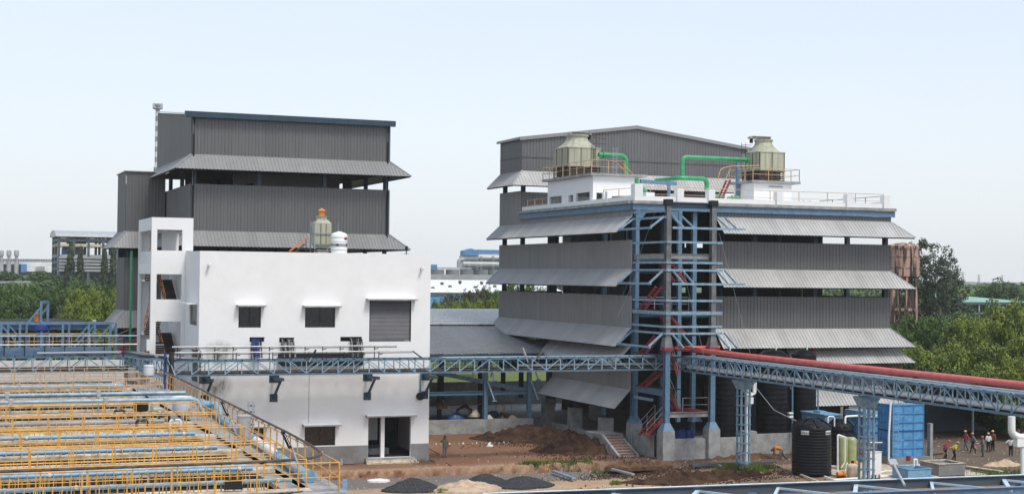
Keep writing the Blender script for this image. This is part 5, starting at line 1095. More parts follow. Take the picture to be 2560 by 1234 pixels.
# pale pipes passing over the rails
for (ya, xe, z, lab) in ((983, 463, 7.45, 'upper pale blue-grey pipe passing over the middle of the treatment deck'), (999, 492, 7.35, 'lower pale blue-grey pipe passing over the deck with its end bent down')):
    q = PZ(xe, ya - 2, z); T = thing('overhead_pipe', lab, 'pipe', q); b = MB(); b.tube(bend([(-6, q.y, z), (q.x, q.y, z)] + ([(q.x + .4, q.y - .3, z - .9)] if xe > 480 else []), .3), .13, 12); b.build('pipe_run', M['paleblue'], T, smooth=True)
    for x in (4.5, 9.5): b = MB(); b.box(x - .1, x + .1, q.y - .18, q.y + .18, z - .2, z + .2); b.build('coupling', M['galv'], T); rod(T, 'stand', V(x, q.y, DZ - 1.4), V(x, q.y, z), .05, M['edgegrey'])
# machinery in the fifth basin and by the bridge corner
for (px, py, z, r, h, m_, lab) in ((455, 1010, 6.9, .55, .9, 'farwhite', 'pale round blower housing near the bent pipe end'), (352, 1012, 6.7, .45, .7, 'cable', 'black pump motor in the middle of the deck'), (333, 935, 6.9, .38, .95, 'galv', 'grey round drum at the far right corner of the deck'), (372, 925, 7.6, .35, .7, 'farwhite', 'white round dish fan at the far deck corner'), (610, 1070, 7.0, .33, 1.25, 'galv', 'grey cylindrical lamp canister standing on the side walkway')):
    q = PZ(px, py, z); T = thing('deck_equipment', lab, 'equipment', q); b = MB(); b.lathe((q.x, q.y, q.z - h / 2), [(r * .9, 0), (r, .1), (r, h - .08), (r * 1.08, h - .06), (r * 1.08, h), (r * .5, h + .04)], 18); b.build('housing', M[m_], T, smooth=True)
    rod(T, 'stand', V(q.x, q.y, DZ - .02), V(q.x, q.y, q.z - h / 2), .07, M['edgegrey'])
for k in range(7):
    q = PZ(300 + k * 28, 1020 + (k % 3) * 12, 6.7); T = thing('pipe_fitting', ['black valve block left of the pump motor', 'grey elbow fitting by the pump motor', 'black elbow under the pale blower', 'pale green pipe stub beside the blower', 'dark curved hose by the pale blower', 'white valve near the deck corner pipes', 'grey tee fitting by the bent pale pipe'][k], 'fitting', q)
    b = MB(); b.tube(bend([q + V(-.3, 0, -.6), q + V(-.3, 0, -.1), q + V(.25, 0, -.1), q + V(.25, 0, -.6)], .15), .07, 8); b.build('pipe_body', M[['cable', 'fargrey', 'cable', 'vessel', 'cable', 'farwhite', 'fargrey'][k]], T, smooth=True)
    b = MB(); b.tube([q + V(-.1, 0, -.1), q + V(-.1, 0, .15)], .09, 8); b.build('valve_body', M['fargrey'], T)
def flood(lab, px, py, z=7.9):
    q = PZ(px, py, z); T = thing('floodlight', lab, 'floodlight', q, 'floodlights on the deck railing')
    rod(T, 'stem', q + V(.35, -.1, -1.0), q, .035, M['galv']); bar(T, 'lamp_head', q + V(-.05, 0, -.1), q + V(-.35, 0, .55), .28, .1, M['dark']); bar(T, 'lamp_lens', q + V(-.1, -.07, .02), q + V(-.3, -.07, .45), .2, .02, M['farwhite'])
flood('floodlight on the deck railing nearest the bridge corner', 428, 912); flood('floodlight on the middle of the deck railing', 572, 1032); flood('floodlight on the deck railing closest to the front corner', 728, 1112)
q = PZ(626, 1075, 6.3); T = thing('cable_post', 'grey twin post with brackets on the deck side walkway', 'post', q)
for dx in (-.1, .12): bar(T, 'upright', q + V(dx, 0, 0), q + V(dx, 0, 1.5), .09, .06, M['fargrey'])
for k in range(4): bar(T, 'bracket', q + V(-.16, 0, .3 + k * .33), q + V(.2, 0, .3 + k * .33), .05, .1, M['fardark'])
# cables and pipes in front of the deck edge
T = thing('cable_bundle', 'black cables sagging along the front edge of the treatment deck', 'cable', (8, 55.8, 6.2))
for k in range(5):
    b = MB(); y = 56.0 - .09 * k; b.tube(bend([(-6, y, 6.30), (2, y, 6.12 + .06 * k), (7, y - .05, 6.28), (11, y, 6.1 + .05 * k), (13.5 - k * .4, y + .1, 6.3)], 2), .035, 6); b.build('cable', M['cable'], T, smooth=True)
tag(MB().tube([(9.3, 55.75, 6.12), (14.7, 55.85, 6.2)], .09, 10).build('grey_pipe', M['edgegrey'], None, smooth=True), 'pale grey pipe lying along the front corner of the deck', 'pipe')
b = MB(); q = PZ(584, 1222, 6.3); b.poly([q + V(-.35, 0, 0), q + V(.35, 0, -.02), q + V(.3, .0, .35), q + V(-.32, .0, .38), q + V(-.35, .07, 0), q + V(.35, .07, -.02), q + V(.3, .07, .35), q + V(-.32, .07, .38)], [(0, 1, 2, 3), (7, 6, 5, 4), (0, 4, 5, 1), (1, 5, 6, 2), (2, 6, 7, 3), (3, 7, 4, 0)])
tag(b.build('floodlight', M['dark'], None), 'dark flat floodlight in front of the deck railing at the bottom edge', 'floodlight')
# electric posts below deck corner
bar(thing('short_post', 'short blue-grey post at the bottom of the deck corner', 'post', PZ(862, 1234, 5.5)), 'post', PZ(862, 1240, 5.6), PZ(862, 1208, 5.6) + V(0, 0, .1), .2, .2, M['steelblue'])

# ================================================================ blue clarifier frame and dark shed, left middle distance
Yc = 134.0
CFm = thing('clarifier_frame', 'blue steel scraper bridge frame with raised middle portal at the left', 'steel frame', (3, Yc, 0))
c = lambda x, y, dy=0: PY(x, y, Yc + dy) if not dy else PY(x, y, Yc) + V(.62, dy, 0)
zc_ = PY(100, 808, Yc).z
for dy in (0, 1.0): bar(CFm, 'top_chord', V(-4, Yc + dy, zc_), V(PY(275, 808, Yc).x + .4 * dy, Yc + dy, zc_), .2, .2, M['steelblue'])
b = MB(); b.box(-4, PY(278, 808, Yc).x, Yc + 1.2, Yc + 1.4, PY(100, 824, Yc).z, PY(100, 812, Yc).z); b.build('side_girder', M['steelblue'], CFm)
for px in (3, 50, 104, 157, 222, 276):
    for dy in (0, 1.0): x = PY(px, 820, Yc).x + .6 * dy; bar(CFm, 'post', V(x, Yc + dy, 0), V(x, Yc + dy, zc_), .19, .19, M['steelblue'])
for (a, e) in (((6, 815), (48, 862)), ((157 + 62, 815), (190, 850)), ((276, 812), (240, 855)), ((222, 830), (180, 872))):
    for dy in (0, 1.0): bar(CFm, 'diagonal', c(*a, dy) if dy else c(*a), c(*e, dy) if dy else c(*e), .13, .13, M['steelblue'])
zt__ = PY(110, 755, Yc).z; xl, xr_2 = PY(103, 760, Yc).x, PY(120, 760, Yc).x
for (x, y) in ((xl, Yc), (xl + .62, Yc + 1.0)): bar(CFm, 'portal_post', V(x, y, zc_), V(x, y, zt__), .2, .2, M['steelblue'])
bar(CFm, 'portal_beam', V(xl, Yc, zt__), V(xl + .62, Yc + 1.0, zt__), .2, .2, M['steelblue'])
for dy in (0, 1.0): bar(CFm, 'portal_brace', V(PY(68, 806, Yc).x + .62 * dy, Yc + dy, zc_), V(xl + .62 * dy, Yc + dy, zt__ - .4), .15, .15, M['steelblue'])
GM = thing('gear_motor', 'orange gear motor on a dark blue drum in the middle of the blue frame', 'motor', (PY(95, 800, Yc).x, Yc + .5, zc_ - .4))
x = PY(95, 800, Yc).x; b = MB(); b.lathe((x, Yc + .5, zc_ + .15), [(.28, 0), (.30, .6), (.2, .72), (.02, .78)], 14); b.build('motor', M['orange'], GM, smooth=True)
b = MB(); b.lathe((x + .3, Yc + .5, zc_ - .75), [(.4, 0), (.75, .2), (.75, .6), (.35, .85)], 18); b.build('gear_drum', M['deepblue'], GM, smooth=True)
b = MB(); b.tube([(x + .4, Yc + .5, zc_ - 4), (x + .4, Yc + .5, zc_ - .8)], .45, 12); b.build('drive_shaft', M['fardark'], GM)
railing('platform_railing', 'tan railing on the platform in front of the blue scraper frame', 'railing', [PY(-30, 872, 131), PY(272, 870, 131)], 1.25, 1.55, M['tan']); 
railing('platform_railing', 'yellow railing behind the blue scraper frame', 'railing', [PY(-10, 872, 138) , PY(225, 868, 138)], 1.2, 1.5, M['yellow'])
railing('platform_stair_rail', 'tan sloping handrail climbing to the stair tower behind the bridge', 'handrail', [PY(282, 868, 130), PY(362, 832, 130)], .9, 2.2, M['tan'])
b = MB(); b.box(-8, PY(262, 870, 131).x, 130.6, 138.4, PY(100, 878, 131).z - .1, PY(100, 878, 131).z); tag(b.build('platform', M['steelblue'], None), 'steel platform floor below the blue scraper frame', 'platform')
RSt = thing('red_stair', 'small dark red steel stair below the stair tower at the left', 'stair', PY(320, 870, 127)); red_stair(RSt, PY(303, 872, 127), PY(352, 846, 127), .9, 6, False)
b = MB(); b.box(PY(288, 878, 127).x, PY(312, 878, 127).x, 126.9, 127.6, PY(300, 886, 127).z, PY(300, 876, 127).z); b.build('red_box', M['red'], RSt)
b = MB(); b.box(PY(366, 870, 118.2).x, PY(379, 870, 118.2).x + .1, 118.0, 118.4, PY(370, 876, 118.2).z, PY(370, 848, 118.2).z); tag(b.build('white_panel_box', M['farwhite'], None), 'white box panel at the foot of the stair tower beside the red stair', 'box')
SHd = thing('dark_shed', 'long low shed with a black roof behind the blue scraper frame', 'shed', (0, 190, 0))
b = MB(); za, zb = PY(50, 811, 190).z, PY(50, 796, 198).z; xe = PY(150, 800, 190).x
b.poly([(-20, 190, za), (PY(222, 811, 190).x, 190, za), (PY(205, 796, 198).x, 198, zb), (-20, 198, zb)], [(0, 1, 2, 3)]); b.build('roof', M['dark'], SHd)
b = MB(); b.box(-20, PY(200, 835, 193).x, 192.8, 193, PY(50, 836, 193).z, PY(50, 825, 193).z); b.build('side_sheet', M['dark'], SHd)
for k in range(7): bar(SHd, 'post', V(-15 + k * 5, 192, 0), V(-15 + k * 5, 192, za), .25, .25, M['dark'])
SB2 = thing('storage_barrel', 'long white and dark horizontal barrel between the trees and the annex', 'tank', PY(233, 806, 170)); b = MB(); b.tube([PY(232, 806, 170), PY(240, 806, 170)], .35, 12); b.build('end_section', M['farwhite'], SB2); b = MB(); b.tube([PY(240, 806, 170), PY(272, 806, 170)], .3, 12); b.build('barrel', M['rust'], SB2)
# white wall seen through the left bridge
b = MB(); b.box(-6, 14.8, 121.5, 121.8, 0, PZ(100, 880, 8).z * 0 + 7.6); tag(b.build('low_white_wall', M['farwhite'], None), 'pale wall seen through the left pipe bridge', 'wall')

# ================================================================ yard objects at the right
slab = MB(); a, b_, c_ = PZ(1960, 1158, .0), PZ(2060, 1205, 0), PZ(2260, 1185, 0)
slab.box(a.x - .4, a.x + 11.0, 92.5, 101.2, -.05, .12); struct(slab.build('equipment_slab', M['cream'], None))
def tank_at(label, px, pyb, wpx, H, n, m, name='water_tank', txt=True, dome=.55):
    c = PZ(px, pyb, .12); dist = (c - CP).dot(fw); r = wpx / F * dist / 2; c.y += r * .9; c.x += r * .35
    T = thing(name, label, 'water tank', c, 'black plastic water tanks'); ribbed_tank(c, r, H, n, None, .03, dome).build('shell', m, T, smooth=True)
    b = MB()
    for k in range(6):
        a = k * math.pi / 3 + .3; ca, sa = math.cos(a), math.sin(a)
        b.beam(c + V(ca * r * .96, sa * r * .96, H + .02), c + V(ca * r * .45, sa * r * .45, H + dome * .95), .28, .3)
    b.build('dome_rib', m, T)
    return T, c, r
# font text helper
def text(parent, body, P, size, xdir, m, name='lettering', depth=.006, updir=V(0, 0, 1), align='CENTER'):
    cu_ = bpy.data.curves.new(name, 'FONT'); cu_.body = body; cu_.size = size; cu_.extrude = depth; cu_.align_x = align; cu_.align_y = 'CENTER'; cu_.resolution_u = 2
    o = bpy.data.objects.new(name, cu_); xdir = Vector(xdir).normalized(); n = xdir.cross(updir); mw = Matrix((xdir, updir, n)).transposed().to_4x4(); mw.translation = P
    dg = bpy.context.evaluated_depsgraph_get(); COL.objects.link(o); dg.update(); me = bpy.data.meshes.new_from_object(o.evaluated_get(bpy.context.evaluated_depsgraph_get())); COL.objects.unlink(o); bpy.data.objects.remove(o)
    me.materials.clear(); me.materials.append(m); q = bpy.data.objects.new(name, me); return place(q, parent, mw)
TT, c, r = tank_at('big black ribbed water tank standing on the slab in front of the bund wall', 2038, 1188, 98, 3.45, 16, M['blackplastic'])
for (ang, w) in ((-68, 24), (-142, 24)):
    a = rad(ang); curved_label(TT, 'label', c, r + .045, a, rad(w), c.z + 2.98, c.z + 3.28, M['farwhite'])
    n = V(math.cos(a), math.sin(a), 0); text(TT, 'Sintex', c + n * (r + .075) + V(0, 0, 3.13), .30, V(-math.sin(a), math.cos(a), 0), M['cable'])
T2_, c2, r2 = tank_at('smaller black water tank behind the big one, above the green pressure vessels', 2108, 1163, 66, 2.9, 8, M['blackplastic'])
a = rad(-100); n = V(math.cos(a), math.sin(a), 0); text(T2_, 'Sintex', c2 + n * (r2 + .06) + V(0, 0, 2.2), .34, V(-math.sin(a), math.cos(a), 0), M['farwhite'])
def vessel(lab, px, pyb, r, H, m, nm='pressure_vessel', cat='vessel', grp=None):
    c = PZ(px, pyb, .12); T = thing(nm, lab, cat, c, grp); b = MB(); b.lathe(c, [(r * .8, 0), (r * .9, .12), (r, .2), (r, H - r * .7), (r * .9, H - r * .35), (r * .6, H - .06), (.02, H)], 22); b.build('shell', M[m], T, smooth=True)
    b = MB(); b.lathe(c + V(0, 0, H - .02), [(.12, 0), (.12, .14), (.05, .2)], 10); b.build('top_valve', M['dark'], T); return c
vessel('left of the two tall green pressure vessels', 2107, 1172, .40, 2.55, 'vessel', grp='green pressure vessels'); vessel('right of the two tall green pressure vessels', 2127, 1172, .42, 2.5, 'vessel', grp='green pressure vessels')
vessel('squat cream cylinder in front of the green pressure vessels', 2131, 1192, .42, 1.05, 'cream', 'dosing_tank', 'tank')
for (px, py, lab) in ((2103, 1184, 'orange pump on the slab by the black tank'), (2133, 1158, 'orange pump motor above the cream cylinder')):
    c = PZ(px, py, .35 if py > 1170 else .9); T = thing('pump', lab, 'pump', c); b = MB(); b.tube([c + V(-.35, 0, 0), c + V(.1, 0, 0)], .17, 12); b.build('motor', M['orange'], T, smooth=True)
    b = MB(); b.tube([c + V(.12, 0, 0), c + V(.32, 0, 0)], .22, 12); b.build('casing', M['orange'], T, smooth=True); b = MB(); b.box(c.x - .3, c.x + .3, c.y - .12, c.y + .12, c.z - .28, c.z - .16); b.build('foot', M['dark'], T)
Yp_ = 96.0; h = lambda x, y, dy=0: PY(x, y, Yp_ + dy)
for lab, pts, r in (('tall white pipe between the black tank and the green vessels', [h(2094, 1183), h(2094, 1085), h(2112, 1092)], .07), ('white pipe in front of the green vessels', [h(2112, 1095), h(2112, 1155), h(2103, 1168)], .05),
                    ('white pipe looping over the black tank top', [h(2070, 1062, 3), h(2070, 1040, 3), h(2086, 1040, 3), h(2086, 1065, 3)], .05), ('white pipe crossing above the smaller black tank', [h(2113, 1070, 4), h(2113, 1040, 4), h(2150, 1038, 4), h(2190, 1038, 4)], .08),
                    ('white pipe lying on the slab beside the black tank', [PZ(2062, 1190, .2), PZ(2085, 1198, .2), PZ(2150, 1194, .2)], .08), ('white pipe lying on the slab beside the control box', [PZ(2200, 1190, .2), PZ(2255, 1186, .2)], .08),
                    ('upper white pipe on the slab behind the control box', [PZ(2200, 1180, .2), PZ(2215, 1176, .25), PZ(2262, 1180, .2)], .06), ('white pipe rising in front of the blue panel tank', [h(2222, 1158, -1), h(2222, 1090, -1), h(2227, 1003, -1)], .075),
                    ('thin white pipe bridge left of the blue panel tank', [h(2172, 1140), h(2172, 1105), h(2205, 1105)], .04), ('small white pipe bends beside the pumps', [h(2112, 1180), h(2117, 1156), h(2128, 1154), h(2127, 1180)], .045)):
    T = thing('pvc_pipe', lab, 'pipe', pts[0]); b = MB(); b.tube(bend(pts, .18), r, 8); b.build('pipe_run', M['whiteclean'], T, smooth=True)
c = PZ(2183, 1198, .12); T = thing('control_box', 'white control box on a low dark stand beside the laced column', 'box', c)
b = MB(); b.box(c.x - .62, c.x + .62, c.y - .12, c.y + .2, .5, 2.1); b.build('cabinet', M['whiteclean'], T); b = MB(); b.box(c.x - .66, c.x + .66, c.y - .16, c.y + .24, 2.1, 2.14); b.build('lid', M['farwhite'], T)
for dx in (-.5, -.1, .2, .5): bar(T, 'leg', V(c.x + dx, c.y, .12), V(c.x + dx, c.y, .5), .06, .06, M['dark'])
bar(T, 'crossbar', V(c.x - .55, c.y - .02, .2), V(c.x + .55, c.y - .02, .2), .06, .06, M['dark'])
# open blue tank
def open_box(name, label, cat, x0, x1, y0, y1, z0, z1, m, t=.06, rim=None, floor=.3):
    T = thing(name, label, cat, ((x0 + x1) / 2, y0, z0)); b = MB()
    b.box(x0, x1, y0, y0 + t, z0, z1); b.box(x0, x1, y1 - t, y1, z0, z1); b.box(x0, x0 + t, y0 + t, y1 - t, z0, z1); b.box(x1 - t, x1, y0 + t, y1 - t, z0, z1); b.box(x0 + t, x1 - t, y0 + t, y1 - t, z0, z0 + floor); b.build('walls', m, T)
    if rim:
        b = MB(); e = .05
        b.box(x0 - e, x1 + e, y0 - e, y0 + t + .01, z1, z1 + .05); b.box(x0 - e, x1 + e, y1 - t - .01, y1 + e, z1, z1 + .05); b.box(x0 - e, x0 + t + .01, y0 + t + .01, y1 - t - .01, z1, z1 + .05); b.box(x1 - t - .01, x1 + e, y0 + t + .01, y1 - t - .01, z1, z1 + .05); b.build('rim', rim, T)
    return T
p0, p1 = PZ(2270, 1207, .2), PZ(2327, 1206, .2)
Y0 = 91.0; x0, x1 = PY(2270, 1200, Y0).x, PY(2328, 1200, Y0).x
T = open_box('blue_open_tank', 'small open light blue steel tank in front of the grey concrete tank', 'tank', x0, x1, Y0, Y0 + 1.9, .1, PY(2300, 1172, Y0).z, M['sky'], rim=M['sky'])
q = V(x0 + .9, Y0 + 1.2, 1.4); b = MB(); b.tube([q, q + V(0, 0, .35)], .17, 10); b.build('red_valve', M['red'], T); b = MB(); b.tube(bend([q + V(.35, -.2, -.4), q + V(.35, -.2, .1), q + V(.6, -.2, .1), q + V(.6, -.2, -.3)], .1), .07, 8); b.build('white_pipe', M['whiteclean'], T, smooth=True)
Y0 = 92.5; x0, x1 = PY(2347, 1190, Y0).x, PY(2412, 1190, Y0).x; 
open_box('concrete_tank', 'open grey concrete tank with a pale rim, right of the small blue tank', 'tank', x0, x1, Y0, PX(2300, 1145, x0).y if PX(2300, 1145, x0).y < 103 else 100.5, -.05, PY(2350, 1160, Y0).z, M['greyband'], t=.14, rim=M['cream'], floor=.9)
# panelled blue tank on a concrete base
Y0 = 99.5; xc = PY(2232, 1120, Y0).x; xe = PY(2308, 1120, Y0).x; yb = min(PX(2196, 1100, xc).y, 112); zb_ = PY(2270, 1140, Y0).z; ztp = PY(2270, 1011, Y0).z
PT = thing('panel_tank', 'big bright blue square tank made of bolted panels, with a caged ladder', 'tank', (xc, Y0, zb_))
b = MB(); b.box(xc + .03, xe - .03, Y0 + .03, yb - .03, zb_, ztp - .02); b.build('inner_shell', M['blue'], PT)
nx, nzz = 3, 6; ny = 4
for k in range(nzz):
    za, zc2 = zb_ + (ztp - zb_) * k / nzz + .02, zb_ + (ztp - zb_) * (k + 1) / nzz - .02
    for i in range(nx): b = MB(); b.box(xc + (xe - xc) * i / nx + .02, xc + (xe - xc) * (i + 1) / nx - .02, Y0 - .01, Y0 + .02, za, zc2); b.build('tank_panel', M['blue'], PT)
    for i in range(ny): b = MB(); b.box(xc - .01, xc + .02, Y0 + (yb - Y0) * i / ny + .02, Y0 + (yb - Y0) * (i + 1) / ny - .02, za, zc2); b.build('tank_panel', M['blue'], PT)
for k in range(nzz + 1):
    z = zb_ + (ztp - zb_) * k / nzz; bar(PT, 'stiffener', V(xc - .06, Y0 - .05, z), V(xe + .03, Y0 - .05, z), .08, .07, M['deepblue' if k == 3 else 'farblue']); bar(PT, 'stiffener', V(xc - .05, Y0, z), V(xc - .05, yb, z), .08, .07, M['deepblue' if k == 3 else 'farblue'])
for i in range(nx + 1): x = xc + (xe - xc) * i / nx; bar(PT, 'stiffener', V(x, Y0 - .035, zb_), V(x, Y0 - .035, ztp), .06, .05, M['farblue'])
for i in range(ny + 1): y = Y0 + (yb - Y0) * i / ny; bar(PT, 'stiffener', V(xc - .035, y, zb_), V(xc - .035, y, ztp), .06, .05, M['farblue'])
lx = xc - .1
for dx in (-.25, .25): rod(PT, 'ladder_rail', V(lx + dx, Y0 - .5, zb_ + .1), V(lx + dx, Y0 - .5, ztp + .5), .03, M['sky'])
for k in range(14): rod(PT, 'ladder_rung', V(lx - .25, Y0 - .5, zb_ + .3 + k * .3), V(lx + .25, Y0 - .5, zb_ + .3 + k * .3), .015, M['sky'])
for k in range(4):
    z = zb_ + 1.4 + k * .95; b = MB(); b.tube([(lx - .25, Y0 - .5, z), (lx - .45, Y0 - .9, z), (lx, Y0 - 1.2, z), (lx + .45, Y0 - .9, z), (lx + .25, Y0 - .5, z)], .02, 5); b.build('cage_hoop', M['sky'], PT)
b = MB(); b.box(xc - .35, xe + .5, Y0 - .4, yb + .3, -.05, zb_ - .02); tag(b.build('tank_base', M['greyband'], None), 'grey concrete base block under the big blue panel tank', 'base')
b = MB(); q = PY(2316, 1100, Y0 + 1).x; b.box(q, q + .25, Y0 + .5, Y0 + .9, -.05, PY(2316, 1058, Y0 + .5).z); tag(b.build('grey_pillar', M['conc'], None), 'thin pale grey pillar at the right side of the blue panel tank', 'pillar')
# sloping blue hopper and grey blue tank
Yh_ = 106; hp = thing('settling_hopper', 'blue ribbed hopper with a slanted wall between the laced column and the panel tank', 'hopper', PY(2180, 1090, Yh_)); g2 = lambda x, y: PY(x, y, Yh_)
b = MB(); P4 = [g2(2160, 1045), g2(2196, 1045), g2(2196, 1095), g2(2172, 1098), g2(2160, 1098)]; vv = [tuple(p) for p in P4] + [tuple(p + V(0, 2.4, 0)) for p in P4]; b.poly(vv, [(0, 4, 3, 2, 1)[::-1], (5, 6, 7, 8, 9)[::-1]] + [(i, (i + 1) % 5, (i + 1) % 5 + 5, i + 5) for i in range(5)]); b.build('body', M['blue'], hp)
b = MB(); q0, q1 = g2(2156, 1028), g2(2197, 1042); b.box(q0.x, q1.x, Yh_ - .2, Yh_ + 2.6, q1.z, q0.z); b.build('top_box', M['sky'], hp)
for k in range(3): bar(hp, 'rib', g2(2162 + k * 14, 1046) + V(0, -.06, 0), g2(2160 + k * 10, 1096) + V(0, -.06, 0), .07, .07, M['farblue'])
for k in range(2): bar(hp, 'rib', g2(2160, 1060 + k * 18) + V(0, -.07, 0), g2(2196, 1060 + k * 18) + V(0, -.07, 0), .07, .07, M['farblue'])
x0, x1 = PY(2062, 1040, 104).x, PY(2102, 1040, 104).x
T = thing('covered_tank', 'grey-blue square covered tank behind the big black water tank', 'tank', (x0, 104, 0)); b = MB(); b.box(x0, x1, 104, 107.4, PY(2080, 1066, 104).z, PY(2080, 1037, 104).z); b.build('body', M['steelblue'], T)
b = MB(); zz = PY(2080, 1037, 104).z; b.box(x0 - .08, x1 + .08, 103.9, 107.5, zz, zz + .08); b.box(x0 + .2, x0 + .8, 105, 106, zz + .08, zz + .25); b.build('cover', M['sky'], T); b = MB(); b.box(x0 + .1, x1 - .1, 104.1, 107.3, 0, PY(2080, 1066, 104).z - .002); b.build('base', M['conc'], T)
T = thing('pipe_frame_support', 'dark cross-braced pipe support behind the laced column', 'support', PY(2120, 1090, 105)); 
for (a, c_) in (((2115, 1100), (2115, 1045)), ((2148, 1100), (2148, 1045)), ((2115, 1045), (2148, 1100)), ((2115, 1100), (2148, 1045))): bar(T, 'member', PY(*a, 105), PY(*c_, 105), .07, .07, M['dark'])
# dark lean-to wall behind the workers
b = MB(); b.box(PY(2318, 1000, 121).x, PY(2318, 1000, 121).x + 16, 121.0, 121.3, 0, 5.2); tag(b.build('dark_wall', M['fardark'], None), 'dark wall of the lean-to under the trees behind the group of workers', 'wall')
LT = thing('lean_to', 'low dark lean-to roof behind the blue panel tank', 'lean-to', (81, 118, 4)); b = MB(); b.box(80.5, 97, 112.0, 121.0, 5.2, 5.3); b.build('roof', M['dark'], LT)
for x in (83, 89, 95): bar(LT, 'post', V(x, 112.6, 0), V(x, 112.6, 5.2), .15, .15, M['fardark'])

# ================================================================ people
def person(label, pos, face, shirt, trousers, helmet=None, pose='stand', h=1.7, group=None, hair=True):
    """one continuous skinned body; clothes are shells over it. face = heading in radians (0 = +X)"""
    k = h / 1.75; pos = Vector(pos)
    J = {'pelvis': (0, 0, .95), 'waist': (.0, 0, 1.08), 'chest': (.01, 0, 1.30), 'neck': (.01, 0, 1.47), 'head0': (.02, 0, 1.56), 'head1': (.03, 0, 1.66), 'head2': (.02, 0, 1.73),
         'hipL': (0, .09, .92), 'hipR': (0, -.09, .92), 'kneeL': (.02, .10, .50), 'kneeR': (.02, -.10, .50), 'ankL': (-.02, .11, .08), 'ankR': (-.02, -.11, .08), 'toeL': (.13, .13, .03), 'toeR': (.13, -.13, .03),
         'shL': (0, .18, 1.42), 'shR': (0, -.18, 1.42), 'elL': (-.02, .25, 1.13), 'elR': (-.02, -.25, 1.13), 'wrL': (.06, .26, .88), 'wrR': (.06, -.26, .88), 'haL': (.10, .25, .80), 'haR': (.10, -.25, .80)}
    def up(**q): J.update(q)
    if pose == 'walk': up(kneeL=(.16, .10, .52), ankL=(.24, .10, .10), toeL=(.38, .11, .05), kneeR=(-.06, -.1, .5), ankR=(-.32, -.1, .14), toeR=(-.2, -.11, .03), elL=(-.14, .24, 1.14), wrL=(-.08, .24, .90), haL=(-.04, .24, .82), elR=(.06, -.25, 1.14), wrR=(.2, -.24, .94), haR=(.26, -.23, .88))
    if pose == 'reach': up(elR=(.2, -.26, 1.32), wrR=(.42, -.2, 1.22), haR=(.50, -.2, 1.20), elL=(.12, .3, 1.22), wrL=(.35, .3, 1.1), haL=(.43, .3, 1.06), kneeL=(.1, .12, .5))
    if pose == 'phone': up(elL=(.1, .34, 1.26), wrL=(.08, .16, 1.52), haL=(.06, .12, 1.60))
    if pose == 'hold': up(elR=(.05, -.26, 1.14), wrR=(.28, -.16, 1.12), haR=(.35, -.13, 1.12), elL=(.05, .26, 1.14), wrL=(.28, .16, 1.12), haL=(.35, .13, 1.12))
    if pose == 'akimbo': up(elL=(-.12, .42, 1.2), wrL=(.0, .22, 1.0), haL=(.03, .17, .98), elR=(-.12, -.42, 1.2), wrR=(.0, -.22, 1.0), haR=(.03, -.17, .98))
    if pose == 'pull': up(pelvis=(-.08, 0, .88), waist=(0, 0, 1.0), chest=(.14, 0, 1.2), neck=(.22, 0, 1.35), head0=(.27, 0, 1.43), head1=(.31, 0, 1.53), head2=(.30, 0, 1.6), hipL=(-.08, .09, .85), hipR=(-.08, -.09, .85), shL=(.16, .18, 1.3), shR=(.16, -.18, 1.3), elL=(-.06, .27, 1.12), wrL=(-.28, .25, 1.0), haL=(-.36, .24, .98), elR=(-.02, -.27, 1.08), wrR=(-.24, -.25, .92), haR=(-.3, -.24, .88), kneeL=(.14, .1, .5), ankL=(.1, .1, .08), toeL=(.25, .11, .03), kneeR=(-.05, -.1, .46), ankR=(-.26, -.1, .1), toeR=(-.12, -.1, .03))
    if pose == 'bend': up(pelvis=(-.28, 0, .80), waist=(-.12, 0, .90), chest=(.18, 0, 1.0), neck=(.37, 0, .95), head0=(.44, 0, .88), head1=(.51, 0, .79), head2=(.55, 0, .72), hipL=(-.30, .09, .77), hipR=(-.30, -.09, .77), kneeL=(-.08, .13, .46), kneeR=(-.48, -.13, .44), ankL=(-.24, .13, .08), ankR=(-.82, -.13, .10), toeL=(-.10, .14, .03), toeR=(-.68, -.14, .03), shL=(.26, .17, .98), shR=(.26, -.17, .98), elL=(.30, .2, .66), elR=(.30, -.2, .66), wrL=(.36, .13, .40), wrR=(.36, -.13, .40), haL=(.39, .1, .31), haR=(.39, -.1, .31))
    Rr = {'pelvis': .135, 'waist': .125, 'chest': .155, 'neck': .055, 'head0': .075, 'head1': .095, 'head2': .07, 'hipL': .10, 'hipR': .10, 'kneeL': .062, 'kneeR': .062, 'ankL': .04, 'ankR': .04, 'toeL': .035, 'toeR': .035, 'shL': .07, 'shR': .07, 'elL': .045, 'elR': .045, 'wrL': .032, 'wrR': .032, 'haL': .038, 'haR': .038}
    E_ = [('pelvis', 'waist'), ('waist', 'chest'), ('chest', 'neck'), ('neck', 'head0'), ('head0', 'head1'), ('head1', 'head2'), ('pelvis', 'hipL'), ('pelvis', 'hipR'), ('hipL', 'kneeL'), ('hipR', 'kneeR'), ('kneeL', 'ankL'), ('kneeR', 'ankR'), ('ankL', 'toeL'), ('ankR', 'toeR'), ('chest', 'shL'), ('chest', 'shR'), ('shL', 'elL'), ('shR', 'elR'), ('elL', 'wrL'), ('elR', 'wrR'), ('wrL', 'haL'), ('wrR', 'haR')]
    for S_ in 'LR':   # five fingers
        a = Vector(J['ha' + S_]); w_ = (a - Vector(J['wr' + S_])).normalized(); side = w_.cross(V(1, 0, .2)).normalized() if abs(w_.x) < .9 else V(0, 1, 0)
        for i in range(5):
            t = (i - 2) * .017; e = a + w_ * (.055 if i else .02) + side * t * 1.6 + V(.012 if i == 0 else .0, 0, 0)
            J['f%d%s' % (i, S_)] = tuple(e); Rr['f%d%s' % (i, S_)] = .0095; E_.append(('ha' + S_, 'f%d%s' % (i, S_)))
    names_ = list(J); idx = {n: i for i, n in enumerate(names_)}
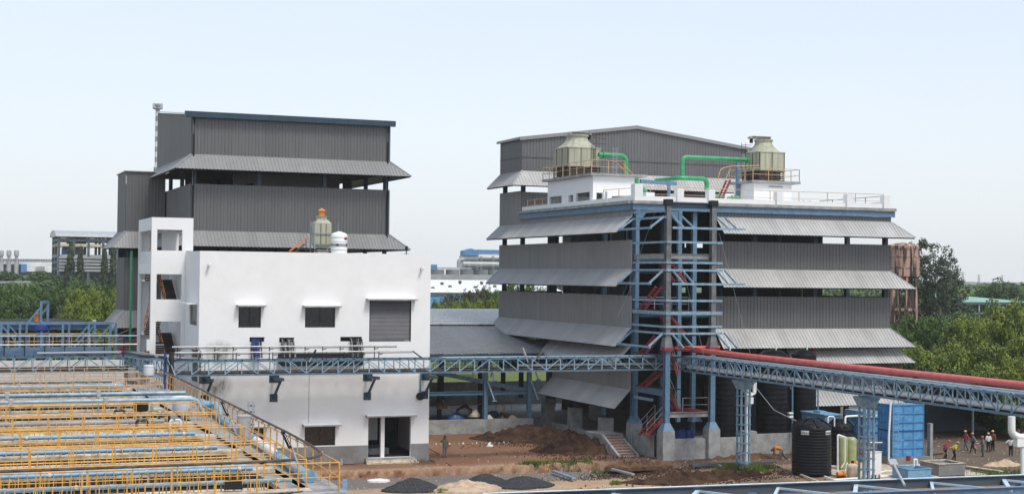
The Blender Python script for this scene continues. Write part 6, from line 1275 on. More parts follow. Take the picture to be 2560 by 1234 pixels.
    me = bpy.data.meshes.new('person_body'); me.from_pydata([tuple(Vector(J[n]) * k) for n in names_], [(idx[a], idx[b]) for a, b in E_], [])
    o = bpy.data.objects.new('person_body', me); COL.objects.link(o)
    sk = o.modifiers.new('skin', 'SKIN'); sk.use_smooth_shade = True
    lay = me.skin_vertices[0] if len(me.skin_vertices) else None
    if lay is None:
        bpy.context.view_layer.objects.active = o; lay = me.skin_vertices[0]
    for n in names_:
        rr = Rr[n] * k; y = 1.0
        lay.data[idx[n]].radius = (rr, rr * (1.25 if n in ('chest', 'pelvis', 'waist') else 1.0)) ; lay.data[idx[n]].use_root = (n == 'pelvis')
    o.modifiers.new('sub', 'SUBSURF').levels = 1; o.modifiers['sub'].render_levels = 1
    dg = bpy.context.evaluated_depsgraph_get(); dg.update(); m2 = bpy.data.meshes.new_from_object(o.evaluated_get(dg)); COL.objects.unlink(o); bpy.data.objects.remove(o)
    root = thing('person', label, 'person', pos, group); rm = Matrix.Rotation(face, 4, 'Z')
    m2.transform(rm); m2.materials.clear(); m2.materials.append(M['skin']); b_ = bpy.data.objects.new('body', m2); COL.objects.link(b_); b_.parent = root; ORG[b_.name] = pos.copy()
    # clothes: nearest joint segment decides
    inv = rm.inverted(); segs = [(Vector(J[a]) * k, Vector(J[c]) * k, a, c) for a, c in E_]
    def near(p):
        best = None
        for (a, c, na, nc) in segs:
            d = c - a; t = max(0, min(1, (p - a).dot(d) / max(d.length_squared, 1e-9))); q = (p - a - d * t).length
            if best is None or q < best[0]: best = (q, na, nc, t)
        return best
    fs = {'shirt': [], 'trousers': [], 'shoes': []}
    for f in m2.polygons:
        _, a, c, t = near(inv @ f.center)
        if (a, c) in (('waist', 'chest'),) or a == 'chest' and not (c == 'neck' and t > .75) or a in ('shL', 'shR') or (a == 'pelvis' and c == 'waist' and t > .25) or (a in ('elL', 'elR') and t < .15): fs['shirt'].append(f.index)
        elif a in ('pelvis', 'hipL', 'hipR', 'kneeL', 'kneeR') and not (a.startswith('knee') and t > .93): fs['trousers'].append(f.index)
        elif a in ('ankL', 'ankR') or (a.startswith('knee')): fs['shoes'].append(f.index)
    for nme, mt in (('shirt', shirt), ('trousers', trousers), ('shoes', M['cable'])):
        used = {}; vs = []; ff = []
        for i in fs[nme]:
            f = m2.polygons[i]; r = []
            for v in f.vertices:
                if v not in used: used[v] = len(vs); vs.append(tuple(m2.vertices[v].co + m2.vertices[v].normal * (.014 if nme != 'shirt' else .02)))
                r.append(used[v])
            ff.append(r)
        mm = bpy.data.meshes.new(nme); mm.from_pydata(vs, [], ff); mm.materials.append(mt)
        if ff: mm.polygons.foreach_set('use_smooth', [True] * len(ff)); q = bpy.data.objects.new(nme, mm); COL.objects.link(q); q.parent = root
    hd = rm @ (Vector(J['head1']) * k); ax = (rm.to_3x3() @ (Vector(J['head2']) - Vector(J['head0']))).normalized(); fwd = rm.to_3x3() @ V(1, 0, 0)
    # nose and ears
    b = MB(); b.tube([pos + hd + fwd * .085 * k, pos + hd + fwd * .118 * k - ax * .02], [.012, .016], 5); b.build('nose', M['skin'], root, smooth=True)
    c0 = pos + hd + ax * .035 * k
    b = MB(); vs = []; n = 12; rg = 5; R0 = .118 * k if helmet else .106 * k
    zx = ax.orthogonal().normalized(); zy = ax.cross(zx)
    for i in range(rg + 1):
        a = (math.pi / 2) * i / rg
        for j in range(n): t = 2 * math.pi * j / n; vs.append(c0 + (zx * math.cos(t) + zy * math.sin(t)) * R0 * math.cos(a) + ax * R0 * math.sin(a) * .95)
    b.poly(vs, [(i * n + j, i * n + (j + 1) % n, (i + 1) * n + (j + 1) % n, (i + 1) * n + j) for i in range(rg) for j in range(n)])
    if helmet:
        b.tube([c0 - ax * .012, c0 + ax * .004], [R0 * 1.12, R0 * 1.1], 14); b.beam(c0 + fwd * R0, c0 + fwd * (R0 + .05), .14, .014)
        b.build('helmet', helmet, root, smooth=True)
    elif hair: b.tube([c0 - ax * .05 - fwd * .03, c0 + ax * .02], [R0 * .85, R0], 12); b.build('hair', M['cable'], root, smooth=True)
    return root
cloth = lambda n, c: mat(n, c, .9, 0, .1, 8, spec=.1)
C_red, C_yel, C_gre, C_wht, C_ora, C_jean, C_drk, C_gry = cloth('cloth_red', (.34, .07, .075)), cloth('cloth_yellow', (.62, .52, .03)), cloth('cloth_sage', (.14, .17, .13)), cloth('cloth_white', (.55, .56, .56)), cloth('cloth_orange', (.62, .20, .03)), cloth('cloth_denim', (.06, .09, .13)), cloth('cloth_dark', (.015, .017, .025)), cloth('cloth_grey', (.15, .17, .19))
H_red, H_sal, H_yel = mat('helmet_red', (.55, .05, .04), .35), mat('helmet_salmon', (.60, .24, .17), .35), mat('helmet_yellow', (.60, .42, .13), .35)
g0 = lambda x, y: PZ(x, y, 0.0)
left, away = rad(180) - yaw, rad(90) - yaw
PM = person('man in a sage green shirt standing alone on brown earth, hand at his head', g0(1112, 1143), away + .3, C_gre, C_gry, None, 'phone', 1.72)
b = MB(); q = g0(1112, 1143) + V(.38, -.05, .86); b.box(q.x - .06, q.x + .06, q.y - .06, q.y + .06, q.z, q.z + .14); tag(b.build('red_bottle', H_red, None), 'small red bottle in the hand of the man standing alone', 'bottle')
WG = 'workers in the yard at the right'
person('worker in a red jacket and red helmet bending forward, pulling a wooden board', g0(2364, 1148), -yaw + .3, C_red, C_drk, H_red, 'pull', 1.68, WG)
person('worker in a bright yellow shirt and salmon helmet beside the worker in red', g0(2386, 1150), -yaw + .2, C_yel, C_drk, H_sal, 'pull', 1.62, WG)
person('worker in red shirt, blue jeans and yellow helmet striding at the left of the group', g0(2414, 1126), left + .3, C_red, C_jean, H_yel, 'walk', 1.72, WG)
person('worker in grey shirt, dark trousers and salmon helmet walking in the group', g0(2432, 1132), left, C_gry, C_drk, H_sal, 'walk', 1.70, WG)
PH = person('worker in grey-blue shirt and red helmet holding a pink bundle', g0(2457, 1142), left, C_gry, cloth('cloth_greygreen', (.09, .11, .11)), H_red, 'hold', 1.72, WG)
q = g0(2457, 1142) + V(-.42, .15, 1.1); b = MB(); b.lathe(q, [(.02, -.08), (.14, -.04), (.15, .06), (.02, .1)], 10); tag(b.build('pink_bundle', cloth('cloth_pink', (.6, .2, .35)), None, smooth=True), 'small pink bundle held by the worker in the red helmet', 'bundle')
person('worker in white shirt and yellow helmet at the right of the group', g0(2471, 1129), away, C_wht, C_drk, H_yel, 'stand', 1.62, WG)
person('worker in a rust orange shirt partly hidden behind the man in white', g0(2482, 1127), left + .6, cloth('cloth_rust', (.22, .07, .035)), C_drk, H_yel, 'stand', 1.76, WG)
person('bareheaded man in a white shirt beside the white pipes at the right edge', g0(2527, 1141), away - .6, C_wht, C_drk, None, 'akimbo', 1.66, WG)
person('crouching worker in an orange shirt bending over the ground by the bund wall', g0(1945, 1147), left + .1, C_ora, C_gry, None, 'bend', 1.7)

# ================================================================ ground
random.seed(3)
def nz2(x, y, s, o=0.0): return mn.fractal(V(x * s, y * s, o), 1.0, 2.0, 4)
def sst(a, b, x): t = max(0, min(1, (x - a) / (b - a))); return t * t * (3 - 2 * t)
def edgeY(x): return 107.6 - (x - 36) * .02 + .55 * nz2(x, 0, .45, 3) + .18 * nz2(x, 0, 2.2, 9)
def gh(x, y):
    z = .05 * nz2(x, y, .25) + .03 * nz2(x, y, 1.1, 5)
    if 20 < x < 66:
        e = edgeY(x); f = sst(20, 24, x) * (1 - sst(50, 58, x)); z -= f * .50 * (1 - sst(e - .22, e + .05, y)) * (sst(84, 90, y)); z += f * .10 * math.exp(-((y - e - .5) / .5) ** 2)
    inside = (19 < x < 37.2 and 112.4 < y < 131) 
    if inside: z = -.05
    if y < 60: z = -.02
    return z
def axis(lo, hi, dense, c):
    r = []; x = lo
    while x < hi:
        r.append(x); x += c if not (dense[0] <= x < dense[1]) else dense[2]
    return r + [hi]
xs = [-2400, -1700, -1200, -700, -400, -220, -120, -60, -20] + axis(0, 110, (18, 96, .30), 4) + [130, 160, 220, 320, 500, 800, 1300, 1800, 2400]
ys = [-300, -100, 0, 30] + axis(50, 130, (88, 122, .22), 4) + [140, 155, 170, 200, 240, 300, 400, 550, 800, 1200, 1800, 2400]
RED, SAND, GREY, DARKS, GRASS, FARG, DUST = (.19, .10, .06), (.44, .32, .215), (.15, .145, .143), (.075, .052, .038), (.125, .155, .045), (.075, .115, .05), (.27, .185, .13)
def mixc(a, b, t): return tuple(p + (q - p) * t for p, q in zip(a, b))
def soilc(x, y):
    c = mixc(RED, (.25, .14, .085), .5 + .5 * nz2(x, y, .12, 1)); c = mixc(c, DUST, sst(.0, .5, nz2(x * .5, y, .3, 2)) * .6)
    e = edgeY(x)
    c = mixc(c, (.33, .215, .14), sst(3.2, .4, y - e) * .85)
    if y < e: c = mixc(GREY, (.20, .17, .15), .5 + .5 * nz2(x, y, .4, 7))
    if e - .35 < y < e + .02: c = mixc((.13, .06, .035), (.30, .19, .12), .5 + .9 * nz2(x, y, 1.5, 31))
    t = sst(103.2, 101.9, y + .8 * nz2(x, y, .25, 4)); c = mixc(c, mixc(SAND, (.36, .24, .16), .5 + .5 * nz2(x, y, .5, 11)), t)
    t = sst(47, 51.5, x + 1.5 * nz2(x, y, .3, 8)) * (1 - .35 * t); c = mixc(c, mixc((.16, .095, .062), (.10, .062, .045), .5 + .5 * nz2(x, y, .5, 14)), t * .8)
    t = sst(68, 76, x); c = mixc(c, mixc((.115, .085, .065), (.15, .12, .09), .5 + .5 * nz2(x, y, .35, 17)), t)
    t = sst(86, 78, y) ; c = mixc(c, (.16, .15, .14), t)
    t = sst(136, 150, y); c = mixc(c, (.19, .17, .13), t * .7)
    t = sst(158, 176, y); c = mixc(c, GRASS, t); t = sst(330, 700, y); c = mixc(c, FARG, t)
    t = sst(14, 4, x) * sst(100, 125, y); c = mixc(c, (.2, .19, .17), t * .6 if y < 160 else 0)
    return c
nx_, ny_ = len(xs), len(ys); vs = []; cols_ = []
for y in ys:
    for x in xs: vs.append((x, y, gh(x, y) if (0 < x < 110 and 50 < y < 130) else -.02)); cols_.append(soilc(x, y))
fs = [(j * nx_ + i, j * nx_ + i + 1, (j + 1) * nx_ + i + 1, (j + 1) * nx_ + i) for j in range(ny_ - 1) for i in range(nx_ - 1)]
me = bpy.data.meshes.new('ground'); me.from_pydata(vs, [], fs); at = me.color_attributes.new('soil', 'FLOAT_COLOR', 'POINT')
at.data.foreach_set('color', [c for col_ in cols_ for c in (*col_, 1)]); me.polygons.foreach_set('use_smooth', [True] * len(fs)); me.update()
gm = mat('ground_soil', (.5, .5, .5), .95, 0, .2, .9, bump=.7, bscale=5, spec=.1); t = gm.node_tree; bc = t.nodes['Principled BSDF'].inputs['Base Color']; src = bc.links[0].from_socket
ca = t.nodes.new('ShaderNodeAttribute'); ca.attribute_name = 'soil'; mx = t.nodes.new('ShaderNodeVectorMath'); mx.operation = 'MULTIPLY'; n5 = t.nodes.new('ShaderNodeTexNoise'); n5.inputs['Scale'].default_value = 4; n5.inputs['Detail'].default_value = 8; n5.inputs['Roughness'].default_value = .75
g5 = t.nodes.new('ShaderNodeNewGeometry'); t.links.new(g5.outputs['Position'], n5.inputs['Vector']); r5 = t.nodes.new('ShaderNodeMapRange'); r5.inputs[1].default_value = .3; r5.inputs[2].default_value = .72; r5.inputs[3].default_value = .62; r5.inputs[4].default_value = 1.32
t.links.new(n5.outputs[0], r5.inputs[0]); s5 = t.nodes.new('ShaderNodeVectorMath'); s5.operation = 'SCALE'; t.links.new(ca.outputs['Color'], s5.inputs[0]); t.links.new(r5.outputs[0], s5.inputs['Scale']); t.links.new(s5.outputs[0], bc)
me.materials.append(gm); gr = bpy.data.objects.new('ground', me); COL.objects.link(gr); struct(gr)

# ================================================================ heaps, stones, debris, grass
def heap(name, label, cat, cx, cy, rx, ry, H, m, lump=.12, ls=1.3, peak=1.0, n=64, rings=26, ang=0, seed=0, z0=-.6, gz=None):
    if gz is None: gz = -.40 if cy < 103 or (cy < 107 and cx < 50) else 0.0
    if z0 != -.6: gz = max(0, z0)
    vs = [(cx, cy, gz + H)]; fs = []
    ca, sa = math.cos(ang), math.sin(ang)
    for r in range(1, rings + 1):
        t = r / rings
        for k in range(n):
            a = 2 * math.pi * k / n; w = 1 + .16 * mn.noise(V(math.cos(a) * 1.3, math.sin(a) * 1.3, seed)); x, y = math.cos(a) * rx * t * w, math.sin(a) * ry * t * w
            X, Y = cx + x * ca - y * sa, cy + x * sa + y * ca; lump_ = lump * .35 * mn.noise(V(X * ls * 5, Y * ls * 5, seed + 9)) * (1 - t ** 6); zz = lump_ + gz + H * (.5 + .5 * math.cos(math.pi * t ** peak)) * .35 + H * (1 - t ** peak) * .65 + lump * mn.fractal(V(X * ls, Y * ls, seed), 1, 2, 4) * (1 - t ** 4) * 1.6
            vs.append((X, Y, zz if r < rings else gz - .25))
    for k in range(n): fs.append((0, 1 + k, 1 + (k + 1) % n))
    for r in range(rings - 1):
        for k in range(n): a = 1 + r * n + k; b_ = 1 + r * n + (k + 1) % n; fs.append((a, a + n, b_ + n, b_))
    b = MB(); b.poly(vs, fs); return tag(b.build(name, m, None, smooth=True), label, cat)
gp = lambda x, y: PZ(x, y, -.38)
p = gp(1043, 1224); heap('gravel_heap', 'dark grey aggregate heap left of the sand heap', 'gravel heap', p.x, p.y + 1.0, 2.3, 1.7, .74, M['gravel'], .05, 2, 1.15, seed=1)
p = gp(1180, 1224); heap('sand_heap', 'pale sand heap between the dark aggregate heaps', 'sand heap', p.x, p.y + 1.1, 2.8, 2.0, .58, M['sand'], .08, 1.5, 1.0, seed=2)
p = gp(1232, 1214); heap('gravel_heap', 'dark grey aggregate heap directly behind the sand heap', 'gravel heap', p.x, p.y + 1.6, 2.1, 1.5, .72, M['gravel'], .05, 2, 1.2, seed=3)
p = gp(1322, 1216); heap('gravel_heap', 'wide dark grey aggregate heap right of the sand heap', 'gravel heap', p.x, p.y + 1.2, 2.3, 1.6, .64, M['gravel'], .05, 2, 1.25, seed=4)
p = gp(945, 1198); heap('cement_heap', 'small whitish cement patch beside the grey road', 'cement heap', p.x, p.y, .9, .6, .12, M['whitecloth'], .03, 2, 1, seed=5)
q = PZ(1360, 1105, 0); heap('soil_mound', 'long dark brown soil mound in front of the shed wall', 'soil mound', q.x, q.y + 1.4, 6.4, 2.6, 1.15, M['soil'], .36, 1.0, 1.5, n=90, rings=34, ang=rad(-34), seed=6)
q = PZ(1470, 1132, 0); heap('soil_mound', 'lumpy dark brown soil mound at the foot of the brick stair', 'soil mound', q.x, q.y + 1.2, 4.4, 2.4, 1.2, M['soil'], .34, 1.1, 1.4, n=90, rings=34, ang=rad(-20), seed=7)
q = PZ(1600, 1165, 0); heap('soil_mound', 'low brown soil mound beside the stair bay pedestal', 'soil mound', q.x, q.y + .4, 3.0, 1.0, .45, M['soil2'], .2, 1.6, 1.3, seed=8)
q = PZ(1790, 1192, 0); heap('soil_mound', 'dark soil mound between the laced column and the foreground rack', 'soil mound', q.x + 1.0, q.y + .9, 8.0, 1.9, .60, M['soil'], .32, 1.5, 1.3, n=90, rings=30, ang=rad(-12), seed=9)
q = PZ(1880, 1120, 0); heap('soil_mound', 'low brown soil strip along the foot of the bund wall', 'soil mound', q.x - 3, 107.0, 6.0, .5, .35, M['soil2'], .15, 1.6, 1.3, seed=10)
q = PZ(2530, 1165, 0); heap('sand_heap', 'tan earth heap at the right edge behind the foreground rack', 'earth heap', q.x, q.y + 1, 3.2, 1.8, .8, M['sand'], .1, 1.3, 1.1, seed=11)
heap('spoil_heap', 'dark spoil heap inside the open shed, left side', 'spoil heap', 41.8, 133.6, 3.2, 1.8, 2.5, M['soil'], .3, .9, 1.3, seed=12, z0=0); heap('spoil_heap', 'mixed rubbish and spoil heap inside the open shed, right side', 'spoil heap', 49.6, 133.4, 3.8, 1.6, 1.55, M['gravel'], .35, 1.0, 1.4, seed=13, z0=0)
random.seed(21)
for k, (px, py, m_, lab) in enumerate(((1140, 1030, 'deepblue', 'blue plastic sheet lying on the spoil heap in the open shed'), (1160, 1010, 'cable', 'black tarpaulin on the spoil heap in the open shed'), (1185, 1020, 'cream', 'pale sack among the rubbish in the open shed'), (1222, 1035, 'whitecloth', 'white sack by the left shed column'), (1282, 1035, 'sand', 'tan sheet on the rubbish near the right shed column'), (1255, 1030, 'cable', 'black sheet on the rubbish between the shed columns'), (1105, 1000, 'soil2', 'brown clump on top of the left spoil heap'))):
    q = PY(px, py, 132.2); heap('tarpaulin' if m_ in ('cable', 'deepblue') else 'sack', lab, 'sheet' if m_ in ('cable', 'deepblue') else 'sack', q.x, 132.2, .9 if k < 2 else .6, .5, .5, M[m_], .12, 2.5, 1.3, n=24, rings=8, seed=30 + k, z0=q.z - .5)
for k, px in enumerate((1128, 1160, 1193, 1240, 1262)):
    q = PY(px, 1010, 134); T = thing('orange_hoop', 'thin orange hoop rail behind the rubbish in the shed, hoop %s from the left' % ('one', 'two', 'three', 'four', 'five')[k], 'hoop rail', q, 'orange hoops behind the shed rubbish'); b = MB(); b.tube(bend([q + V(0, 0, -.9), q + V(0, 0, .05), q + V(.7, 0, .05), q + V(.7, 0, -.9)], .35), .035, 6); b.build('hoop', M['orange'], T, smooth=True)
for (px, py, s_, lab) in ((1225, 1100, .35, 'white sack scrap at the top of the long soil mound'), (1437, 1075, .5, 'white sack behind the soil mound near the column block'), (1492, 1103, .75, 'large white sack beside the brick stair'), (1438, 1112, .4, 'white bag scrap on the soil mound slope'), (2545, 1205, .5, 'white bag on the foreground rack edge'), (1412, 1068, .3, 'white plastic tatter by the shed corner')):
    q = PZ(px, py, .5 if px < 2000 else 8.3) if px < 2000 else PZ(2383, 1200, 8.2); heap('white_sack', lab if px < 2000 else 'crumpled white bag on the far beam of the foreground rack', 'sack', q.x, q.y, s_, s_ * .6, s_ * .5, M['whitecloth'], .12, 4, 1.3, n=20, rings=8, seed=px, z0=q.z - .6)
def plank(lab, a, c, w, h_, m_, name='plank', cat='plank'):
    tag(MB().beam(Vector(a) + V(0, 0, h_ / 2), Vector(c) + V(0, 0, h_ / 2), w, h_).build(name, M[m_], None), lab, cat)
plank('grey steel channel lying across the grey road, left one', PZ(1382, 1178, -.3), PZ(1435, 1197, -.3), .3, .14, 'paleblue', 'steel_channel', 'steel channel'); plank('grey steel channel lying on the brown earth, right one', PZ(1530, 1174, -.1), PZ(1583, 1187, -.1), .25, .14, 'fargrey', 'steel_channel', 'steel channel')
plank('small stick on the earth in front of the standing man', PZ(1116, 1156, .05), PZ(1130, 1164, .05), .08, .05, 'bark', 'stick', 'stick'); plank('brown board leaning at the corner of the white building', PZ(1074, 1122, .3), PZ(1098, 1135, .1), .12, .06, 'brick', 'board', 'board'); plank('second brown board beside the corner of the white building', PZ(1074, 1148, .1), PZ(1088, 1154, .1), .14, .06, 'rust', 'board', 'board')
plank('long plank near the workers behind the concrete tank', PZ(2415, 1165, .1), PZ(2505, 1178, .1), .4, .06, 'cream', 'board', 'board'); plank('wooden board dragged by the worker in red', PZ(2310, 1140, .2), PZ(2362, 1133, .7), .35, .08, 'bark', 'board', 'board')
plank('long dark pipe lying along the bund wall', PZ(1730, 1165, .1), PZ(1940, 1158, .1), .25, .2, 'fardark', 'long_pipe', 'pipe'); plank('pale board in front of the soil by the water tank slab', PZ(1935, 1160, .1), PZ(2045, 1204, .1), .14, .1, 'cream', 'board', 'board'); plank('pale timber by the foot of the laced column', PZ(1795, 1162, .1), PZ(1815, 1172, .1), .2, .12, 'fargrey', 'board', 'board')
# row of white stones in the yard
for k in range(17):
    q = PZ(1090 + k * 11.3, 1110 - k * .28 + (k % 3) * .6, .02); b = MB(); r = random.uniform(.06, .11); b.lathe((q.x, q.y, .0), [(r, 0), (r * .9, .08), (r * .4, .13), (.01, .14)], 8); tag(b.build('white_stone', M['farwhite' if k % 3 == 0 else 'edgegrey'], None), 'small white stone in the row across the brown yard', 'stone', 'row of white stones across the yard')
CLODS = [(PZ(a, c, 0).x, PZ(a, c, 0).y, d, e) for a, c, d, e in ((1300, 1110, 4, 2), (1420, 1135, 4, 1.8), (1500, 1145, 3.5, 1.2), (1600, 1168, 4, 1.2), (1760, 1185, 6, 1.4), (1860, 1195, 5, 1.2), (1700, 1165, 5, .8), (1550, 1175, 5, 1.2))]
# loose stones and clods as ground cover
b = MB(); random.seed(5)
for k in range(2600):
    x = random.uniform(24, 90); y = random.uniform(92, 118); 
    if 31 < x < 37 and y > 110.5 or (55 < x < 70 and y > 107.4): continue
    if 59 < x < 73 and 91 < y < 101: continue
    if x < 55 and 108.5 < y and random.random() < .72: continue
    r = random.choice((.03, .04, .05, .07, .1)); z = gh(x, y); a = random.uniform(0, 6); pts = [(x + r * math.cos(a + j * 2.1), y + r * math.sin(a + j * 2.1), z - .01) for j in range(3)]; b.poly(pts + [(x, y, z + r * random.uniform(.5, 1.1))], [(0, 1, 3), (1, 2, 3), (2, 0, 3)])
tag(b.build('loose_stones', M['sand'], None, base=(0, 0, 0)), 'loose stones and clods scattered over the bare earth', 'stones', None, 'stuff')
b = MB(); random.seed(8)
for k in range(3800):
    (cx, cy, rx_, ry_) = random.choice(CLODS); x = cx + random.gauss(0, .6) * rx_; y = cy + random.gauss(0, .6) * ry_
    if 55 < x < 69 and y > 107.2: continue
    hz0 = max(0, 1 - math.hypot((x - cx) / rx_, (y - cy) / ry_)); r = random.choice((.04, .06, .08, .12)); z = gh(x, y); a = random.uniform(0, 6)
    b.poly([(x + r * math.cos(a + j * 2.1), y + r * math.sin(a + j * 2.1), z - .02) for j in range(3)] + [(x + r * .2, y, z + r * random.uniform(.6, 1.3))], [(0, 1, 3), (1, 2, 3), (2, 0, 3)])
tag(b.build('soil_clods', M['soil'], None, base=(0, 0, 0)), 'dark clods of dug earth spilled around the soil mounds', 'soil clods', None, 'stuff')
b = MB()
for k in range(70):
    q = PZ(random.gauss(1052, 16), random.gauss(1152, 4), .05); a = random.uniform(0, 3.14); L_ = random.uniform(.15, .5); b.beam(q, q + V(math.cos(a) * L_, math.sin(a) * L_, random.uniform(-.02, .25)), .03, .03)
tag(b.build('dry_twigs', M['bark'], None), 'dry twigs and scraps lying by the doorstep of the white building', 'twigs', None, 'stuff')
def tufts(label, areas, n, hmin, hmax, m='grass', seed=1):
    random.seed(seed); b = MB()
    for k in range(n):
        (cx, cy, rx, ry) = random.choice(areas); x = cx + random.gauss(0, .5) * rx; y = cy + random.gauss(0, .5) * ry; z = gh(x, y) if y < 130 else 0
        if nz2(x, y, 1.1, 41) < -.12: continue
        H = random.uniform(hmin, hmax) * random.uniform(.4, 1); th = random.uniform(0, 3.14); w = .035; lx, ly = random.uniform(-.3, .3) * H, random.uniform(-.3, .3) * H; dx, dy = math.cos(th) * w, math.sin(th) * w
        b.face([(x - dx, y - dy, z), (x + dx, y + dy, z), (x + lx * .5 + dx * .7, y + ly * .5 + dy * .7, z + H * .6), (x + lx, y + ly, z + H)])
    return tag(b.build('grass_tufts', M[m], None, base=(0, 0, 0)), label, 'grass', None, 'stuff')
ar = []
for (px, py, rx, ry) in ((1400, 1160, 2.6, .9), (1440, 1163, 2.2, .7), (1540, 1168, 2.2, .5), (1460, 1215, 2.2, .8), (1420, 1222, 1.6, .6), (1350, 1222, .8, .5), (1890, 1180, 1.3, .8), (1330, 1165, .8, .4), (1545, 1195, .5, .3), (2450, 1185, 3.5, 1.2), (1100, 1215, .6, .4), (2520, 1190, 3, 1)): q = PZ(px, py, -.1); ar.append((q.x, q.y, rx, ry))
tufts('green grass tufts growing on the bare ground', ar, 9000, .12, .42)
q = PZ(1885, 1172, 0); tufts('weedy green plants by the laced column footing', [(q.x, q.y, 1.6, .7), (q.x - 2.2, q.y - .2, .8, .5)], 2500, .3, .75, 'grass', 2)
tufts('tall green grass on the field behind the open shed', [(46, 172, 14, 12), (20, 230, 40, 50), (0, 210, 26, 30)], 16000, .5, 1.5, 'grass', 3)

# ================================================================ trees
def leafball(b, c, r, n, ls, rnd, flat=.8):
    for k in range(n):
        d = V(rnd.gauss(0, 1), rnd.gauss(0, 1), rnd.gauss(0, 1) + .25).normalized(); p = c + V(d.x * r, d.y * r, d.z * r * flat) * rnd.uniform(.62, 1.05)
        nrm = (d + V(rnd.uniform(-.6, .6), rnd.uniform(-.6, .6), rnd.uniform(-.2, .8))).normalized(); u = nrm.orthogonal().normalized(); a = rnd.uniform(0, 6.28); w = nrm.cross(u); u, w = u * math.cos(a) + w * math.sin(a), w * math.cos(a) - u * math.sin(a)
        s = ls * rnd.uniform(.6, 1.3); b.face([p - u * s, p - w * s * .5, p + u * s, p + w * s * .5])
def crown_mesh(kind, seed, m, nclump, nleaf, R_, H_, ls, clr=.185):
    """crown as leaf clumps round limb ends, base at z=0"""
    rnd = random.Random(seed); b = MB()
    for k in range(nclump):
        if kind == 'round':
            d = V(rnd.gauss(0, 1), rnd.gauss(0, 1), rnd.gauss(0, 1)).normalized(); t = rnd.uniform(.55, 1) ; w = 1 + .28 * mn.noise(d * 1.9 + V(seed, 0, 0)); c = V(d.x * R_ * t * w, d.y * R_ * t * w, H_ * .5 + d.z * H_ * .5 * t * w); r = R_ * rnd.uniform(clr * .7, clr * 1.4)
        elif kind == 'cone':
            t = (k + rnd.random()) / nclump; rr = R_ * (1 - t) ** .75 * rnd.uniform(.3, 1.05); a = rnd.uniform(0, 6.28); c = V(rr * math.cos(a), rr * math.sin(a), H_ * t - .2 * rr); r = R_ * rnd.uniform(.14, .26)
        else:
            br = int(rnd.random() * 13); ra = random.Random(seed * 31 + br); a = ra.uniform(0, 6.28); top = ra.uniform(.3, 1); q = rnd.uniform(.25, 1) ; c = V(math.cos(a) * R_ * q * (1.15 - top * .55), math.sin(a) * R_ * q * (1.15 - top * .55), H_ * top * q) + V(rnd.gauss(0, .1), rnd.gauss(0, .1), rnd.gauss(0, .1)) * R_; r = R_ * rnd.uniform(.09, .2)
        leafball(b, c, r, nleaf, ls, rnd)
    me = bpy.data.meshes.new('crown_' + kind); me.from_pydata(b.v, [], b.f); me.materials.append(m); me.update(); return me
def trunk_mesh(Ht, r, R_, seed, limbs=6):
    rnd = random.Random(seed); b = MB(); b.tube([(0, 0, -.3), (.05, 0, Ht * .4), (-.05, .08, Ht * .9), (0, 0, Ht * 1.5)], [r * 1.2, r, r * .75, r * .3], 9)
    for k in range(limbs):
        a = 6.28 * k / limbs + rnd.uniform(-.4, .4); z = Ht * rnd.uniform(.75, 1.3); e = V(math.cos(a) * R_ * .6, math.sin(a) * R_ * .6, z + R_ * rnd.uniform(.4, .9)); b.tube([(0, 0, z - .3), e * .5 + V(0, 0, z * .5 - .1), e], [r * .5, r * .32, r * .1], 6)
    me = bpy.data.meshes.new('trunk'); me.from_pydata(b.v, [], b.f); me.materials.append(M['bark']); me.update(); return me
CK = {'bright': [('round', M['leaf_bright'], 150, 100, 4.2, 5.6, .16), ('round', M['leaf_bright'], 150, 100, 4.0, 5.2, .16)], 'mid': [('round', M['leaf_mid'], 150, 90, 4.4, 5.8, .17), ('round', M['leaf_mid'], 150, 90, 4.2, 5.2, .17)],
      'dark': [('round', M['leaf_dark'], 200, 56, 4.3, 5.8, .21), ('round', M['leaf_dark'], 200, 56, 4.4, 5.0, .21)], 'olive': [('round', M['leaf_olive'], 110, 40, 4.2, 5.4, .28)],
      'cone': [('cone', M['leaf_grey'], 230, 34, 2.6, 13.0, .30)], 'airy': [('round', M['leaf_grey'], 120, 70, 4.6, 15.0, .22)], 'low': [('round', M['leaf_dark'], 60, 22, 4.4, 5.0, .55), ('round', M['leaf_mid'], 60, 22, 4.4, 5.0, .55)]}
CM = {k: [crown_mesh(a[0], 10 * i + len(k) + 1, a[1], a[2], a[3], a[4], a[5], a[6]) for i, a in enumerate(v)] for k, v in CK.items()}
TM = {k: trunk_mesh(2.6 if k not in ('cone', 'airy') else 4.5, .24, 4.0 if k != 'cone' else 1.2, len(k), 6 if k != 'cone' else 2) for k in CK}
def tree(name, label, kind, x, y, s, hs=1.0, group=None, z=0, rot=None, var=None, low=2.0):
    T = thing(name, label, 'tree', (x, y, z), group); T.rotation_euler = (0, 0, random.uniform(0, 6.28) if rot is None else rot); T.scale = (s, s, s * hs)
    v = CM[kind][random.randrange(len(CM[kind])) if var is None else var]; c = bpy.data.objects.new('crown', v); COL.objects.link(c); c.parent = T; c.location = (0, 0, low)
    t = bpy.data.objects.new('trunk', TM[kind]); COL.objects.link(t); t.parent = T; return T
random.seed(77)
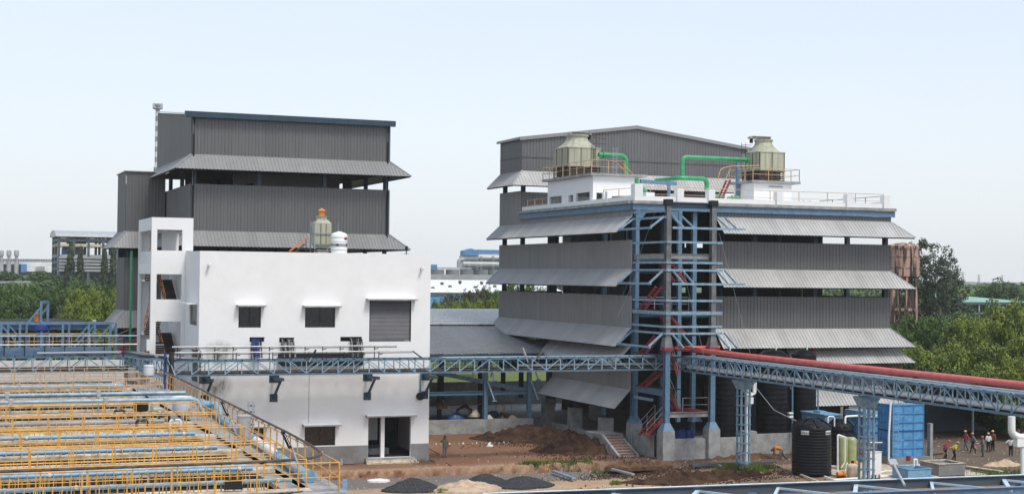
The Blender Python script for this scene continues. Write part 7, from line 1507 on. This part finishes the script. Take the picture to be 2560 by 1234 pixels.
def by_px(px, ytop, Y, kind, label, name='tree', group=None, wpx=None, hs=None, base=0, low=2.0):
    """a tree standing at depth Y whose crown reaches the photo height ytop"""
    p = PY(px, ytop, Y); Hm = {'cone': 13.2, 'airy': 15.0}.get(kind, 5.4) + low; H_ = p.z - base
    dist = (p - CP).dot(fw); R_ = {'cone': 2.5, 'airy': 4.6}.get(kind, 4.5)
    if wpx: s = wpx / F * dist / (2 * R_); hs_ = H_ / (Hm * s)
    else: s = H_ / Hm; hs_ = 1
    return tree(name, label, kind, p.x, Y, s, hs_, group, base, low=low)
RG = 'trees of the dense green wood at the right'
places = ['by the lower canopy tips of the grey building', 'just right of the lowest canopy', 'beneath the green roofed shed', 'left of the bright front trees', 'in the second row', 'at the right edge', 'over the lean-to', 'behind the workers', 'above the red pipe']
R_list = [(2245, 850, 150, 'mid', 130), (2300, 800, 160, 'mid', 150), (2360, 802, 156, 'mid', 150), (2420, 806, 148, 'bright', 150), (2530, 768, 140, 'bright', 170), (2480, 800, 150, 'bright', 160), (2380, 782, 175, 'mid', 170), (2280, 870, 140, 'bright', 150), (2350, 880, 134, 'bright', 170), (2440, 860, 130, 'bright', 170), (2520, 850, 126, 'bright', 190), (2250, 905, 132, 'dark', 130), (2310, 930, 128, 'dark', 150), (2390, 935, 124, 'mid', 170), (2560, 830, 124, 'bright', 170), (2480, 920, 120, 'bright', 170), (2555, 900, 112, 'bright', 150), (2300, 900, 145, 'mid', 150), (2590, 780, 150, 'mid', 170), (2440, 790, 170, 'mid', 140), (2250, 790, 185, 'olive', 120), (2225, 830, 165, 'dark', 100), (2370, 850, 145, 'bright', 140), (2500, 1010, 117, 'dark', 130), (2530, 980, 115, 'mid', 130)]
RL = ['mid green tree touching the lower right canopy tips of the grey building', 'mid green tree below the weathered water tower legs', 'mid green tree rising left below the green roofed shed', 'bright tree in front of the green roofed shed, left one', 'tallest bright clumpy tree near the right edge', 'bright tree just left of the tallest clumpy tree', 'round green tree at the left end of the green roof', 'bright tree beside the lowest canopy tip', 'bright tree above the red pipe, left of the middle', 'bright tree above the red pipe in the middle of the wood', 'bright tree above the red pipe near the right edge',
 'dark tree tucked under the lowest canopy', 'dark tree between the lowest canopy and the red pipe', 'mid green tree low above the red pipe over the lean-to', 'bright tree cut by the right edge, upper one', 'bright low tree above the red pipe and the workers', 'bright low tree cut by the right edge, just above the red pipe', 'mid green tree behind the tree touching the canopies', 'tree cut by the right edge beside the tallest clumpy tree', 'tree in front of the posts of the green roofed shed', 'olive brown bush under the water tower', 'dark tree directly at the right wall of the grey building', 'bright tree in the centre of the wood', 'dark tree hanging behind the group of workers', 'mid green tree behind the white pipes at the right edge']
for i, (px, yt, Y, kd, w) in enumerate(R_list):
    by_px(px, yt, Y, kd, RL[i], 'leafy_tree', RG, wpx=w, low=.6)
by_px(2325, 592, 195, 'airy', 'tall airy grey-green tree beside the weathered water tower', 'tall_tree', wpx=150); by_px(2365, 640, 200, 'airy', 'right-hand lower part tree leaning out beside the tall airy tree', 'tall_tree', wpx=120); by_px(2275, 600, 205, 'airy', 'airy tree rising directly behind the water tower', 'tall_tree', wpx=110)
# left side
LG = 'trees of the green belt at the left'
Lp = [(20, 715, 300, 'mid', 120), (80, 705, 290, 'mid', 120), (140, 712, 300, 'dark', 110), (60, 740, 240, 'dark', 150), (0, 745, 230, 'mid', 150), (190, 705, 280, 'mid', 110), (235, 700, 290, 'dark', 100), (280, 705, 280, 'dark', 100), (120, 750, 230, 'dark', 130), (200, 733, 205, 'bright', 110), (255, 738, 200, 'bright', 120), (150, 775, 215, 'olive', 70), (300, 740, 205, 'mid', 100), (330, 700, 300, 'dark', 100), (50, 765, 205, 'dark', 120), (110, 690, 420, 'dark', 110), (20, 690, 430, 'dark', 130)]
for i, (px, yt, Y, kd, w) in enumerate(Lp): by_px(px, yt, Y, kd, '%s tree %s' % ({'mid': 'mid green', 'bright': 'bright green', 'dark': 'dark green', 'olive': 'dusty green'}[kd], ['below the far stacks at the left edge', 'left of the two conifers in the back row', 'at the foot of the left conifer', 'big rounded crown left of the blue portal', 'cut by the left edge, front row', 'between the conifer pairs', 'below the right conifer', 'touching the grey annex, back row', 'behind the blue portal', 'left half of the brightest pair in front', 'right half of the brightest pair by the annex', 'low dusty one behind the orange motor', 'behind the annex canopy', 'hidden mostly behind the stair tower', 'front row above the black shed roof', 'far row below the grey plant building', 'far row at the left edge'][i]), 'broad_tree', LG, wpx=w)
for px, yt, w, lab in ((178, 606, 44, 'tall conifer in front of the far frame building, left of a close pair'), (201, 618, 38, 'tall conifer in front of the far frame building, right of a close pair'), (262, 618, 40, 'dark tall conifer left of the grey annex canopy'), (284, 612, 36, 'dark tall conifer touching the grey annex canopy'), (166, 662, 36, 'short conifer at the left foot of the conifer pair')): by_px(px, yt, 330, 'cone', lab, 'conifer', 'tall conifers at the left', wpx=w, low=.5)
# middle gap
Mp = [(1100, 748, 210, 'bright', 70), (1140, 762, 205, 'bright', 60), (1120, 738, 240, 'olive', 60), (1165, 735, 230, 'olive', 80), (1195, 728, 225, 'olive', 80), (1215, 712, 235, 'mid', 60), (1185, 760, 203, 'bright', 90), (1230, 757, 203, 'bright', 60), (1085, 770, 200, 'mid', 60), (1245, 735, 240, 'mid', 70), (1300, 712, 230, 'mid', 120), (1360, 716, 240, 'mid', 120)]
for i, (px, yt, Y, kd, w) in enumerate(Mp): by_px(px, yt, Y, kd, '%s tree behind the shed roofs, %s' % ({'mid': 'mid green', 'bright': 'yellow-green', 'olive': 'olive brown'}[kd], ['next to the white building', 'low, second from the left', 'dull crown behind the left bright one', 'dull crown in the middle', 'largest dull crown', 'tallest one at the right', 'wide low one in front', 'low one at the right end', 'lowest at the left', 'at the grey building edge', 'seen through the left openings of the grey building', 'seen through the second opening of the grey building'][i]), 'leafy_tree', 'trees between the buildings', wpx=w)
# far wood masses, too many to count
def wood(label, x0, x1, Y, ytop, n, seed, mats=('low',), dz=0):
    random.seed(seed); b = None; vs = []; fs = []
    me = bpy.data.meshes.new('far_wood'); src = CM['low'][seed % 2]; sv = [v.co.copy() for v in src.vertices]; sf = [tuple(p.vertices) for p in src.polygons]
    for k in range(n):
        px = x0 + (x1 - x0) * (k + random.random()) / n; y = Y * random.uniform(.93, 1.08); p = PY(px, ytop + random.uniform(-3, 6), y); s = max(p.z, 3) / 5.0 * random.uniform(.85, 1.0); w = s * random.uniform(1.0, 1.5); a = random.uniform(0, 6.28); ca, sa = math.cos(a) * w, math.sin(a) * w; o = len(vs)
        vs += [(p.x + v.x * ca - v.y * sa, y + v.x * sa + v.y * ca, v.z * s) for v in sv]; fs += [tuple(i + o for i in f) for f in sf]
    me.from_pydata(vs, [], fs); me.materials.append(src.materials[0]); o = bpy.data.objects.new('far_wood', me); COL.objects.link(o); return tag(o, label, 'wood', None, 'stuff')
wood('hazy green wood on the far left horizon', -60, 330, 520, 688, 16, 1); wood('wood below the far left plant', -60, 340, 380, 696, 16, 2)
wood('distant wood at the right horizon', 2300, 2640, 900, 708, 24, 3); wood('green belt beyond the green roofed shed', 2330, 2640, 420, 712, 16, 4); wood('dark tree line behind the green roofed shed', 2380, 2640, 330, 718, 10, 5)
wood('tree line on the far horizon in the middle', 1040, 1500, 800, 694, 16, 6); wood('far tree line behind the buildings at the right', 1900, 2330, 600, 705, 16, 7)
by_px(2500, 700, 300, 'dark', 'larger dark green tree behind the ridge of the green roofed shed', 'broad_tree', wpx=130)
# distant hills on the horizon
hl_ = MB(); pts_ = []
for k in range(110):
    px = -300 + k * 29; p = PY(px, 676 + px * .0115 + 1 - 9 * max(0, mn.noise(V(k * .15, 3, 0)) + .25), 2150); pts_.append(p)
for k in range(109):
    a, c = pts_[k], pts_[k + 1]; q0, q1 = V(a.x, 2100, -.1), V(c.x, 2100, -.1); hl_.face([q0, q1, c, a]); hl_.face([a, c, V(c.x, 2350, -.1), V(a.x, 2350, -.1)])
struct(hl_.build('distant_hills', M['hill'], None))

# ================================================================ far buildings
def fbox(root, name, x0, x1, y0, y1, Y, dep, m): 
    a, c = PY(x0, y1, Y), PY(x1, y0, Y); b = MB(); b.box(a.x, c.x, Y, Y + dep, a.z, c.z); return b.build(name, M[m], root)
Yf = 450.0
FP = thing('frame_factory', 'far open steel frame factory with a white curved roof at the left', 'factory', PY(215, 690, Yf)); FP.location.z = 0; ORG[FP.name].z = 0
fz = lambda y: PY(220, y, Yf).z
x0, x1 = PY(147, 640, Yf).x, PY(330, 640, Yf).x
b = MB(); n = 8
for k in range(n):
    a0, a1 = math.pi * k / n, math.pi * (k + 1) / n; w = 11; b.face([(x0 - 1, Yf - 1 + w - w * math.cos(a0), fz(592) + 2.0 * math.sin(a0)), (x1 + 1, Yf - 1 + w - w * math.cos(a0), fz(592) + 2.0 * math.sin(a0)), (x1 + 1, Yf - 1 + w - w * math.cos(a1), fz(592) + 2.0 * math.sin(a1)), (x0 - 1, Yf - 1 + w - w * math.cos(a1), fz(592) + 2.0 * math.sin(a1))])
b.face([(x0 - .9, Yf - 1 + 11 - 11 * math.cos(math.pi * k / n), fz(592) + 2.0 * math.sin(math.pi * k / n)) for k in range(n + 1)]); b.build('roof', M['galv'], FP)
for k in range(6):
    x = x0 + (x1 - x0) * k / 5
    for y in (Yf, Yf + 10, Yf + 20): bar(FP, 'column', V(x, y, 0), V(x, y, fz(592)), .7, .7, M['fardark'])
for yy, m_ in ((600, 'fardark'), (613, 'cream'), (640, 'fargrey'), (656, 'fardark'), (672, 'fardark')):
    for dy in (0, 20): bar(FP, 'floor_beam', V(x0, Yf + dy, fz(yy)), V(x1, Yf + dy, fz(yy)), .6, .8, M[m_])
    bar(FP, 'floor_beam', V(x0, Yf, fz(yy)), V(x0, Yf + 20, fz(yy)), .6, .8, M[m_])
b = MB(); b.box(x0 + .5, x1, Yf + 8, Yf + 9, 2, fz(640)); b.build('dark_core', M['fardark'], FP)
for yy in (644, 652, 660, 668, 676): bar(FP, 'louvre_band', V(x0, Yf - .4, fz(yy)), V(x1, Yf - .4, fz(yy)), .3, .55, M['fargrey'])
random.seed(4)
for k in range(9):
    x = random.uniform(x0 + 2, x1 - 2); b = MB(); r = random.uniform(.8, 1.8); zz = random.choice((fz(613), fz(640))); b.lathe((x, Yf + 4, zz), [(r * .6, 0), (r, .5), (r, 2.2), (r * .3, 2.9)], 10); b.build('vessel', M[random.choice(('fargrey', 'farblue', 'fardark', 'farwhite'))], FP, smooth=True)
Yg = 620.0
FS = thing('stack_plant', 'far plant with three short silver stacks at the left edge', 'plant', PY(40, 690, Yg)); FS.location.z = 0; ORG[FS.name].z = 0
for px in (3, 22, 41):
    p = PY(px, 655, Yg); b = MB(); b.lathe((p.x, Yg, 0), [(.9, 0), (.9, PY(px, 650, Yg).z), (.6, PY(px, 647, Yg).z), (.6, PY(px, 640, Yg).z), (.95, PY(px, 640, Yg).z + .1), (.95, PY(px, 628, Yg).z), (.7, PY(px, 625, Yg).z)], 12); b.build('stack', M['fargrey'], FS, smooth=True)
fbox(FS, 'pipe_rack', -20, 135, 648, 652, Yg, 4, 'fargrey'); fbox(FS, 'pipe_rack', -20, 135, 656, 659, Yg, 4, 'farwhite')
for k in range(24): px = -10 + k * 6.3; a = PY(px, 652, Yg - 1); bar(FS, 'rack_post', a, V(a.x, a.y, PY(px, 647, Yg).z), .25, .25, M['fardark'])
fbox(FS, 'dark_base', -20, 140, 655, 690, Yg + 5, 20, 'fargrey'); fbox(FS, 'blue_bay', 52, 67, 660, 680, Yg - 2, 5, 'farblue'); fbox(FS, 'white_bay', 67, 118, 660, 678, Yg - 1, 5, 'farwhite'); fbox(FS, 'doorway', 90, 112, 666, 678, Yg - 1.6, .4, 'fargrey'); fbox(FS, 'white_bay', 118, 150, 662, 680, Yg - 1, 5, 'farwhite')
for (xa, xb) in ((-10, 70),): 
    T = thing('far_truss', 'small pale lattice bridge among the trees at the left edge', 'bridge', PY(0, 720, 340)); a = PY(-10, 705, 340); c = PY(76, 704, 340)
    bar(T, 'chord', a, c, .4, .4, M['fargrey']); bar(T, 'chord', a - V(0, 0, 1.9), c - V(0, 0, 1.9) - (c - a) * .3, .4, .4, M['fargrey'])
    for k in range(8): q = a.lerp(c, k / 8); bar(T, 'member', q, q.lerp(c, .0) - V(-(k % 2) * 1.0, 0, 1.9), .25, .25, M['fargrey'])
# middle gap factories
Yb_ = 560.0
BF = thing('blue_roof_factory', 'far factory with a blue gabled roof and grey frame floors', 'factory', PY(1200, 690, Yb_)); BF.location.z = 0; ORG[BF.name].z = 0
a, c = PY(1161, 638, Yb_), PY(1197, 638, Yb_); mid = PY(1179, 621, Yb_); zt = PY(1180, 627, Yb_).z
b = MB(); P5 = [(a.x, Yb_, a.z), (c.x, Yb_, a.z), (c.x, Yb_, zt), (mid.x, Yb_, mid.z), (a.x, Yb_, zt)]; b.poly(P5 + [(x, Yb_ + 5, z) for x, _, z in P5], [(0, 1, 2, 3, 4), (9, 8, 7, 6, 5), (2, 7, 8, 3), (3, 8, 9, 4), (1, 6, 7, 2), (4, 9, 5, 0)]); b.build('gable', M['farblue'], BF)
fbox(BF, 'roof', 1197, 1330, 626, 634, Yb_ + 1, 5, 'farblue'); fbox(BF, 'panel_band', 1161, 1197, 639, 648, Yb_ + .5, 6, 'fargrey')
for px in (1155, 1162, 1175, 1195, 1205, 1235, 1265, 1295): p = PY(px, 640, Yb_); bar(BF, 'column', V(p.x, Yb_ + 1, 0), V(p.x, Yb_ + 1, p.z), .9, .9, M['fargrey'])
for yy in (634, 643, 650, 656, 662, 668): p, q = PY(1158, yy, Yb_), PY(1330, yy, Yb_); bar(BF, 'floor_beam', V(p.x, Yb_ + .6, p.z), V(q.x, Yb_ + .6, p.z), .5, (.5 if yy != 656 else .9), M['farwhite' if yy == 656 else 'fardark' if yy in (650, 668) else 'fargrey'])
fbox(BF, 'dark_core', 1158, 1330, 648, 690, Yb_ + 8, 3, 'fardark')
b = MB(); b.tube(bend([PY(1147, 668, Yb_ - 3), PY(1147, 649, Yb_ - 3), PY(1160, 649, Yb_ - 3)], 1.5), .8, 8); b.build('duct', M['fargrey'], BF, smooth=True)
T = thing('blue_silo_house', 'small far blue block beside the white building edge', 'building', PY(1083, 690, 540)); T.location.z = 0; ORG[T.name].z = 0; fbox(T, 'walls', 1060, 1093, 661, 690, 540, 12, 'farblue')
T = thing('drum_hall', 'far row of pale grey round-walled tanks below the blue roofed factory', 'tank row', PY(1160, 695, 500)); T.location.z = 0; ORG[T.name].z = 0
for k, px in enumerate((1107, 1145, 1182, 1219, 1250)): p = PY(px, 686, 500); b = MB(); b.lathe((p.x, 506, 0), [(2.4, 0), (2.4, PY(px, 674, 500).z), (2.5, PY(px, 673, 500).z)], 16); b.build('tank', M['fargrey'], T, smooth=True)
fbox(T, 'base_wall', 1075, 1260, 687, 700, 498, 2, 'fargrey'); fbox(T, 'top_rail', 1095, 1180, 669, 671, 509, 1, 'fargrey')
YW_ = 330.0
T = thing('white_warehouse', 'wide white roofed warehouse with roof ventilators and a blue wall', 'warehouse', PY(1160, 760, YW_)); T.location.z = 0; ORG[T.name].z = 0
a, c = PY(1000, 730, YW_), PY(1420, 730, YW_)
b = MB(); b.poly([(a.x, YW_, a.z), (c.x, YW_, a.z), (c.x + 20, YW_ + 60, a.z + 1.6), (a.x, YW_ + 60, a.z + 1.6)], [(0, 1, 2, 3)]); b.poly([(a.x, YW_ + 60.5, a.z + 1.2), (c.x + 20, YW_ + 60.5, a.z + 1.2), (c.x + 30, YW_ + 110, a.z + 2.6), (a.x, YW_ + 110, a.z + 2.6)], [(0, 1, 2, 3)]); b.build('roof', M['farwhite'], T)
b = MB(); b.box(a.x, c.x, YW_ + .3, YW_ + .6, 0, a.z - .3); b.build('blue_wall', M['blue'], T); b = MB(); b.box(a.x, c.x, YW_ + .1, YW_ + .29, a.z - .7, a.z - .02); b.build('gutter', M['fardark'], T)
for (px, py, vl) in ((1082, 722, 'leftmost, low on the slope'), (1105, 710, 'near the ridge, second from the left'), (1125, 718, 'third from the left'), (1150, 706, 'on the ridge in the middle'), (1188, 720, 'low on the slope, third from the right'), (1204, 708, 'near the ridge behind the olive tree'), (1237, 717, 'rightmost')):
    zr_ = a.z + 1; q = PY(px, py, YW_ + (734 - py) * 2.2); T2 = thing('roof_ventilator', 'turbine ventilator on the white warehouse roof, ' + vl, 'ventilator', q, 'ventilators on the white warehouse roof'); b = MB(); b.lathe(q - V(0, 0, .3), [(.35, -.4), (.35, .2), (.5, .35), (.55, .6), (.3, .85), (.02, .9)], 10); b.build('turbine', M['bark'], T2, smooth=True)
# weathered water tower
Yv_ = 185.0; c0 = PY(2257, 640, Yv_); rr = (PY(2291, 640, Yv_).x - PY(2222, 640, Yv_).x) / 2 * .93
WT = thing('water_tower', 'weathered pink and black concrete water tower behind the right end of the grey building', 'water tower', (c0.x, Yv_, 0)); zt, zb_ = PY(2257, 608, Yv_).z, PY(2257, 690, Yv_).z
b = MB(); b.lathe((c0.x, Yv_, 0), [(rr * .6, zb_ - .5), (rr, zb_), (rr, zb_ + 1.5), (rr, zt - .8), (rr * 1.06, zt - .7), (rr * 1.06, zt - .4), (rr * .5, zt), (.02, zt + .1)], 24); b.build('tank', M['pink'], WT, smooth=True)
for k in range(12): a_ = k * math.pi / 6; bar(WT, 'rib', V(c0.x + rr * math.cos(a_), Yv_ + rr * math.sin(a_), zb_), V(c0.x + rr * math.cos(a_), Yv_ + rr * math.sin(a_), zt - .7), .2, .2, M['pink'])
for z in (zb_ + 1.2, zb_ + 2.8, zt - .9): b = MB(); b.lathe((c0.x, Yv_, z), [(rr + .07, 0), (rr + .09, .1), (rr + .07, .2)], 24); b.build('ring_band', M['pink'], WT, smooth=True)
for k in range(6): a_ = k * math.pi / 3 + .2; x, y = c0.x + rr * .85 * math.cos(a_), Yv_ + rr * .85 * math.sin(a_); bar(WT, 'leg', V(x, y, 0), V(x, y, zb_), .38, .38, M['pink'])
for z in (zb_ * .33, zb_ * .68):
    for k in range(6): a0, a1 = k * math.pi / 3 + .2, (k + 1) * math.pi / 3 + .2; bar(WT, 'ring_beam', V(c0.x + rr * .85 * math.cos(a0), Yv_ + rr * .85 * math.sin(a0), z), V(c0.x + rr * .85 * math.cos(a1), Yv_ + rr * .85 * math.sin(a1), z), .3, .35, M['pink'])
# green roofed shed
Yg2 = 240.0; T = thing('green_roof_shed', 'long open shed with a pale green roof beyond the right-hand trees', 'shed', PY(2450, 790, Yg2)); T.location.z = 0; ORG[T.name].z = 0
a, c = PY(2330, 754, Yg2), PY(2590, 756, Yg2); r_ = PY(2380, 733, Yg2 + 12).z
b = MB(); b.poly([(a.x, Yg2, a.z), (c.x, Yg2, a.z), (c.x - 14, Yg2 + 14, r_), (a.x + 2, Yg2 + 14, r_), (a.x, Yg2 + 28, a.z), (c.x, Yg2 + 28, a.z)], [(0, 1, 2, 3), (3, 2, 5, 4), (1, 5, 2)]); b.build('roof', M['greenroof'], T)
b = MB(); b.box(a.x, c.x, Yg2 + .05, Yg2 + .3, a.z - .45, a.z - .02); b.build('fascia', M['fardark'], T)
for k in range(12): x = a.x + (c.x - a.x) * k / 11; bar(T, 'post', V(x, Yg2 + .3, 0), V(x, Yg2 + .3, a.z), .22, .22, M['fargrey'])
bar(T, 'rail', V(a.x, Yg2 + .3, a.z - 2.2), V(c.x, Yg2 + .3, a.z - 2.2), .15, .15, M['fargrey']); b = MB(); b.box(a.x, c.x, Yg2 + 20, Yg2 + 20.3, 0, a.z - 1); b.build('rear_wall', M['fardark'], T)
# pylons
for px, yt, yb in ((2407, 678, 705), (2447, 685, 705), (2505, 687, 706)):
    Yp2 = 1500; p = PY(px, yb, Yp2); q = PY(px, yt, Yp2); T = thing('power_pylon', 'faint lattice power pylon on the right horizon, %s' % {2407: 'tallest at the left', 2447: 'middle one', 2505: 'rightmost'}[px], 'pylon', (p.x, Yp2, 0), 'power pylons on the horizon')
    for s_ in (-1, 1): bar(T, 'leg', V(p.x + s_ * 3, Yp2, 0), V(p.x, Yp2, q.z), .6, .6, M['fargrey'])
    for k in range(3): z = q.z - 1.5 - k * 2.6; bar(T, 'cross_arm', V(p.x - 4 + k * .3, Yp2, z), V(p.x + 4 - k * .3, Yp2, z), .4, .4, M['fargrey'])
# ================================================================ haze
hz = MB(); hz.box(-2450, 2450, -320, 2450, -1.2, 56); hm = bpy.data.materials.new('haze_air'); hm.use_nodes = True; t = hm.node_tree; t.nodes.clear(); o = t.nodes.new('ShaderNodeOutputMaterial'); v = t.nodes.new('ShaderNodeVolumePrincipled')
v.inputs['Density'].default_value = .00012; v.inputs['Color'].default_value = (.97, .985, 1, 1); v.inputs['Anisotropy'].default_value = 0; t.links.new(v.outputs[0], o.inputs['Volume'])
h_ = hz.build('haze', hm, None, base=(0, 0, 0)); h_['kind'] = 'stuff'; h_['label'] = 'pale haze in the air over the whole site'
